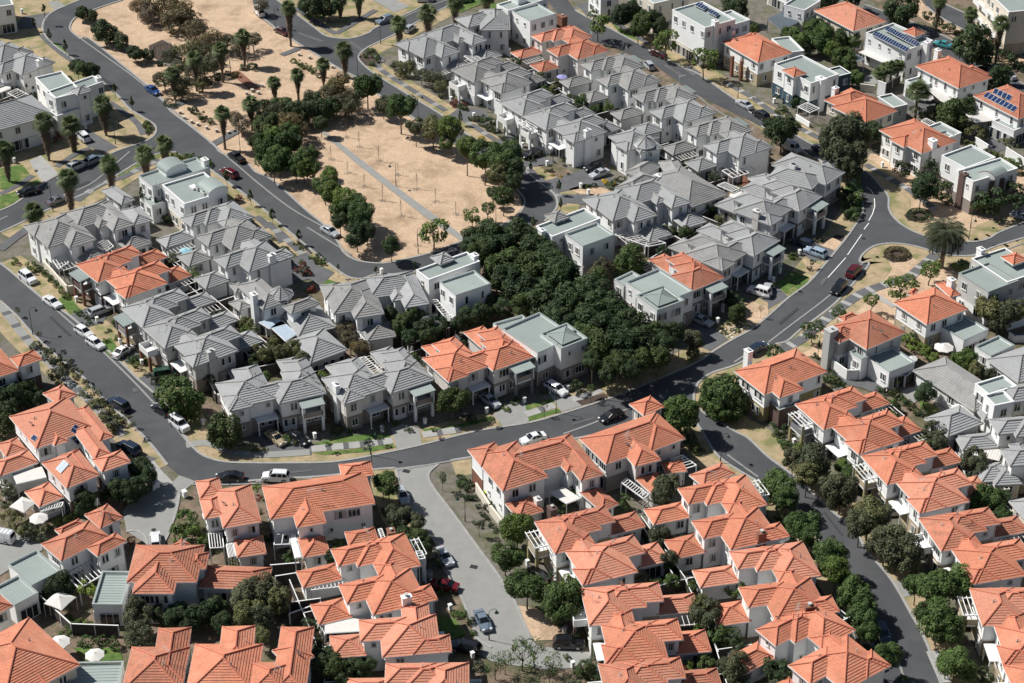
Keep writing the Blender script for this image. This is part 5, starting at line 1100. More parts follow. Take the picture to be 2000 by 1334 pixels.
B_('bush', 'mid', '21 275,265,30 305,295,30 335,325,28 365,360,28 385,390,25', 'hedge_bush', 'bush', 'clipped hedge shrub', 'along the cream wall beside the white car')
B_('bush', 'olive', '21 210,690,35 300,760,60,2 330,850,60,2 260,720,30 290,720,20 370,730,20,1.5 390,790,35 420,830,30 440,870,25 470,850,22,2 500,900,20 520,960,50,2 560,1040,50,2 590,1010,30 620,1090,45,2 650,1070,20 700,1130,30 780,1150,25,2.5 750,1110,20,2 580,970,22,2 230,620,20,1.5 100,480,18,1.5 660,1130,50,1.5 640,1180,45', 'bush', 'bush', 'scruffy verge shrub', 'between left footpath and kerb')
B_('big', 'dark', '21 50,1000,75,2.5 120,980,70,2.5 40,1060,60,2 170,950,50,2 0,960,60,2.5 90,920,45,2 220,1000,45,2 20,1150,60,2 11 -20,420,10,2', 'garden_tree', 'tree', 'dark garden tree', 'between the two left orange roofs')
B_('big', 'dark', '31 820,80,60,3 870,110,50,3 700,200,60,3 760,230,55,2.5 820,180,60,3 500,270,60,3 31 350,760,75,2.5 640,220,30,2', 'garden_tree', 'tree', 'dark tree', 'between left terraces and the cul-de-sac')
B_('bush', 'mid', '31 270,420,32 310,400,32 350,385,32 390,365,32 430,350,32 460,335,30', 'hedge_bush', 'bush', 'dark clipped hedge shrub', 'below the white round umbrella left')
B_('bush', 'olive', '31 110,420,60,1.5 170,440,50,1.2 20,290,50,1.5 40,200,55,2 60,360,50,1.5 200,490,30 250,490,35 21 1,1,1', 'bush', 'bush', 'grey-green shrub', 'beside the white van yard')
B_('bush', 'mid', '31 1090,400,90,2.5 1130,470,70,2 1060,460,60,2 1190,500,45,1.5 1180,540,40,1', 'garden_tree', 'tree', 'broad olive shrub tree', 'right of the cul-de-sac')
B_('bush', 'red', '31 770,495,28,1 32 20,250,25,2 12 1170,600,22,.6', 'bush', 'bush', 'dark red shrub', 'at the cul-de-sac kerb')
B_('bush', 'bright', '31 500,780,58,2.8 470,980,35 510,980,30 32 5,190,30,2', 'bush', 'bush', 'bright green vine bush', 'in the pergola courtyard')
B_('big', 'olive', '31 810,960,75,3.5 820,1060,80,3 790,880,50,4.5 1430,820,80,3.5 1450,920,80,3.5 32 50,780,80,3.5 130,850,70,3 20,950,70,3 30,1060,50,2.5', 'garden_tree', 'tree', 'grey-green feathery tree', 'in the lower left back gardens', 3.5)
B_('big', 'dark', '31 960,920,60 1050,930,60 1130,950,60 1200,930,60 1260,900,60 1300,980,55 1100,1000,40 1000,960,50', 'hedge_tree', 'tree', 'dark clipped tree', 'in the hedge below the big orange house', 2.5)
B_('bush', 'mid', '31 510,1090,50,1.5 660,1090,40,1 400,960,40 430,1000,40 480,1010,30 600,1080,40 250,830,35,1.5 390,1030,40 630,960,35 32 80,480,30 190,600,45,1.5 480,520,35,2 460,570,35,2 20,330,20', 'bush', 'bush', 'green shrub', 'in the lower left courtyards')
B_('big', 'mid', '32 775,165,65,4 740,150,50,3.5', 'street_tree', 'street tree', 'bright round tree', 'at the top left of the concrete lane')
B_('big', 'olive', '32 790,330,45 835,375,60 880,350,45 945,390,45', 'garden_tree', 'tree', 'grey-green tree', 'left of the concrete lane', 3)
B_('big', 'dark', '32 920,500,80 860,480,60 985,520,55 960,580,45', 'garden_tree', 'tree', 'dark tree', 'above the silver-blue parked car', 3)
B_('bush', 'mid', '32 1065,620,18,1.8 1215,930,30,1.5 1180,920,18 1150,930,20 1260,970,25 1210,1080,25 1270,1040,20 1280,1050,15 1080,650,15', 'bush', 'bush', 'small round shrub', 'in the garden beside the lane cars')
B_('big', 'dark', '32 400,1210,75,3 470,1250,70,3 600,1250,60,2.5 520,1290,60,2.5 340,1130,50,3 440,590,35,2.5 650,1230,50,2', 'garden_tree', 'tree', 'dark back garden tree', 'among the bottom orange roofs')
B_('small', 'olive', '32 1090,130,30,2.5 1305,395,32,2.5', 'street_tree', 'street tree', 'small olive street tree', 'on the verge right of the lane')
B_('bush', 'dark', '32 1200,140,35 1230,175,40 1195,170,25 1230,240,30 1270,245,30 1365,300,38 1250,250,25 1320,340,22 1350,370,22 1380,410,22 1410,440,22 1300,300,20', 'bush', 'bush', 'dark clipped shrub', 'along the pale garden wall')
B_('big', 'mid', '32 1460,590,75,3.5 1490,420,55,3.5 33 30,430,80,3.5 80,400,50,3 33 20,600,50,3 90,770,95,4 310,850,105,4 350,780,70,3.5 250,900,70,3', 'street_tree', 'street tree', 'leafy green tree', 'right of the concrete lane')
B_('thin', 'mid', '33 60,1160,100,3 130,1130,70,3.5 -40,1180,60,3 240,1210,75,2.5 220,1270,50,2 32 1400,1230,70,2.5', 'street_tree', 'street tree', 'thin leafy street tree', 'below the black wagon')
B_('bush', 'dark', '33 430,1240,60,1.5 500,1200,60,1.5 540,1240,45,1.5 390,1270,40 370,1040,30,1.5 240,700,25,2 470,1290,50', 'bush', 'bush', 'dark glossy shrub', 'at the foot of the lane terraces')
B_('big', 'olive', '33 900,180,75,3.5 880,240,60,3 870,480,60,2.5 920,600,45,3 1130,930,85,3 1100,880,55,3 1310,1250,80,3 1250,1230,50,3', 'garden_tree', 'tree', 'olive courtyard tree', 'behind the pergola yards')
B_('bush', 'mid', '33 640,290,45,1.5 660,250,30,2 370,230,45,1.5 340,210,30,2 290,310,40,1.5 930,740,50,1.5 1055,770,35,1.5 1320,780,60,2 1230,1060,80,2 1180,1080,50,1.5 1290,1050,60,2 830,1050,10 33 1130,1190,40,2 300,270,30', 'bush', 'bush', 'green courtyard shrub', 'behind the lane terraces')
B_('bush', 'red', '33 1030,1300,65,1.5 990,1310,40,1.2 1180,1290,40,1.2', 'bush', 'bush', 'rust tinted shrub', 'at the bottom edge yards')
B_('bush', 'bare', '33 750,710,60,2 23 1,1,1', 'bush', 'bush', 'leafless grey shrub', 'behind the upper lane terrace')
B_('big', 'mid', '23 990,1090,100,4.5 1050,1070,50,4 930,1060,50,4', 'street_tree', 'street tree', 'broad green tree', 'at the corner below the junction')
B_('bush', 'dark', '23 1040,1230,50,1.5 1090,1300,45 380,925,45,1.5 460,940,28,2 1010,1220,40,1.5', 'bush', 'bush', 'dark shrub', 'beside the lower curved road')
B_('thin', 'mid', '23 460,945,30,2.5 190,1040,25,2.2 1460,470,18,2', 'sapling_tree', 'street tree', 'young street tree', 'on the verge of the lower curved road')
B_('big', 'mid', '23 1235,990,120,2.8 1180,960,70,2.5 1290,1040,80,2.5 1230,1060,70,2', 'garden_tree', 'tree', 'spreading olive-green tree', 'on the junction island')
B_('bush', 'mid', '23 1230,580,18 1265,560,18 1300,550,18 1335,570,18 1240,610,18 1290,600,15 1320,600,16', 'bush', 'bush', 'small clipped shrub', 'in the white rock garden', 0.3)
B_('big', 'dark', '23 1320,500,50,2 1290,430,45,2 1250,400,45,2.5 1340,-60,40,2 920,20,40,2 1010,30,40,2', 'garden_tree', 'tree', 'dark shrubby tree', 'in the shaded front gardens of the curved road')
B_('small', 'mid', '24 785,340,80,2.8 950,255,72,2.8 610,430,48,2.5 415,490,42,2.5 262,595,60,2.6 40,720,45,2.5 24 262,200,18,1.5 135,280,15,1.5', 'street_tree', 'street tree', 'round green street tree', 'along the curved footpath right', group='street trees of the curved footpath')
B_('bush', 'dark', '24 335,770,28 270,745,20 290,760,15 850,620,25,2.5 40,1150,30 90,1180,40,1 130,1150,30,1 60,1200,35 24 240,240,20 24 1130,230,50,1.2', 'bush', 'bush', 'dark green shrub', 'round the right orange houses')
B_('bush', 'bright', '24 820,650,40 860,680,42 900,710,42 940,735,42 975,755,38 800,630,30', 'hedge_bush', 'bush', 'bright sunlit hedge shrub', 'between the two right orange houses', 1.2)
B_('big', 'bright', '24 1150,790,70,2.3', 'garden_tree', 'tree', 'round bright green tree', 'right of the low grey roof')
B_('big', 'dark', '24 920,965,60,2.6', 'garden_tree', 'tree', 'round clipped lawn tree', 'in front of the low grey-roofed house')
B_('bush', 'dark', '24 690,955,30 730,970,30 770,990,30 810,1015,30 845,1045,30 880,1075,30 920,1090,30 650,945,25 24 360,860,40,1 390,900,40,1 420,930,40 340,880,30', 'hedge_bush', 'bush', 'long hedge shrub', 'below the right driveway')
B_('big', 'olive', '24 1220,840,50,2.5 1290,870,45,2 1310,480,75,4 1390,500,70,4 1440,480,60,3.5 1350,540,60,3 24 980,1190,60,3 1000,1250,50,2.5 34 1200,20,65,3.5 1240,70,50,3', 'garden_tree', 'tree', 'grey-green garden tree', 'between the right roofs')
B_('big', 'mid', '24 620,1050,40,1 680,1060,40,1 740,1050,35,1 34 430,60,40,2.5 500,110,60,2.5 1250,260,75,2 1320,270,60,2 1370,350,45,1.5', 'garden_tree', 'tree', 'green yard shrub tree', 'behind the right terraces')
B_('big', 'mid', '34 60,190,95 110,250,70 195,410,90 240,470,60 365,590,88 400,680,75 500,810,88 555,870,75 545,970,85 590,1030,55 690,1175,70', 'street_tree', 'street tree', 'leafy street tree', 'on the left kerb of the tree-lined road', 4, group='street trees of the tree-lined road')
B_('big', 'olive', '34 270,50,100 230,110,70 430,210,90 380,180,70 590,360,100 540,400,80 650,340,70 760,540,110 690,510,90 820,590,80 34 150,20,60', 'street_tree', 'street tree', 'grey-green street tree', 'on the upper right kerb of the tree-lined road', 4.2, group='street trees of the tree-lined road')
B_('big', 'mid', '34 1040,760,110,5 960,790,80,4.5 1120,740,80,4 870,760,65,3.5 1000,960,100,4.5 1060,1020,80,4 940,920,70,4 1100,1220,90,3.5 1050,1210,60,3 1170,1270,50,2.5', 'street_tree', 'street tree', 'dense green street tree', 'on the lower right kerb of the tree-lined road', group='street trees of the tree-lined road')
B_('bush', 'dark', '34 1265,1255,35,2 1290,1300,45,1.5 1240,1310,30,1.2 34 40,1270,95,2.5 90,1250,60,2', 'bush', 'bush', 'ball-clipped dark shrub', 'near the bottom right corner')
B_('bush', 'mid', '24 250,1300,50,1.2 180,1290,40,1 330,1290,40,1 24 100,1260,40,.8 34 470,150,40,1', 'bush', 'bush', 'loose verge shrub', 'at the foot of the right terraces')
B_('bush', 'yellow', '13 545,1065,22 595,1075,18 235,1025,13 285,1035,13 12 1320,810,20 13 1050,290,30', 'bush', 'bush', 'golden yellow bush', 'in the flower beds right of the park')
B_('bush', 'dark', '13 600,1080,40,1 450,1090,20 480,1085,20 200,1000,15 330,1020,12 310,935,18 350,960,18 640,1050,30,1.5 c1 270,790,40 370,790,45 440,790,60,1.5 520,820,45 400,850,40 480,870,50 550,910,50 c1 720,1040,60 800,1010,60 780,1110,50', 'bush', 'bush', 'dark front garden shrub', 'before the white terraces of the park')
B_('bush', 'red', 'c1 100,650,30 200,630,30 60,620,25 c4 1400,880,50 1450,960,50 1330,930,45 22 1030,1,1', 'bush', 'bush', 'red flowering shrub', 'in the white terrace front gardens')
B_('bush', 'mid', '12 600,350,1 670,300,25 700,330,25 715,355,22 680,375,20 640,330,18 30,1,1 12 250,370,25 280,385,25 310,400,25 340,420,25 380,440,25 220,355,20 c4 1200,700,40 1250,740,40 1300,770,30 1330,640,40 1390,690,40 1560,830,60 1590,850,50 1620,820,40 1480,790,30 1560,760,35 1390,840,40', 'bush', 'bush', 'low green planting', 'on the verge islands of the park')
B_('bush', 'mid', '11 860,720,22 880,745,22 870,770,20 850,740,20 1030,280,15 24 700,150,1', 'bush', 'bush', 'island bed shrub', 'on the left kerb island')
# big date palm
p = W(*(1500 + 1040/2.998, 445 + 40/2.998), 6.5); g = thing('date_palm', (p.x, p.y, 0), 'big arching date palm on the dry island right of the curved road', 'palm tree')
inst('crown', canary(), g, (0, 0, 6.5)); inst('crown', canary(), g, (0, 0, 6.35), 1.0, .9) if False else None; tb = MB(); tb.tube([Vector((0, 0, 0)), Vector((.05, 0, 3)), Vector((0, 0, 6.4))], lambda t: .42 - .08*t, 0, 10); inst('trunk', tb.mesh('trunk', [M['bark']]), g)
# ring hedges on the dry islands
for px_, mt, lab in (('24 755,160', 'red', 'round ring of rusty hedge on the lower dry island'), ('14 885,1268', 'dark', 'round ring of green hedge on the upper dry island')):
    p = pts(px_)[0]; mb = MB(); rg = random.Random(2); rr = 1.7
    for k in range(2600):
        a = rg.uniform(0, 6.28); b = rg.uniform(-.3, 3.4); q = .62 * rg.uniform(.8, 1.05); c = Vector((math.cos(a), math.sin(a), 0)); s = c * (rr + math.cos(b) * q) + Vector((0, 0, .1 + math.sin(b) * q * .9))
        n = Vector((rg.uniform(-1, 1), rg.uniform(-1, 1), rg.uniform(.2, 1))).normalized(); u = n.cross(Vector((rg.uniform(-1, 1), rg.uniform(-1, 1), 0))).normalized(); v = n.cross(u); mb.quad(s - u*.1, s - v*.06, s + u*.1, s + v*.06)
    o = mb.build('ring_hedge', LM[mt if mt != 'red' else 'brown'], org=(0, 0, 0)); o.location = (p.x, p.y, .1); tag(o, lab, 'hedge')
# ------------------------------------------------------------------ vehicles
CARP = {}
for n_, c_ in dict(white=(.75, .76, .77), silver=(.42, .45, .48), black=(.012, .013, .016), navy=(.02, .03, .055), blue=(.02, .07, .22), dred=(.10, .008, .015), gold=(.42, .34, .22), grey=(.12, .13, .15), teal=(.05, .30, .32),
                   dgreen=(.02, .07, .045), pale=(.32, .42, .52), maroon=(.06, .015, .02), slate=(.16, .21, .27), bright_red=(.15, .008, .012)).items():
    m = mat(n_ + '_car_paint', c_, .22, .02, 1, spec=.6); m.node_tree.nodes['Principled BSDF'].inputs['Coat Weight'].default_value = .6; CARP[n_] = m
# side profile stations: x (front +), belt height, roof height or None
PROF = dict(
 sedan=dict(L=4.7, Wd=1.80, bonnet=[(2.32, .55), (2.2, .72), (1.2, .93), (.75, .98)], belt=.98, cab=[(1.05, .97), (.30, 1.42), (-.75, 1.43), (-1.55, 1.03)], boot=[(-1.55, 1.0), (-2.2, .95), (-2.33, .6)]),
 hatch=dict(L=4.2, Wd=1.75, bonnet=[(2.08, .55), (1.98, .75), (1.15, .97), (.8, 1.0)], belt=1.0, cab=[(1.1, .99), (.35, 1.50), (-1.45, 1.48), (-1.98, 1.02)], boot=[(-1.95, 1.0), (-2.02, .95), (-2.08, .55)]),
 wagon=dict(L=4.8, Wd=1.82, bonnet=[(2.38, .55), (2.25, .74), (1.3, .96), (.9, 1.0)], belt=1.0, cab=[(1.15, .99), (.45, 1.47), (-1.75, 1.47), (-2.25, 1.02)], boot=[(-2.25, 1.0), (-2.34, .95), (-2.38, .55)]),
 suv=dict(L=4.7, Wd=1.88, bonnet=[(2.33, .65), (2.22, .95), (1.25, 1.10), (.95, 1.14)], belt=1.14, cab=[(1.15, 1.13), (.5, 1.70), (-1.75, 1.70), (-2.15, 1.16)], boot=[(-2.2, 1.14), (-2.3, 1.0), (-2.33, .6)]),
 jeep=dict(L=4.5, Wd=1.80, bonnet=[(2.2, .7), (2.15, 1.08), (1.0, 1.15), (.8, 1.18)], belt=1.18, cab=[(.95, 1.17), (.7, 1.93), (-2.05, 1.93), (-2.15, 1.2)], boot=[(-2.15, 1.18), (-2.22, 1.0), (-2.22, .6)]),
 van=dict(L=4.9, Wd=1.85, bonnet=[(2.42, .6), (2.35, .98), (2.0, 1.1), (1.9, 1.14)], belt=1.14, cab=[(2.0, 1.13), (1.45, 1.95), (-2.25, 1.95), (-2.38, 1.18)], boot=[(-2.38, 1.14), (-2.42, 1.0), (-2.42, .5)]),
 ute=dict(L=5.0, Wd=1.82, bonnet=[(2.48, .6), (2.35, .85), (1.4, 1.02), (1.1, 1.05)], belt=1.05, cab=[(1.3, 1.04), (.7, 1.58), (-.35, 1.58), (-.6, 1.08)], boot=[(-.6, 1.05), (-2.4, 1.02), (-2.48, .6)]))
CARM = {}
def car_parts(kind):
    if kind in CARM: return CARM[kind]
    P = PROF[kind]; W2 = P['Wd'] / 2; body = MB(); L2 = P['L'] / 2
    xs = P['bonnet'] + [((P['bonnet'][-1][0] + P['boot'][0][0]) / 2, P['belt'] + .01)] + P['boot']
    ring = []
    for x, z in xs:
        e = abs(x) / L2; wf = W2 * (1 - .13 * max(0, e - .6) / .4); ring.append([(x, -wf*.97, .22), (x, -wf, .5), (x, -wf*.99, min(z, .78)), (x, -wf*.90, z), (x, 0, z + .03), (x, wf*.90, z), (x, wf*.99, min(z, .78)), (x, wf, .5), (x, wf*.97, .22)])
    for a, b in zip(ring, ring[1:]):
        for i in range(8): body.quad(a[i], a[i+1], b[i+1], b[i])
        body.quad(a[8], a[0], b[0], b[8])
    body.poly(ring[0]); body.poly(ring[-1][::-1])
    cab = P['cab']; glass = MB(); roof = MB(); wb = W2 * .90; wt = W2 * .70
    (x0, z0), (x1, z1), (x2, z2), (x3, z3) = cab
    B = [(x0, -wb*.88, z0), (x0, wb*.88, z0), (x3, wb*.92, z3), (x3, -wb*.92, z3)]; T = [(x1, -wt, z1), (x1, wt, z1), (x2, wt, z2), (x2, -wt, z2)]
    mb_ = [(x1, -wb, P['belt']), (x1, wb, P['belt']), (x2, wb, P['belt']), (x2, -wb, P['belt'])]
    glass.quad(B[0], B[1], T[1], T[0]); glass.quad(B[2], B[3], T[3], T[2])
    for s in (0, 1):
        b0, m0, m1, b1, t0, t1 = (B[0], mb_[0], mb_[3], B[3], T[0], T[3]) if s == 0 else (B[1], mb_[1], mb_[2], B[2], T[1], T[2]); glass.tri(b0, m0, t0); glass.quad(m0, m1, t1, t0); glass.tri(m1, b1, t1)
    rz = .035; o = 1.02
    R0 = [(p[0] + (.04 if i in (0, 1) else -.06), p[1]*o, p[2]) for i, p in enumerate(T)]; R1 = [(p[0]*.94 + .0, p[1]*.9, p[2] + rz + .02) for p in T]
    roof.quad(*R1); roof.quad(*R0[::-1])
    for i in range(4): j = (i+1) % 4; roof.quad(R0[i], R0[j], R1[j], R1[i])
    for b, t in zip(B, T): roof.bar(b, t, .035)
    nx = 2 if kind not in ('sedan', 'ute') else 1
    for k in range(nx):
        xm = x1 + (x2 - x1) * ((.42,) if nx == 1 else (.36, .72))[k]
        for s in (-1, 1): roof.bar((xm, s*wb, P['belt']), (xm, s*wt, z1), .035)
    if kind in ('jeep', 'van', 'suv'):
        for s in (-1, 1): roof.bar((x1 - .2, s*wt*.9, z1 + .1), (x2 + .2, s*wt*.9, z1 + .1), .025)
    if kind == 'van':
        for s in (-1, 1):
            roof.quad((x1 - .9, s*(wb + .005), 1.12), (x2, s*(wb + .005), 1.12), (x2, s*(wt + .015), z1), (x1 - .9, s*(wt + .015), z1))
        for k in range(6): roof.bar((1.2 - k*.65, -wt, z1 + .16), (1.2 - k*.65, wt, z1 + .16), .025)
    ch = None
    if kind == 'ute': ch = MB(); ch.quad((-.75, -W2*.75, 1.075), (-2.3, -W2*.75, 1.055), (-2.3, W2*.75, 1.055), (-.75, W2*.75, 1.075))
    lt = MB(); tl = MB(); ft = xs[0][0]; bz = xs[-1][1]
    lt.box(Vector((ft - .12, 0)), Vector((1, 0)), Vector((0, 1)), .14, .19, .58, .76); tl.box(Vector((xs[-1][0] + .08, 0)), Vector((1, 0)), Vector((0, 1)), .10, .13, .68, .9)
    ty = MB(); rm = MB(); r = .32 if kind not in ('suv', 'jeep') else .37; ty.bar((0, -.11, 0), (0, .11, 0), r, 0, 16); rm.bar((0, -.12, 0), (0, .12, 0), r*.64, 0, 10)
    mi = MB(); mi.box(Vector((0, 0)), Vector((1, 0)), Vector((0, 1)), .07, .1, P['belt'] - .02, P['belt'] + .13)
    ax = P['L'] * .30
    CARM[kind] = dict(body=body, roof=roof, glass=glass.mesh('window', [M['carglass']]), light=lt.mesh('headlight', [M['lamp']]), tail=tl.mesh('tail_light', [M['tail']]), tyre=ty.mesh('wheel', [M['tyre']]), rim=rm.mesh('rim', [M['rim']]), mirror=mi, r=r, ax=ax, W2=W2, ft=ft, deck=ch and ch.mesh('tray', [M['black']]), x0=x1, cm={})
    return CARM[kind]
def car(kind, col, fr, rr, label, group='cars parked along the streets', cat='car'):
    F = pts(fr)[0]; Rr = pts(rr)[0]; c = (F + Rr) / 2; ang = math.atan2(F.y - Rr.y, F.x - Rr.x); D = car_parts(kind)
    if col not in D['cm']: D['cm'][col] = (D['body'].mesh('body', [CARP[col]], smooth=False), D['roof'].mesh('roof', [CARP[col]]), D['mirror'].mesh('mirror', [CARP[col]]))
    b, r, mi = D['cm'][col]; g = thing('parked_' + {'ute': 'pickup', 'jeep': 'four_wheel_drive'}.get(kind, kind), (c.x, c.y, .125), label, cat, group, ang); g.scale = (.88, .88, .88)
    inst('body', b, g); inst('roof', r, g); inst('window', D['glass'], g)
    for s in (-1, 1):
        inst('headlight', D['light'], g, (0, s * D['W2'] * .62, 0)); inst('tail_light', D['tail'], g, (0, s * D['W2'] * .70, 0)); inst('mirror', mi, g, (D['x0'] + .45, s * (D['W2'] + .03), 0))
        for a in (D['ax'], -D['ax'] * .96):
            wv = inst('wheel', D['tyre'], g, (a, s * (D['W2'] - .12), D['r'])); inst('rim', D['rim'], wv)
    if D['deck']: inst('tray', D['deck'], g)
    return g
CARS = """
sedan blue|11 935,568|11 858,520|bright blue sedan parked beside the left park road
suv white|11 455,790|11 520,845|white off-roader on the driveway beside the shaggy palms
suv silver|11 495,970|11 410,1010|silver off-roader behind the slate wagon on the side road
wagon slate|11 595,930|11 505,975|slate blue wagon in front of the silver off-roader
sedan black|11 110,1150|11 225,1125|black sedan by the green lawn on the left side road
sedan grey|11 385,1170|11 290,1210|dark grey sedan beside the side road street lamp
ute black|11 1345,910|11 1430,965|black pickup on the park road opposite the vaulted roof
wagon dred|11 1305,1010|11 1385,1050|dark red wagon beside the vaulted roof block
wagon slate|12 715,145|12 795,115|slate blue wagon on the top cross road
hatch silver|12 930,160|12 870,205|silver hatchback under the top palms
sedan maroon|12 115,180|12 190,215|maroon sedan at the upper park corner
van white|12 0,60|12 40,110|white van cut by palms at the top park corner
hatch silver|12 950,12|12 1030,8|silver hatchback at the very top by the lawn
sedan dgreen|12 1190,20|12 1245,10|dark green car at the top edge beside the lawn
sedan maroon|13 805,310|13 905,350|maroon sedan on the top right road
hatch silver|13 775,370|13 825,425|silver-blue hatchback behind the grey ridge on the top right road
sedan silver|13 1320,605|13 1400,650|silver sedan below the striped footpath top right
suv black|13 1420,670|13 1495,715|black off-roader behind the silver sedan top right
van white|14 165,895|14 95,865|white van with roof racks beside the curved road
suv navy|14 275,875|14 340,910|navy off-roader half under the tall gum tree
sedan black|14 1215,140|14 1305,165|black sedan on the top right avenue
suv grey|14 1430,245|14 1499,270|brown-grey off-roader on the top right avenue
sedan teal|14 985,265|14 1060,285|turquoise sedan left of the broad dark evergreen
suv black|14 1230,390|14 1320,425|black car in the shade below the broad dark evergreen
sedan silver|14 1380,440|14 1430,470|silver car half hidden by the right shrubs
sedan slate|14 1460,1275|14 1510,1290|blue-grey car at the right edge in tree shade
wagon black|13 65,935|13 165,905|black wagon with roof bars on a white terrace driveway
sedan black|13 450,1005|13 520,990|black sedan in shade beside the turret house
sedan silver|13 475,1045|13 550,1020|silver sedan in front of the turret house
suv white|21 205,340|21 125,280|white off-roader topmost on the left road
sedan white|21 350,480|21 265,425|white sedan second from the top on the left road
hatch white|21 530,650|21 455,605|white hatchback third from the top on the left road
hatch white|21 600,720|21 520,670|white hatchback nose to tail below the other on the left road
sedan white|21 775,705|21 670,775|white sedan across the garden driveway
wagon silver|21 635,485|21 540,520|silver wagon on the drive under the orange terrace
jeep dgreen|21 1035,870|21 915,890|dark green boxy four-wheel drive on the left drive
suv navy|21 650,1030|21 745,1080|navy off-roader with roof bars at the left kerb
sedan black|21 905,1055|21 1005,1115|black sedan behind the white four-wheel drive
jeep white|21 1095,1205|21 1010,1140|white four-wheel drive at the lower end of the left road
suv navy|21 720,1290|21 800,1330|navy car nosing out from the left orange roofs
sedan silver|22 475,60|22 395,15|silver sedan beside the dry park on the loop road
sedan gold|22 150,1275|22 85,1225|gold sedan on the lower terrace drive
sedan black|22 290,1275|22 205,1225|black sedan beside the gold one
sedan silver|22 1410,1060|22 1330,1000|silver sedan on the drive below the orange pair
wagon white|23 300,985|23 215,935|white wagon under the green pyramid roof
sedan black|23 520,1145|23 640,1095|black sedan behind the orange roofs at the lower road
sedan white|23 65,1270|23 185,1235|white car with roof bars behind the orange ridges
sedan silver|23 1145,575|23 1075,545|silver car in the shade below the square pyramid roof
suv white|23 1405,380|23 1490,405|white off-roader on the curved road driveway
wagon navy|23 1470,705|23 1400,745|grey-blue wagon beside the junction house chimney
wagon pale|24 235,145|24 320,175|pale blue wagon on a curved road driveway
wagon navy|24 165,95|24 235,115|dark wagon beside the pale blue wagon
suv dred|24 530,245|24 475,300|dark red off-roader on the curved road bay
suv black|24 380,405|24 445,335|black off-roader below the dark red one
sedan silver|24 -15,420|24 0,350|silver car at the shaded drive above the curve
van white|31 -90,480|31 100,520|white van with ladder racks at the left edge
hatch white|31 912,497|31 915,545|white car roof behind the big stepped orange house
sedan black|31 1305,148|31 1390,146|dark car behind the end tower orange roof
suv white|32 55,145|32 185,150|white off-roader behind the long orange roof
hatch silver|32 875,295|32 840,215|silver-blue hatchback beside the round lane tree
sedan silver|32 1130,650|32 1075,575|silver-blue sedan parked mid lane
sedan bright_red|32 1060,775|32 1140,790|red car in the shade beside the lane
sedan slate|32 1355,1045|32 1300,935|grey-blue sedan next to the lane street lamp
suv black|32 1150,1130|32 1310,1165|black off-roader in the shade at the lane end
suv black|33 415,1125|33 245,1120|black wagon with roof bars on the lower drive
suv navy|34 680,1095|34 660,1040|navy car under the trees of the tree-lined road
hatch white|34 770,345|34 690,350|white hatchback under trees beside a tan terrace
sedan black|33 110,700|33 195,745|black car under the round tree beside the lane terrace
"""
for ln in CARS.strip().splitlines():
    k, a, b, lab = ln.split('|'); kd, cl = k.split(); car(kd, cl, a, b, lab, cat='van' if kd == 'van' else 'car')
# ------------------------------------------------------------------ street furniture
def lamp_mesh(h=4.5):
    p = MB(); p.bar((0, 0, 0), (0, 0, .9), .09, 0, 8, .08); p.bar((0, 0, .9), (0, 0, h), .05, 0, 8, .045)
    p.tube([Vector((.55 - .55*math.cos(math.pi*t/8), 0, h + .5*math.sin(math.pi*t/8))) for t in range(9)], .035, 0, 6); pm = p.mesh('post', [M['steel']])
    q = MB(); q.bar((1.1, 0, h - .32), (1.1, 0, h - .02), .30, 0, 12, .07); q.bar((1.1, 0, h - .02), (1.1, 0, h + .05), .07, 0, 8); qm = q.mesh('lamp_shade', [M['steel']])
    g = MB(); g.bar((1.1, 0, h - .42), (1.1, 0, h - .325), .12, 0, 10, .2); return pm, qm, g.mesh('bulb', [M['trim']])
LP = lamp_mesh()
LAMPS = """
21 193,628|21 290,600|beside the lower left road with its shadow on the asphalt
11 677,845|11 720,830|on the left corner driveway verge
11 312,1240|11 240,1190|beside the dark grey sedan on the left side road
12 730,260|12 690,250|at the top cross road corner
12 113,160|12 160,180|left of the tall palm at the upper park corner
12 820,1090|12 780,1100|beside the park path
12 597,460|12 640,430|at the upper right edge of the park
12 950,700|12 1000,680|among the right park trees beside the road
12 1405,1310|12 1450,1290|at the lower right end of the park
11 1408,900|11 1370,880|on the dry park opposite the black pickup
22 950,150|22 980,160|at the bottom tip of the dry park
23 258,1085|23 230,1100|on the striped lawn right of the white wagon
22 672,1334|22 700,1345|at the left part of the lower road kerb
32 682,130|32 660,60|behind the long orange roof at the kerb
33 1220,45|33 1290,20|above the orange roofs at the tree-lined road
32 1225,390|32 1185,400|on the dry verge right of the lane
32 1365,1085|32 1410,1070|beside the grey-blue sedan in the lane
23 975,760|23 1000,790|in the grove edge at the junction
13 1322,575|13 1290,540|between the footpath and the top right road
24 40,370|24 70,350|on the shaded lawn of the curved road
14 1185,1334|14 1210,1300|on the upper dry island
24 1175,70|24 1200,90|behind the date palm
"""
for ln in LAMPS.strip().splitlines():
    a, b, lab = ln.split('|'); P = pts(a)[0]; Q = pts(b)[0]; g = thing('street_lamp', (P.x, P.y, .1), 'dark green hooked street lamp ' + lab, 'street lamp', 'hooked street lamps', math.atan2(Q.y - P.y, Q.x - P.x))
    for n, m in zip(('post', 'lamp_shade', 'bulb'), LP): inst(n, m, g)
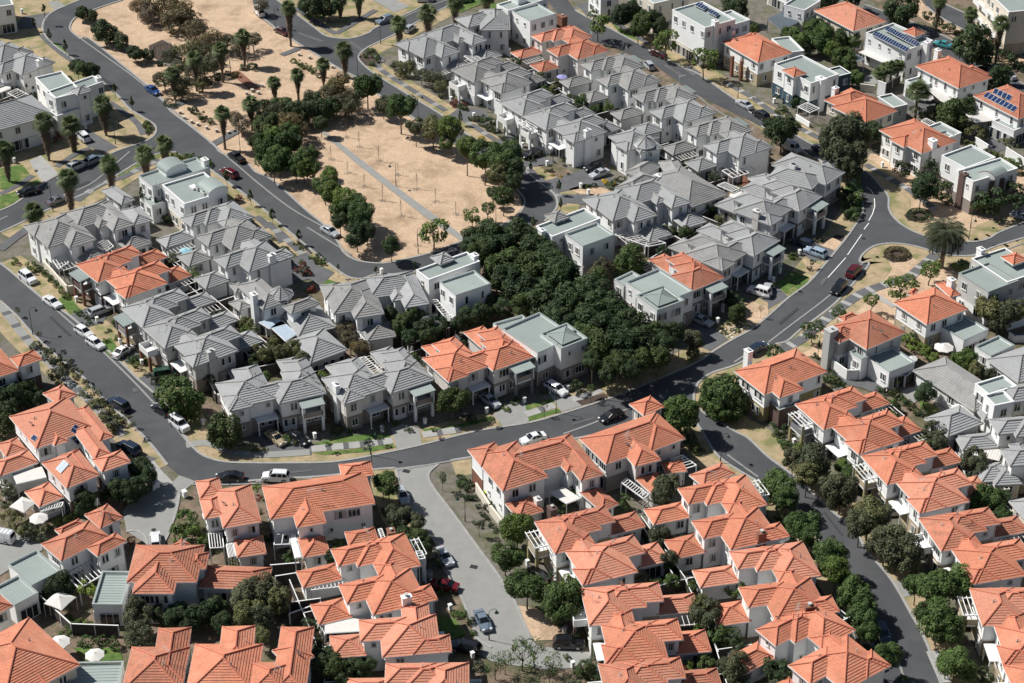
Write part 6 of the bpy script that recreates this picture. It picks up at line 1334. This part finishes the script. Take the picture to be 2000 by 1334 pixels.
# letterbox pillars
lb = MB(); lb.box(Vector((0, 0)), Vector((1, 0)), Vector((0, 1)), .21, .21, 0, .9); lbm = lb.mesh('pillar', [M['white']]); lc = MB(); lc.box(Vector((0, 0)), Vector((1, 0)), Vector((0, 1)), .26, .26, .9, 1.0); lcm = lc.mesh('cap', [M['trim']])
ls = MB(); ls.box(Vector((0, -.218)), Vector((1, 0)), Vector((0, 1)), .15, .012, .66, .72); lsm = ls.mesh('mail_slot', [M['black']])
LB = '11 503,755 85,955 130,80 12 1142,595 1275,690 13 62,865 205,972 402,1103 447,1140 22 345,1235 740,1195 990,1150 1350,1085 22 735,270 23 325,955 72,1025 1203,560 280,45 24 183,160 30,320 150,1270 21 450,435 570,555 705,680 832,805 1190,1155 32 1137,910 33 90,650 305,1050 1265,1190 355,1245 14 668,980 35,605 1250,440 953,270 13 540,60 34 1195,1265 32 1268,1190'
for i, (p, e, s_) in enumerate(sorted(toks(LB), key=lambda t: -t[0].y)):
    g = thing('letterbox', (p.x, p.y, .09), 'white rendered letterbox pillar, %s from the top of the photo' % ORD[i], 'letterbox', 'letterbox pillars at the driveways', R(30))
    inst('pillar', lbm, g); inst('cap', lcm, g); inst('mail_slot', lsm, g)
# stone seats in the park
sb = MB(); sb.box(Vector((0, 0)), Vector((1, 0)), Vector((0, 1)), .24, .24, 0, .42); sbm = sb.mesh('base', [M['concrete']]); sc_ = MB(); sc_.box(Vector((0, 0)), Vector((1, 0)), Vector((0, 1)), .3, .3, .42, .52); scm = sc_.mesh('seat', [M['rock']])
for i, (p, e, s_) in enumerate(toks('11 1057,665 1082,697 1122,720 1158,735 1210,755 1268,772 1338,783 1445,553 1478,537 1480,570 12 253,325 313,343 447,398 14,550 37,508')):
    g = thing('stone_seat', (p.x, p.y, .06), 'small pale stone block seat, %s from the left round the park garden' % ORD[i], 'seat', 'stone block seats in the park', R(rnd.uniform(0, 40))); inst('base', sbm, g); inst('seat', scm, g)
# wheelie bins
wb_ = MB(); wb_.box(Vector((0, 0)), Vector((1, 0)), Vector((0, 1)), .28, .33, .05, 1.0); wbm = {c: wb_.mesh('bin_body', [M[c]]) for c in ('dgrey', 'lgrey', 'white')}
wl = MB(); wl.box(Vector((0, 0)), Vector((1, 0)), Vector((0, 1)), .31, .37, 1.0, 1.09); wlm = {c: wl.mesh('lid', [M[c]]) for c in ('dgrey', 'white', 'bin_lime')} if False else {}
M['lime'] = mat('lime_plastic', (.35, .45, .03), .5, .05, 2)
for c in ('dgrey', 'white', 'lime'): wlm[c] = wl.mesh('lid', [M[c]])
for a, b, c, lab in (('31 900,200', 'white', 'white', 'white bin beside its twin on the cul-de-sac lawn, left one'), ('31 922,188', 'white', 'white', 'white bin beside its twin on the cul-de-sac lawn, right one'), ('31 1083,245', 'white', 'white', 'pale bin pair member at the cul-de-sac verge'),
                     ('24 748,935', 'dgrey', 'lime', 'dark bin with lime lid beside the black gate'), ('32 1350,250', 'dgrey', 'lime', 'dark bin with lime lid behind the pale garden wall'), ('32 1018,715', 'lgrey', 'dgrey', 'grey bin in the shade beside the lane house')):
    p = pts(a)[0]; g = thing('wheelie_bin', (p.x, p.y, .05), lab, 'bin', None, R(35)); inst('bin_body', wbm[b], g); inst('lid', wlm[c], g)
# parasols
def parasol(px, r, m, lab, h=2.3, sq=False):
    p = pts(px, h)[0]; g = thing('parasol', (p.x, p.y, .02), lab, 'parasol', None, rnd.uniform(0, 1)); c = MB(); n = 4 if sq else 8
    P = [Vector((r*math.cos(2*math.pi*k/n), r*math.sin(2*math.pi*k/n), h)) for k in range(n)]; t = Vector((0, 0, h + .32*r))
    for k in range(n):
        a, b = P[k], P[(k+1) % n]; mid = (a + b)/2 * .97; mid.z = h + .04; c.tri(a, mid, t); c.tri(mid, b, t); dn = Vector((0, 0, -.14)); c.quad(a + dn, mid + dn, mid, a); c.quad(mid + dn, b + dn, b, mid)
    inst('canopy', c.mesh('canopy', [M[m]]), g); q = MB(); q.bar((0, 0, 0), (0, 0, h + .3*r + .2), .035, 0, 6); inst('pole', q.mesh('pole', [M['trim']]), g)
    if sq:
        q = MB()
        for v in P: q.bar((v.x, v.y, 0), (v.x, v.y, h), .03)
        inst('leg', q.mesh('leg', [M['trim']]), g)
parasol('31 226,370', 1.35, 'canvas', 'white octagonal parasol beside the dark hedge bottom left')
parasol('31 555,1170', 1.3, 'canvas', 'white octagonal parasol on the lawn above the flat metal roof')
parasol('31 350,1095', 1.4, 'canvas', 'white parasol tucked behind the bottom left orange roof')
parasol('31 350,850', 2.1, 'canvas', 'pale square gazebo in the lower left courtyard', 2.3, True)
parasol('31 135,290', 1.9, 'canvas', 'cream square gazebo left of the small orange roof', 2.3, True)
parasol('24 1030,700', 1.6, 'canvas', 'big cream parasol in the white walled courtyard')
parasol('24 840,765', 1.0, 'canvas', 'small cream parasol behind the flat garage roof')
parasol('24 1140,1070', 1.9, 'canvas', 'large pale parasol beside the low grey-roofed house')
parasol('14 925,570', 1.6, 'canvas', 'white round parasol beside the feathery palm')
parasol('13 292,450', 1.1, 'violet', 'mauve parasol in the yard below the orange pair')
parasol('c4 125,720', 1.15, 'blue', 'pale blue parasol beside the white pergola')
# free-standing white pergolas, awnings and walls
def frame_pergola(txt, z, n, lab, name='garden_pergola', m='trim', solid=None):
    P = pts(txt, z); a, b, c = P; d = a + (c - b); cen = (a + c) / 2; g = thing(name, (cen.x, cen.y, 0), lab, 'pergola' if not solid else 'awning')
    mb = MB()
    for p, q in ((a, b), (b, c), (c, d), (d, a)): mb.bar(p, q, .07)
    mb.build('frame', M[m], g)
    mb = MB()
    if solid: mb.quad(a + Vector((0, 0, .1)), b + Vector((0, 0, .1)), c + Vector((0, 0, .1)), d + Vector((0, 0, .1))); mb.quad(d, c, b, a); mb.build('cover', M[solid], g)
    else:
        for k in range(1, n): t = k / n; u = Vector((0, 0, .1)); mb.bar(a.lerp(b, t) + u, d.lerp(c, t) + u, .045)
        mb.build('slats', M[m], g)
    for p in (a, b, c, d): mb = MB(); mb.bar((p.x, p.y, 0), (p.x, p.y, z), .07); mb.build('post', M[m], g)
frame_pergola('14 245,660 175,625 230,600', 2.6, 6, 'white slatted pergola gate in the front garden top right')
frame_pergola('c3 905,850 810,755 915,690', 2.8, 6, 'white slatted pergola between the left bend houses')
frame_pergola('c3 520,960 415,1030 350,940', 2.9, 4, 'white framed porch above the walled terrace left')
frame_pergola('c6 1340,700 1100,430 870,560', 3.0, 8, 'long white pergola below the wispy trees') if False else None
frame_pergola('c6 960,690 850,560 920,540', 2.7, 8, 'white slatted pergola beside the small grey hipped wing')
frame_pergola('c6 1870,490 1675,260 1740,250', 3.2, 9, 'white slatted pergola against the square flat-roofed house')
frame_pergola('c6 1090,1090 890,900 960,870', 2.8, 10, 'tall white slatted pergola between two grey roofs')
frame_pergola('c6 -75,570 -190,500 -10,450', 2.9, 2, 'glazed pergola with pale blue sheets beside the long low house', m='trim', solid='poly')
frame_pergola('c6 100,705 -60,555 60,480', 2.9, 2, 'second glazed pergola sheet with pale blue panes', m='trim', solid='poly')
frame_pergola('33 690,130 575,60 560,150', 2.8, 7, 'white slatted pergola in the upper courtyard') if False else None
frame_pergola('33 800,230 670,135 640,160', 2.8, 10, 'white slatted pergola in the upper courtyard beside the olive tree')
frame_pergola('33 1080,60 1000,0 930,20', 2.8, 5, 'white pergola behind the upper orange roofs')
frame_pergola('33 320,285 220,220 300,190', 2.6, 3, 'flat white courtyard cover between orange hips', solid='canvas')
frame_pergola('31 385,700 520,620 600,700', 2.9, 6, 'open white pergola with vine in the lower left courtyard')
frame_pergola('31 270,130 100,170 75,110', 2.7, 3, 'white fabric awning beside the small orange roof left', solid='canvas')
frame_pergola('31 240,330 360,300 370,275', 2.5, 8, 'white slatted pergola at the small orange roof left')
frame_pergola('31 1310,540 1230,545 1220,460', 2.7, 5, 'white pergola left of the small orange hip')
frame_pergola('31 1380,590 1340,600 1325,525', 2.7, 5, 'narrow white pergola at the small orange hip')
frame_pergola('32 240,520 105,525 115,465', 2.7, 3, 'white pergola below the two small windows')
frame_pergola('32 265,600 230,605 195,470', 2.7, 8, 'narrow slatted pergola beside the small orange hip')
frame_pergola('32 405,1045 640,1030 640,955', 2.7, 12, 'white ribbed awning below the pink-tinged orange roof', solid='canvas')
frame_pergola('32 325,790 535,765 530,740', 2.6, 9, 'slatted white awning below the upper lane pair')
frame_pergola('32 760,495 735,430 715,435', 2.8, 6, 'narrow slatted pergola beside the brick chimney')
frame_pergola('32 990,605 970,560 935,565', 5.2, 3, 'white balcony frame facing the lane trees')
frame_pergola('33 1080,420 880,430 870,410', 2.6, 9, 'third white slatted pergola of the terrace yards') if False else None
frame_pergola('33 1475,215 1430,170 1400,180', 5.2, 3, 'white balcony frame facing the tree-lined road')
frame_pergola('14 0,110 100,60 180,130', 3.2, 3, 'dark grey shade sail over the top yard', name='shade_sail', m='dgrey', solid='shade')
frame_pergola('14 430,340 500,310 565,345', 2.8, 3, 'dark flat garden roof left of the white verandah', solid='shade')
frame_pergola('z4 850,410 720,345 780,310', 2.8, 6, 'white slatted pergola behind the pale green roof wing')
frame_pergola('c2 1040,350 920,300 980,275', 2.8, 8, 'white slatted pergola beside the brick yard wall')
frame_pergola('c2 1130,390 1010,420 1030,370', 2.3, 3, 'white yard cover beside the patio furniture', solid='canvas')
frame_pergola('c2 1240,180 1050,240 960,180', 2.7, 6, 'vine-covered pergola frames below the lower pair')
frame_pergola('c2 600,320 390,225 430,205', 4.2, 14, 'white slatted strip between the broad grey roofs')
frame_pergola('c1 300,170 200,110 260,95', 2.8, 8, 'curved white trellis above the upper white pair')
frame_pergola('23 420,230 310,180 350,165', 2.6, 9, 'white slatted pergola above the brown tinged tree')
frame_pergola('23 800,110 600,40 700,20', 2.7, 9, 'wide white slatted pergola left of the small grey roof')
frame_pergola('c7 60,860 0,0 1,1', 1, 1, 'x') if False else None
frame_pergola('11 130,590 45,545 100,520', 2.6, 6, 'white slatted pergola in the top left garden')
frame_pergola('11 60,520 -40,560 -20,490', 2.6, 3, 'cream shade sail in the top left garden', name='shade_sail', solid='canvas')
def wall(txt, h, m, lab, name='garden_wall', cat='wall', th=.1):
    P = pts(txt); c = P[0]; o = MB()
    for a, b in zip(P, P[1:]):
        d = (b - a); n = d.length; d.normalize(); o.box(((a + b)/2).xy, d.xy, Vector((-d.y, d.x)), n/2 + th*.9, th, 0, h)
        if name == 'garden_wall': o.box(((a + b)/2).xy, d.xy, Vector((-d.y, d.x)), n/2 + th + .05, th + .05, h, h + .07)
        else:
            k = max(1, int(n / 2.4))
            for i in range(k + 1): q = a.lerp(b, i / k); o.box(q.xy, d.xy, Vector((-d.y, d.x)), .06, th + .05, 0, h + .1, 1); 
            o.box(((a + b)/2).xy, d.xy, Vector((-d.y, d.x)), n/2, th + .03, h, h + .08, 1)
    ob = o.build(name, [M[m], M['trim']] if name != 'garden_wall' else M[m], org=(c.x, c.y, 0)); tag(ob, lab, cat, None)
wall('21 400,395 265,245', 1.7, 'cream', 'long cream terrace wall beside the white off-roader')
wall('21 400,395 460,385', 1.7, 'cream', 'short return of the cream terrace wall')
wall('32 1499,505 1370,340 1290,215', 1.5, 'cream', 'long pale garden wall right of the lane verge')
wall('14 1330,1 1331,2', 1, 'white', 'x') if False else None
wall('14 1210,860 1280,905', 2.0, 'white', 'white yard wall behind the taupe flat house')
wall('14 1390,920 1499,990', 2.0, 'white', 'white wall at the right edge above the bright hedge')
wall('14 640,555 680,570', 3.0, 'white', 'tall white gate pillar wall')
wall('14 540,535 620,545', 1.6, 'cream', 'low cream yard wall beside the tall white pillar')
wall('14 165,700 240,745', 1.0, 'white', 'low white wall under the front garden pergola')
wall('14 680,540 770,490', 1.8, 'fence', 'dark driveway gate beside the tall white pillar', 'yard_fence', 'fence', .05)
wall('24 1010,610 1190,545 1215,560', 1.7, 'fence', 'dark fence behind the tan-walled house', 'yard_fence', 'fence', .05) if False else None
wall('24 1400,600 1499,570', 2.2, 'white', 'white wall below the long flat-roofed house')
wall('24 1410,650 1440,670 1499,670', 1.2, 'white', 'curved white wall at the right edge')
wall('24 735,935 790,925', 2.0, 'fence', 'dark gate left half beside the bin', 'yard_fence', 'fence', .05)
wall('24 795,935 855,890', 2.0, 'fence', 'dark gate right half beside the bin', 'yard_fence', 'fence', .05)
wall('31 240,880 425,1050 700,1060', 1.8, 'fence', 'dark fence with white capping in the lower left courtyard', 'yard_fence', 'fence', .05)
wall('31 30,260 150,200 270,170', 1.7, 'white', 'white garden wall below the fabric awning left')
wall('32 90,705 270,690', 1.8, 'fence', 'dark fence above the upper lane pair yard', 'yard_fence', 'fence', .05)
wall('32 120,770 275,745', 1.8, 'fence', 'second dark fence above the upper lane pair yard', 'yard_fence', 'fence', .05)
wall('32 60,920 200,925 380,900', 1.8, 'fence', 'dark fence between the lane yards', 'yard_fence', 'fence', .05)
wall('32 200,990 385,925', 1.8, 'fence', 'inner dark fence between the lane yards', 'yard_fence', 'fence', .05)
wall('22 1130,1 1,1', 1, 'white', 'x') if False else None
wall('c6 1430,860 1980,620', 1.9, 'fence', 'long dark fence above the orange pair yard', 'yard_fence', 'fence', .05)
wall('c6 700,670 880,860', 1.9, 'fence', 'dark fence under the wispy trees', 'yard_fence', 'fence', .05)
wall('c6 1190,790 1360,730 1300,640', 1.9, 'fence', 'corner of dark fence beside the small hipped wing', 'yard_fence', 'fence', .05)
wall('c2 330,880 440,840 570,790 640,830', 1.9, 'fence', 'dark fence above the small orange roof of the centre', 'yard_fence', 'fence', .05)
wall('c2 1010,290 1120,235', 2.0, 'warmw', 'pale yard wall beside the brick wall')
wall('c2 1165,340 1110,260', 2.0, 'brick', 'brown brick yard wall by the patio')
wall('c2 90,760 180,820', 1.8, 'white', 'white yard wall below the block above the square flat roof')
wall('c4 240,920 130,1000 0,1,' if False else 'c4 480,1225 310,1090', 1.9, 'white', 'white yard wall above the turret house')
wall('c1 600,70 700,115', 1.8, 'white', 'white yard wall above the orange low roofs')
wall('11 1210,330 1210,200', 1, 'white', 'x') if False else None
wall('c7 350,1180 1,1', 1, 'white', 'x') if False else None
# fences of the terrace rows
for i, (fr, n, where) in enumerate(FENCES):
    mb = MB(); V1 = 7.3 * n; base = fr.p(15.9, V1 / 2)
    def run(a, b, mb=mb):
        d = (b - a); n_ = d.length; d.normalize(); nn = Vector((-d.y, d.x)); mb.box(((a + b)/2).xy, d.xy, nn, n_/2, .045, 0, 1.8); mb.box(((a + b)/2).xy, d.xy, nn, n_/2 + .03, .06, 1.8, 1.86, 1)
    run(fr.p(16.1, -.3), fr.p(16.1, V1))
    for k in range(1, n + 1): run(fr.p(11.5, 7.3*k - .4), fr.p(16.05, 7.3*k - .4))
    o = mb.build('yard_fence', [M['fence'], M['trim']], org=(base.x, base.y, 0)); tag(o, 'dark capped yard fence ' + where.replace('of the', 'behind the', 1), 'fence')
# swing frame, hoop
def bars(name, px, segs, m, lab, cat, rz=0, more=None):
    p = pts(px)[0]; g = thing(name, (p.x, p.y, .06), lab, cat, None, rz)
    for nm, sg, mm in segs:
        mb = MB()
        for a, b, r in sg: mb.bar(a, b, r, 0, 6)
        inst(nm, mb.mesh(nm, [M[mm]]), g)
    return g
bars('swing_set', '11 960,330', [('frame', [((-2.2, -1, 0), (-1.8, 0, 2.6), .05), ((-2.2, 1, 0), (-1.8, 0, 2.6), .05), ((2.2, -1, 0), (1.8, 0, 2.6), .05), ((2.2, 1, 0), (1.8, 0, 2.6), .05), ((-1.8, 0, 2.6), (1.8, 0, 2.6), .05)], 'steel'),
     ('swing', [((-1, 0, 2.6), (-1, .1, .6), .015), ((-.5, 0, 2.6), (-.5, .1, .6), .015), ((-1.05, .1, .58), (-.45, .1, .58), .06)], 'black'), ('swing', [((.5, 0, 2.6), (.5, .1, .6), .015), ((1, 0, 2.6), (1, .1, .6), .015), ((.45, .1, .58), (1.05, .1, .58), .06)], 'black')], 'steel', 'dark metal swing set in the park playground', 'swing set', .6)
bars('climbing_frame', '11 1010,345', [('frame', [((-1, -1, 0), (0, 0, 2.4), .04), ((1, -1, 0), (0, 0, 2.4), .04), ((0, 1.2, 0), (0, 0, 2.4), .04), ((-.5, -.5, 1.2), (.5, -.5, 1.2), .03)], 'steel')], 'steel', 'dark A-shaped climbing frame beside the swing set', 'climbing frame', .3)
bars('basketball_hoop', '13 240,955', [('pole', [((0, 0, 0), (0, 0, 2.9), .06), ((0, 0, 2.9), (.5, 0, 3.05), .04)], 'black'), ('backboard', [((.5, -.5, 3.2), (.5, .5, 3.2), .3)], 'white'), ('base', [((-.3, -.4, .12), (-.3, .4, .12), .15)], 'black')], 'black', 'basketball hoop on the white terrace driveway', 'basketball hoop', 3.6)
for i, (p, e, s_) in enumerate(toks('13 1318,470 11 1375,1 11 1375,790')):
    if i != 2: continue
sheet('playground_bark', '11 870,275 960,235 1040,300 1020,380 940,370', 'mulch', .085) if False else sheet('playground_gravel', '11 870,275 960,235 1050,290 1060,360 1000,385 925,370', 'concrete2', .088)
# posts of the old colonnade in the scrub
pm_ = MB(); pm_.bar((0, 0, 0), (0, 0, 2.6), .08); pmm = pm_.mesh('garden_post', [M['lgrey']])
for i, (p, e, s_) in enumerate(toks('11 1340,350 1380,345 1300,390 1250,430 1420,330 1460,320 1200,460 1160,440 1180,410 1350,420 1450,370 1490,330')):
    o = bpy.data.objects.new('garden_post', pmm); COL.objects.link(o); o.location = (p.x, p.y, 0); tag(o, 'pale square garden post, %s in the planting below the playground' % ORD[i], 'post', 'pale garden posts below the playground')
# manholes, drain grates and repair patches of the roads
for i, (p, e, s_) in enumerate(toks('32 880,97 32 1275,657 12 265,620 13 1400,640 24 560,65 24 225,560 22 640,1300 11 640,690 11 900,870 21 560,700 21 480,560 23 590,1050 34 380,480 12 700,510 32 820,300 31 900,440')):
    mb = MB()
    if i < 2: mb.box(p.xy, Vector((.95, -.3)), Vector((.3, .95)), .5, .35, .1, .128)
    else: mb.bar((p.x, p.y, .1), (p.x, p.y, .127), .33, 0, 14)
    o = mb.build('drain_grate' if i < 2 else 'manhole_cover', M['iron'], org=(p.x, p.y, 0)); tag(o, ('dark iron drain grate in the concrete lane, %s from the road' % ORD[i]) if i < 2 else 'round iron manhole cover flush with the road', 'drain grate' if i < 2 else 'manhole cover', None if i < 2 else 'manhole covers in the roads')
for i, t in enumerate(['21 770,945 800,940 812,960 785,968', '21 300,520 420,630 405,640 290,530', '12 250,190 400,240 380,250 240,200', '24 60,560 170,470 180,480 70,572', '23 350,1150 480,1110 484,1120 354,1160', '34 330,330 440,470 430,475 322,340', '13 900,380 1000,440 985,446 890,388',
    '11 560,420 700,520 690,530 550,430', '32 100,110 330,85 335,95 105,120', '22 250,60 330,150 318,158 240,70', '24 300,330 330,290 350,295 320,340', '11 420,1100 520,1060 530,1070 430,1110', '14 600,1200 625,1190 635,1225 612,1235', '33 40,1090 60,1080 100,1130 80,1140', '12 560,240 640,300 620,310 545,250']):
    sheet('road_patch', t, 'patch' if i % 2 else 'patch2', .114 + .001 * (i % 4))
# rocks
rgk = random.Random(4); rk = MB()
def rockm(seed):
    g = random.Random(seed); mb = MB(); P = [Vector((math.cos(a)*g.uniform(.7, 1), math.sin(a)*g.uniform(.7, 1), 0)) for a in [k*6.283/7 for k in range(7)]]; T = [p*.6 + Vector((0, 0, g.uniform(.4, .7))) for p in P]
    for k in range(7): j = (k+1) % 7; mb.quad(P[k], P[j], T[j], T[k])
    mb.poly(T); return mb.mesh('rock', [M['rock']])
RK = [rockm(s) for s in range(4)]
for i, (p, e, s_) in enumerate(toks('23 1225,610 1245,625 1262,640 1280,632 1300,618 1322,610 1345,600 1360,585 1250,600 1275,590 1305,585 1330,580 1290,605 1265,620 1310,600 1345,570 1380,590 1235,590 1290,645 1220,590')):
    o = bpy.data.objects.new('garden_rock', RK[i % 4]); COL.objects.link(o); o.location = (p.x, p.y, .08); o.rotation_euler.z = i; o.scale = (.38, .3, .35); tag(o, 'pale rock in the rock garden beside the curved road', 'rock', 'pale rocks of the rock garden')
# yard clutter behind the terraces: outdoor tables, chairs, hot-water and air-conditioning units
tt = MB(); tt.prism([(-.55, -.4), (.55, -.4), (.55, .4), (-.55, .4)], .70, .74); ttm = tt.mesh('table_top', [M['pave']]); tl_ = MB(); tl_.bar((0, 0, 0), (0, 0, .7), .04); tlm = [tl_.mesh('leg', [M['dgrey']])]
cs = MB(); cs.prism([(-.22, -.22), (.22, -.22), (.22, .22), (-.22, .22)], .42, .46); csm = cs.mesh('seat', [M['dgrey']]); cb = MB(); cb.prism([(-.22, .19), (.22, .19), (.22, .23), (-.22, .23)], .46, .9); cbm = cb.mesh('backrest', [M['dgrey']]); cl = MB(); cl.bar((0, 0, 0), (0, 0, .42), .018); clm = cl.mesh('leg', [M['dgrey']])
hb = MB(); hb.bar((0, 0, 0), (0, 0, 1.5), .32, 0, 12); hbm = hb.mesh('tank', [M['trim']]); hc = MB(); hc.bar((0, 0, 1.5), (0, 0, 1.58), .3, 0, 12, .2); hcm = hc.mesh('cap', [M['lgrey']])
ys = sorted(YARDS, key=lambda q: -q[0].p(14, 5).y); nn_ = 0
for i, (f, k) in enumerate(ys):
    o_ = ORD[i] if i < len(ORD) else 'number %d' % (i + 1)
    if rnd.random() < .6:
        p = f.p(rnd.uniform(12, 14), rnd.uniform(5.3, 6.3)); rz = rnd.uniform(0, 3); g = thing('patio_table', (p.x, p.y, .05), 'small patio table in the back yard of terrace %s from the top' % o_, 'table', 'patio tables', rz); inst('table_top', ttm, g)
        for a in (-.45, .45):
            for b in (-.32, .32): inst('leg', tlm[0], g, (a, b, 0))
        for a, b, r_ in ((0, -.75, math.pi), (0, .75, 0)):
            q = Vector((p.x + math.cos(rz)*a - math.sin(rz)*b, p.y + math.sin(rz)*a + math.cos(rz)*b, .05)); g = thing('patio_chair', q, 'dark patio chair at a back yard table, terrace %s from the top' % o_, 'chair', 'patio chairs', rz + r_); inst('seat', csm, g); inst('backrest', cbm, g)
            for x_ in (-.19, .19):
                for y_ in (-.19, .19): inst('leg', clm, g, (x_, y_, 0))
    for j, (u_, v_) in enumerate([(rnd.uniform(12, 15.4), rnd.uniform(5.4, 6.9)), (rnd.uniform(15.2, 15.9), rnd.uniform(1, 6)), (rnd.uniform(-3.6, -2.2), rnd.uniform(4.2, 6.8)), (rnd.uniform(-3.4, -2.2), rnd.uniform(-.5, .8)), (rnd.uniform(10.8, 13), rnd.uniform(5.4, 6.8)), (rnd.uniform(13, 15.6), rnd.uniform(4.6, 6.8))]):
        if rnd.random() < .85:
            p = f.p(u_, v_); r = rnd.uniform(.6, 1.5 if j not in (2, 3) else 1.0); kd = 'small' if r > 1.0 else 'bush'; h = r * (1.5 if kd == 'small' else .6)
            tree_at(kd, rnd.choice(['dark', 'mid', 'olive', 'mid', 'grey']), 1, 'yard_shrub', '%s shrub by terrace %s from the top' % (['leafy back yard', 'rear fence', 'front garden', 'entrance side', 'house-side', 'fence corner'][j], o_), 'shrub', 'shrubs round the terrace houses', h, r, p)
    if rnd.random() < .6:
        p = f.p(11.6 if k == '2' else 10.9, 6.4); g = thing('water_heater', (p.x, p.y, .03), 'white cylindrical water heater behind terrace %s from the top' % o_, 'water heater', 'white water heaters'); inst('tank', hbm, g); inst('cap', hcm, g)
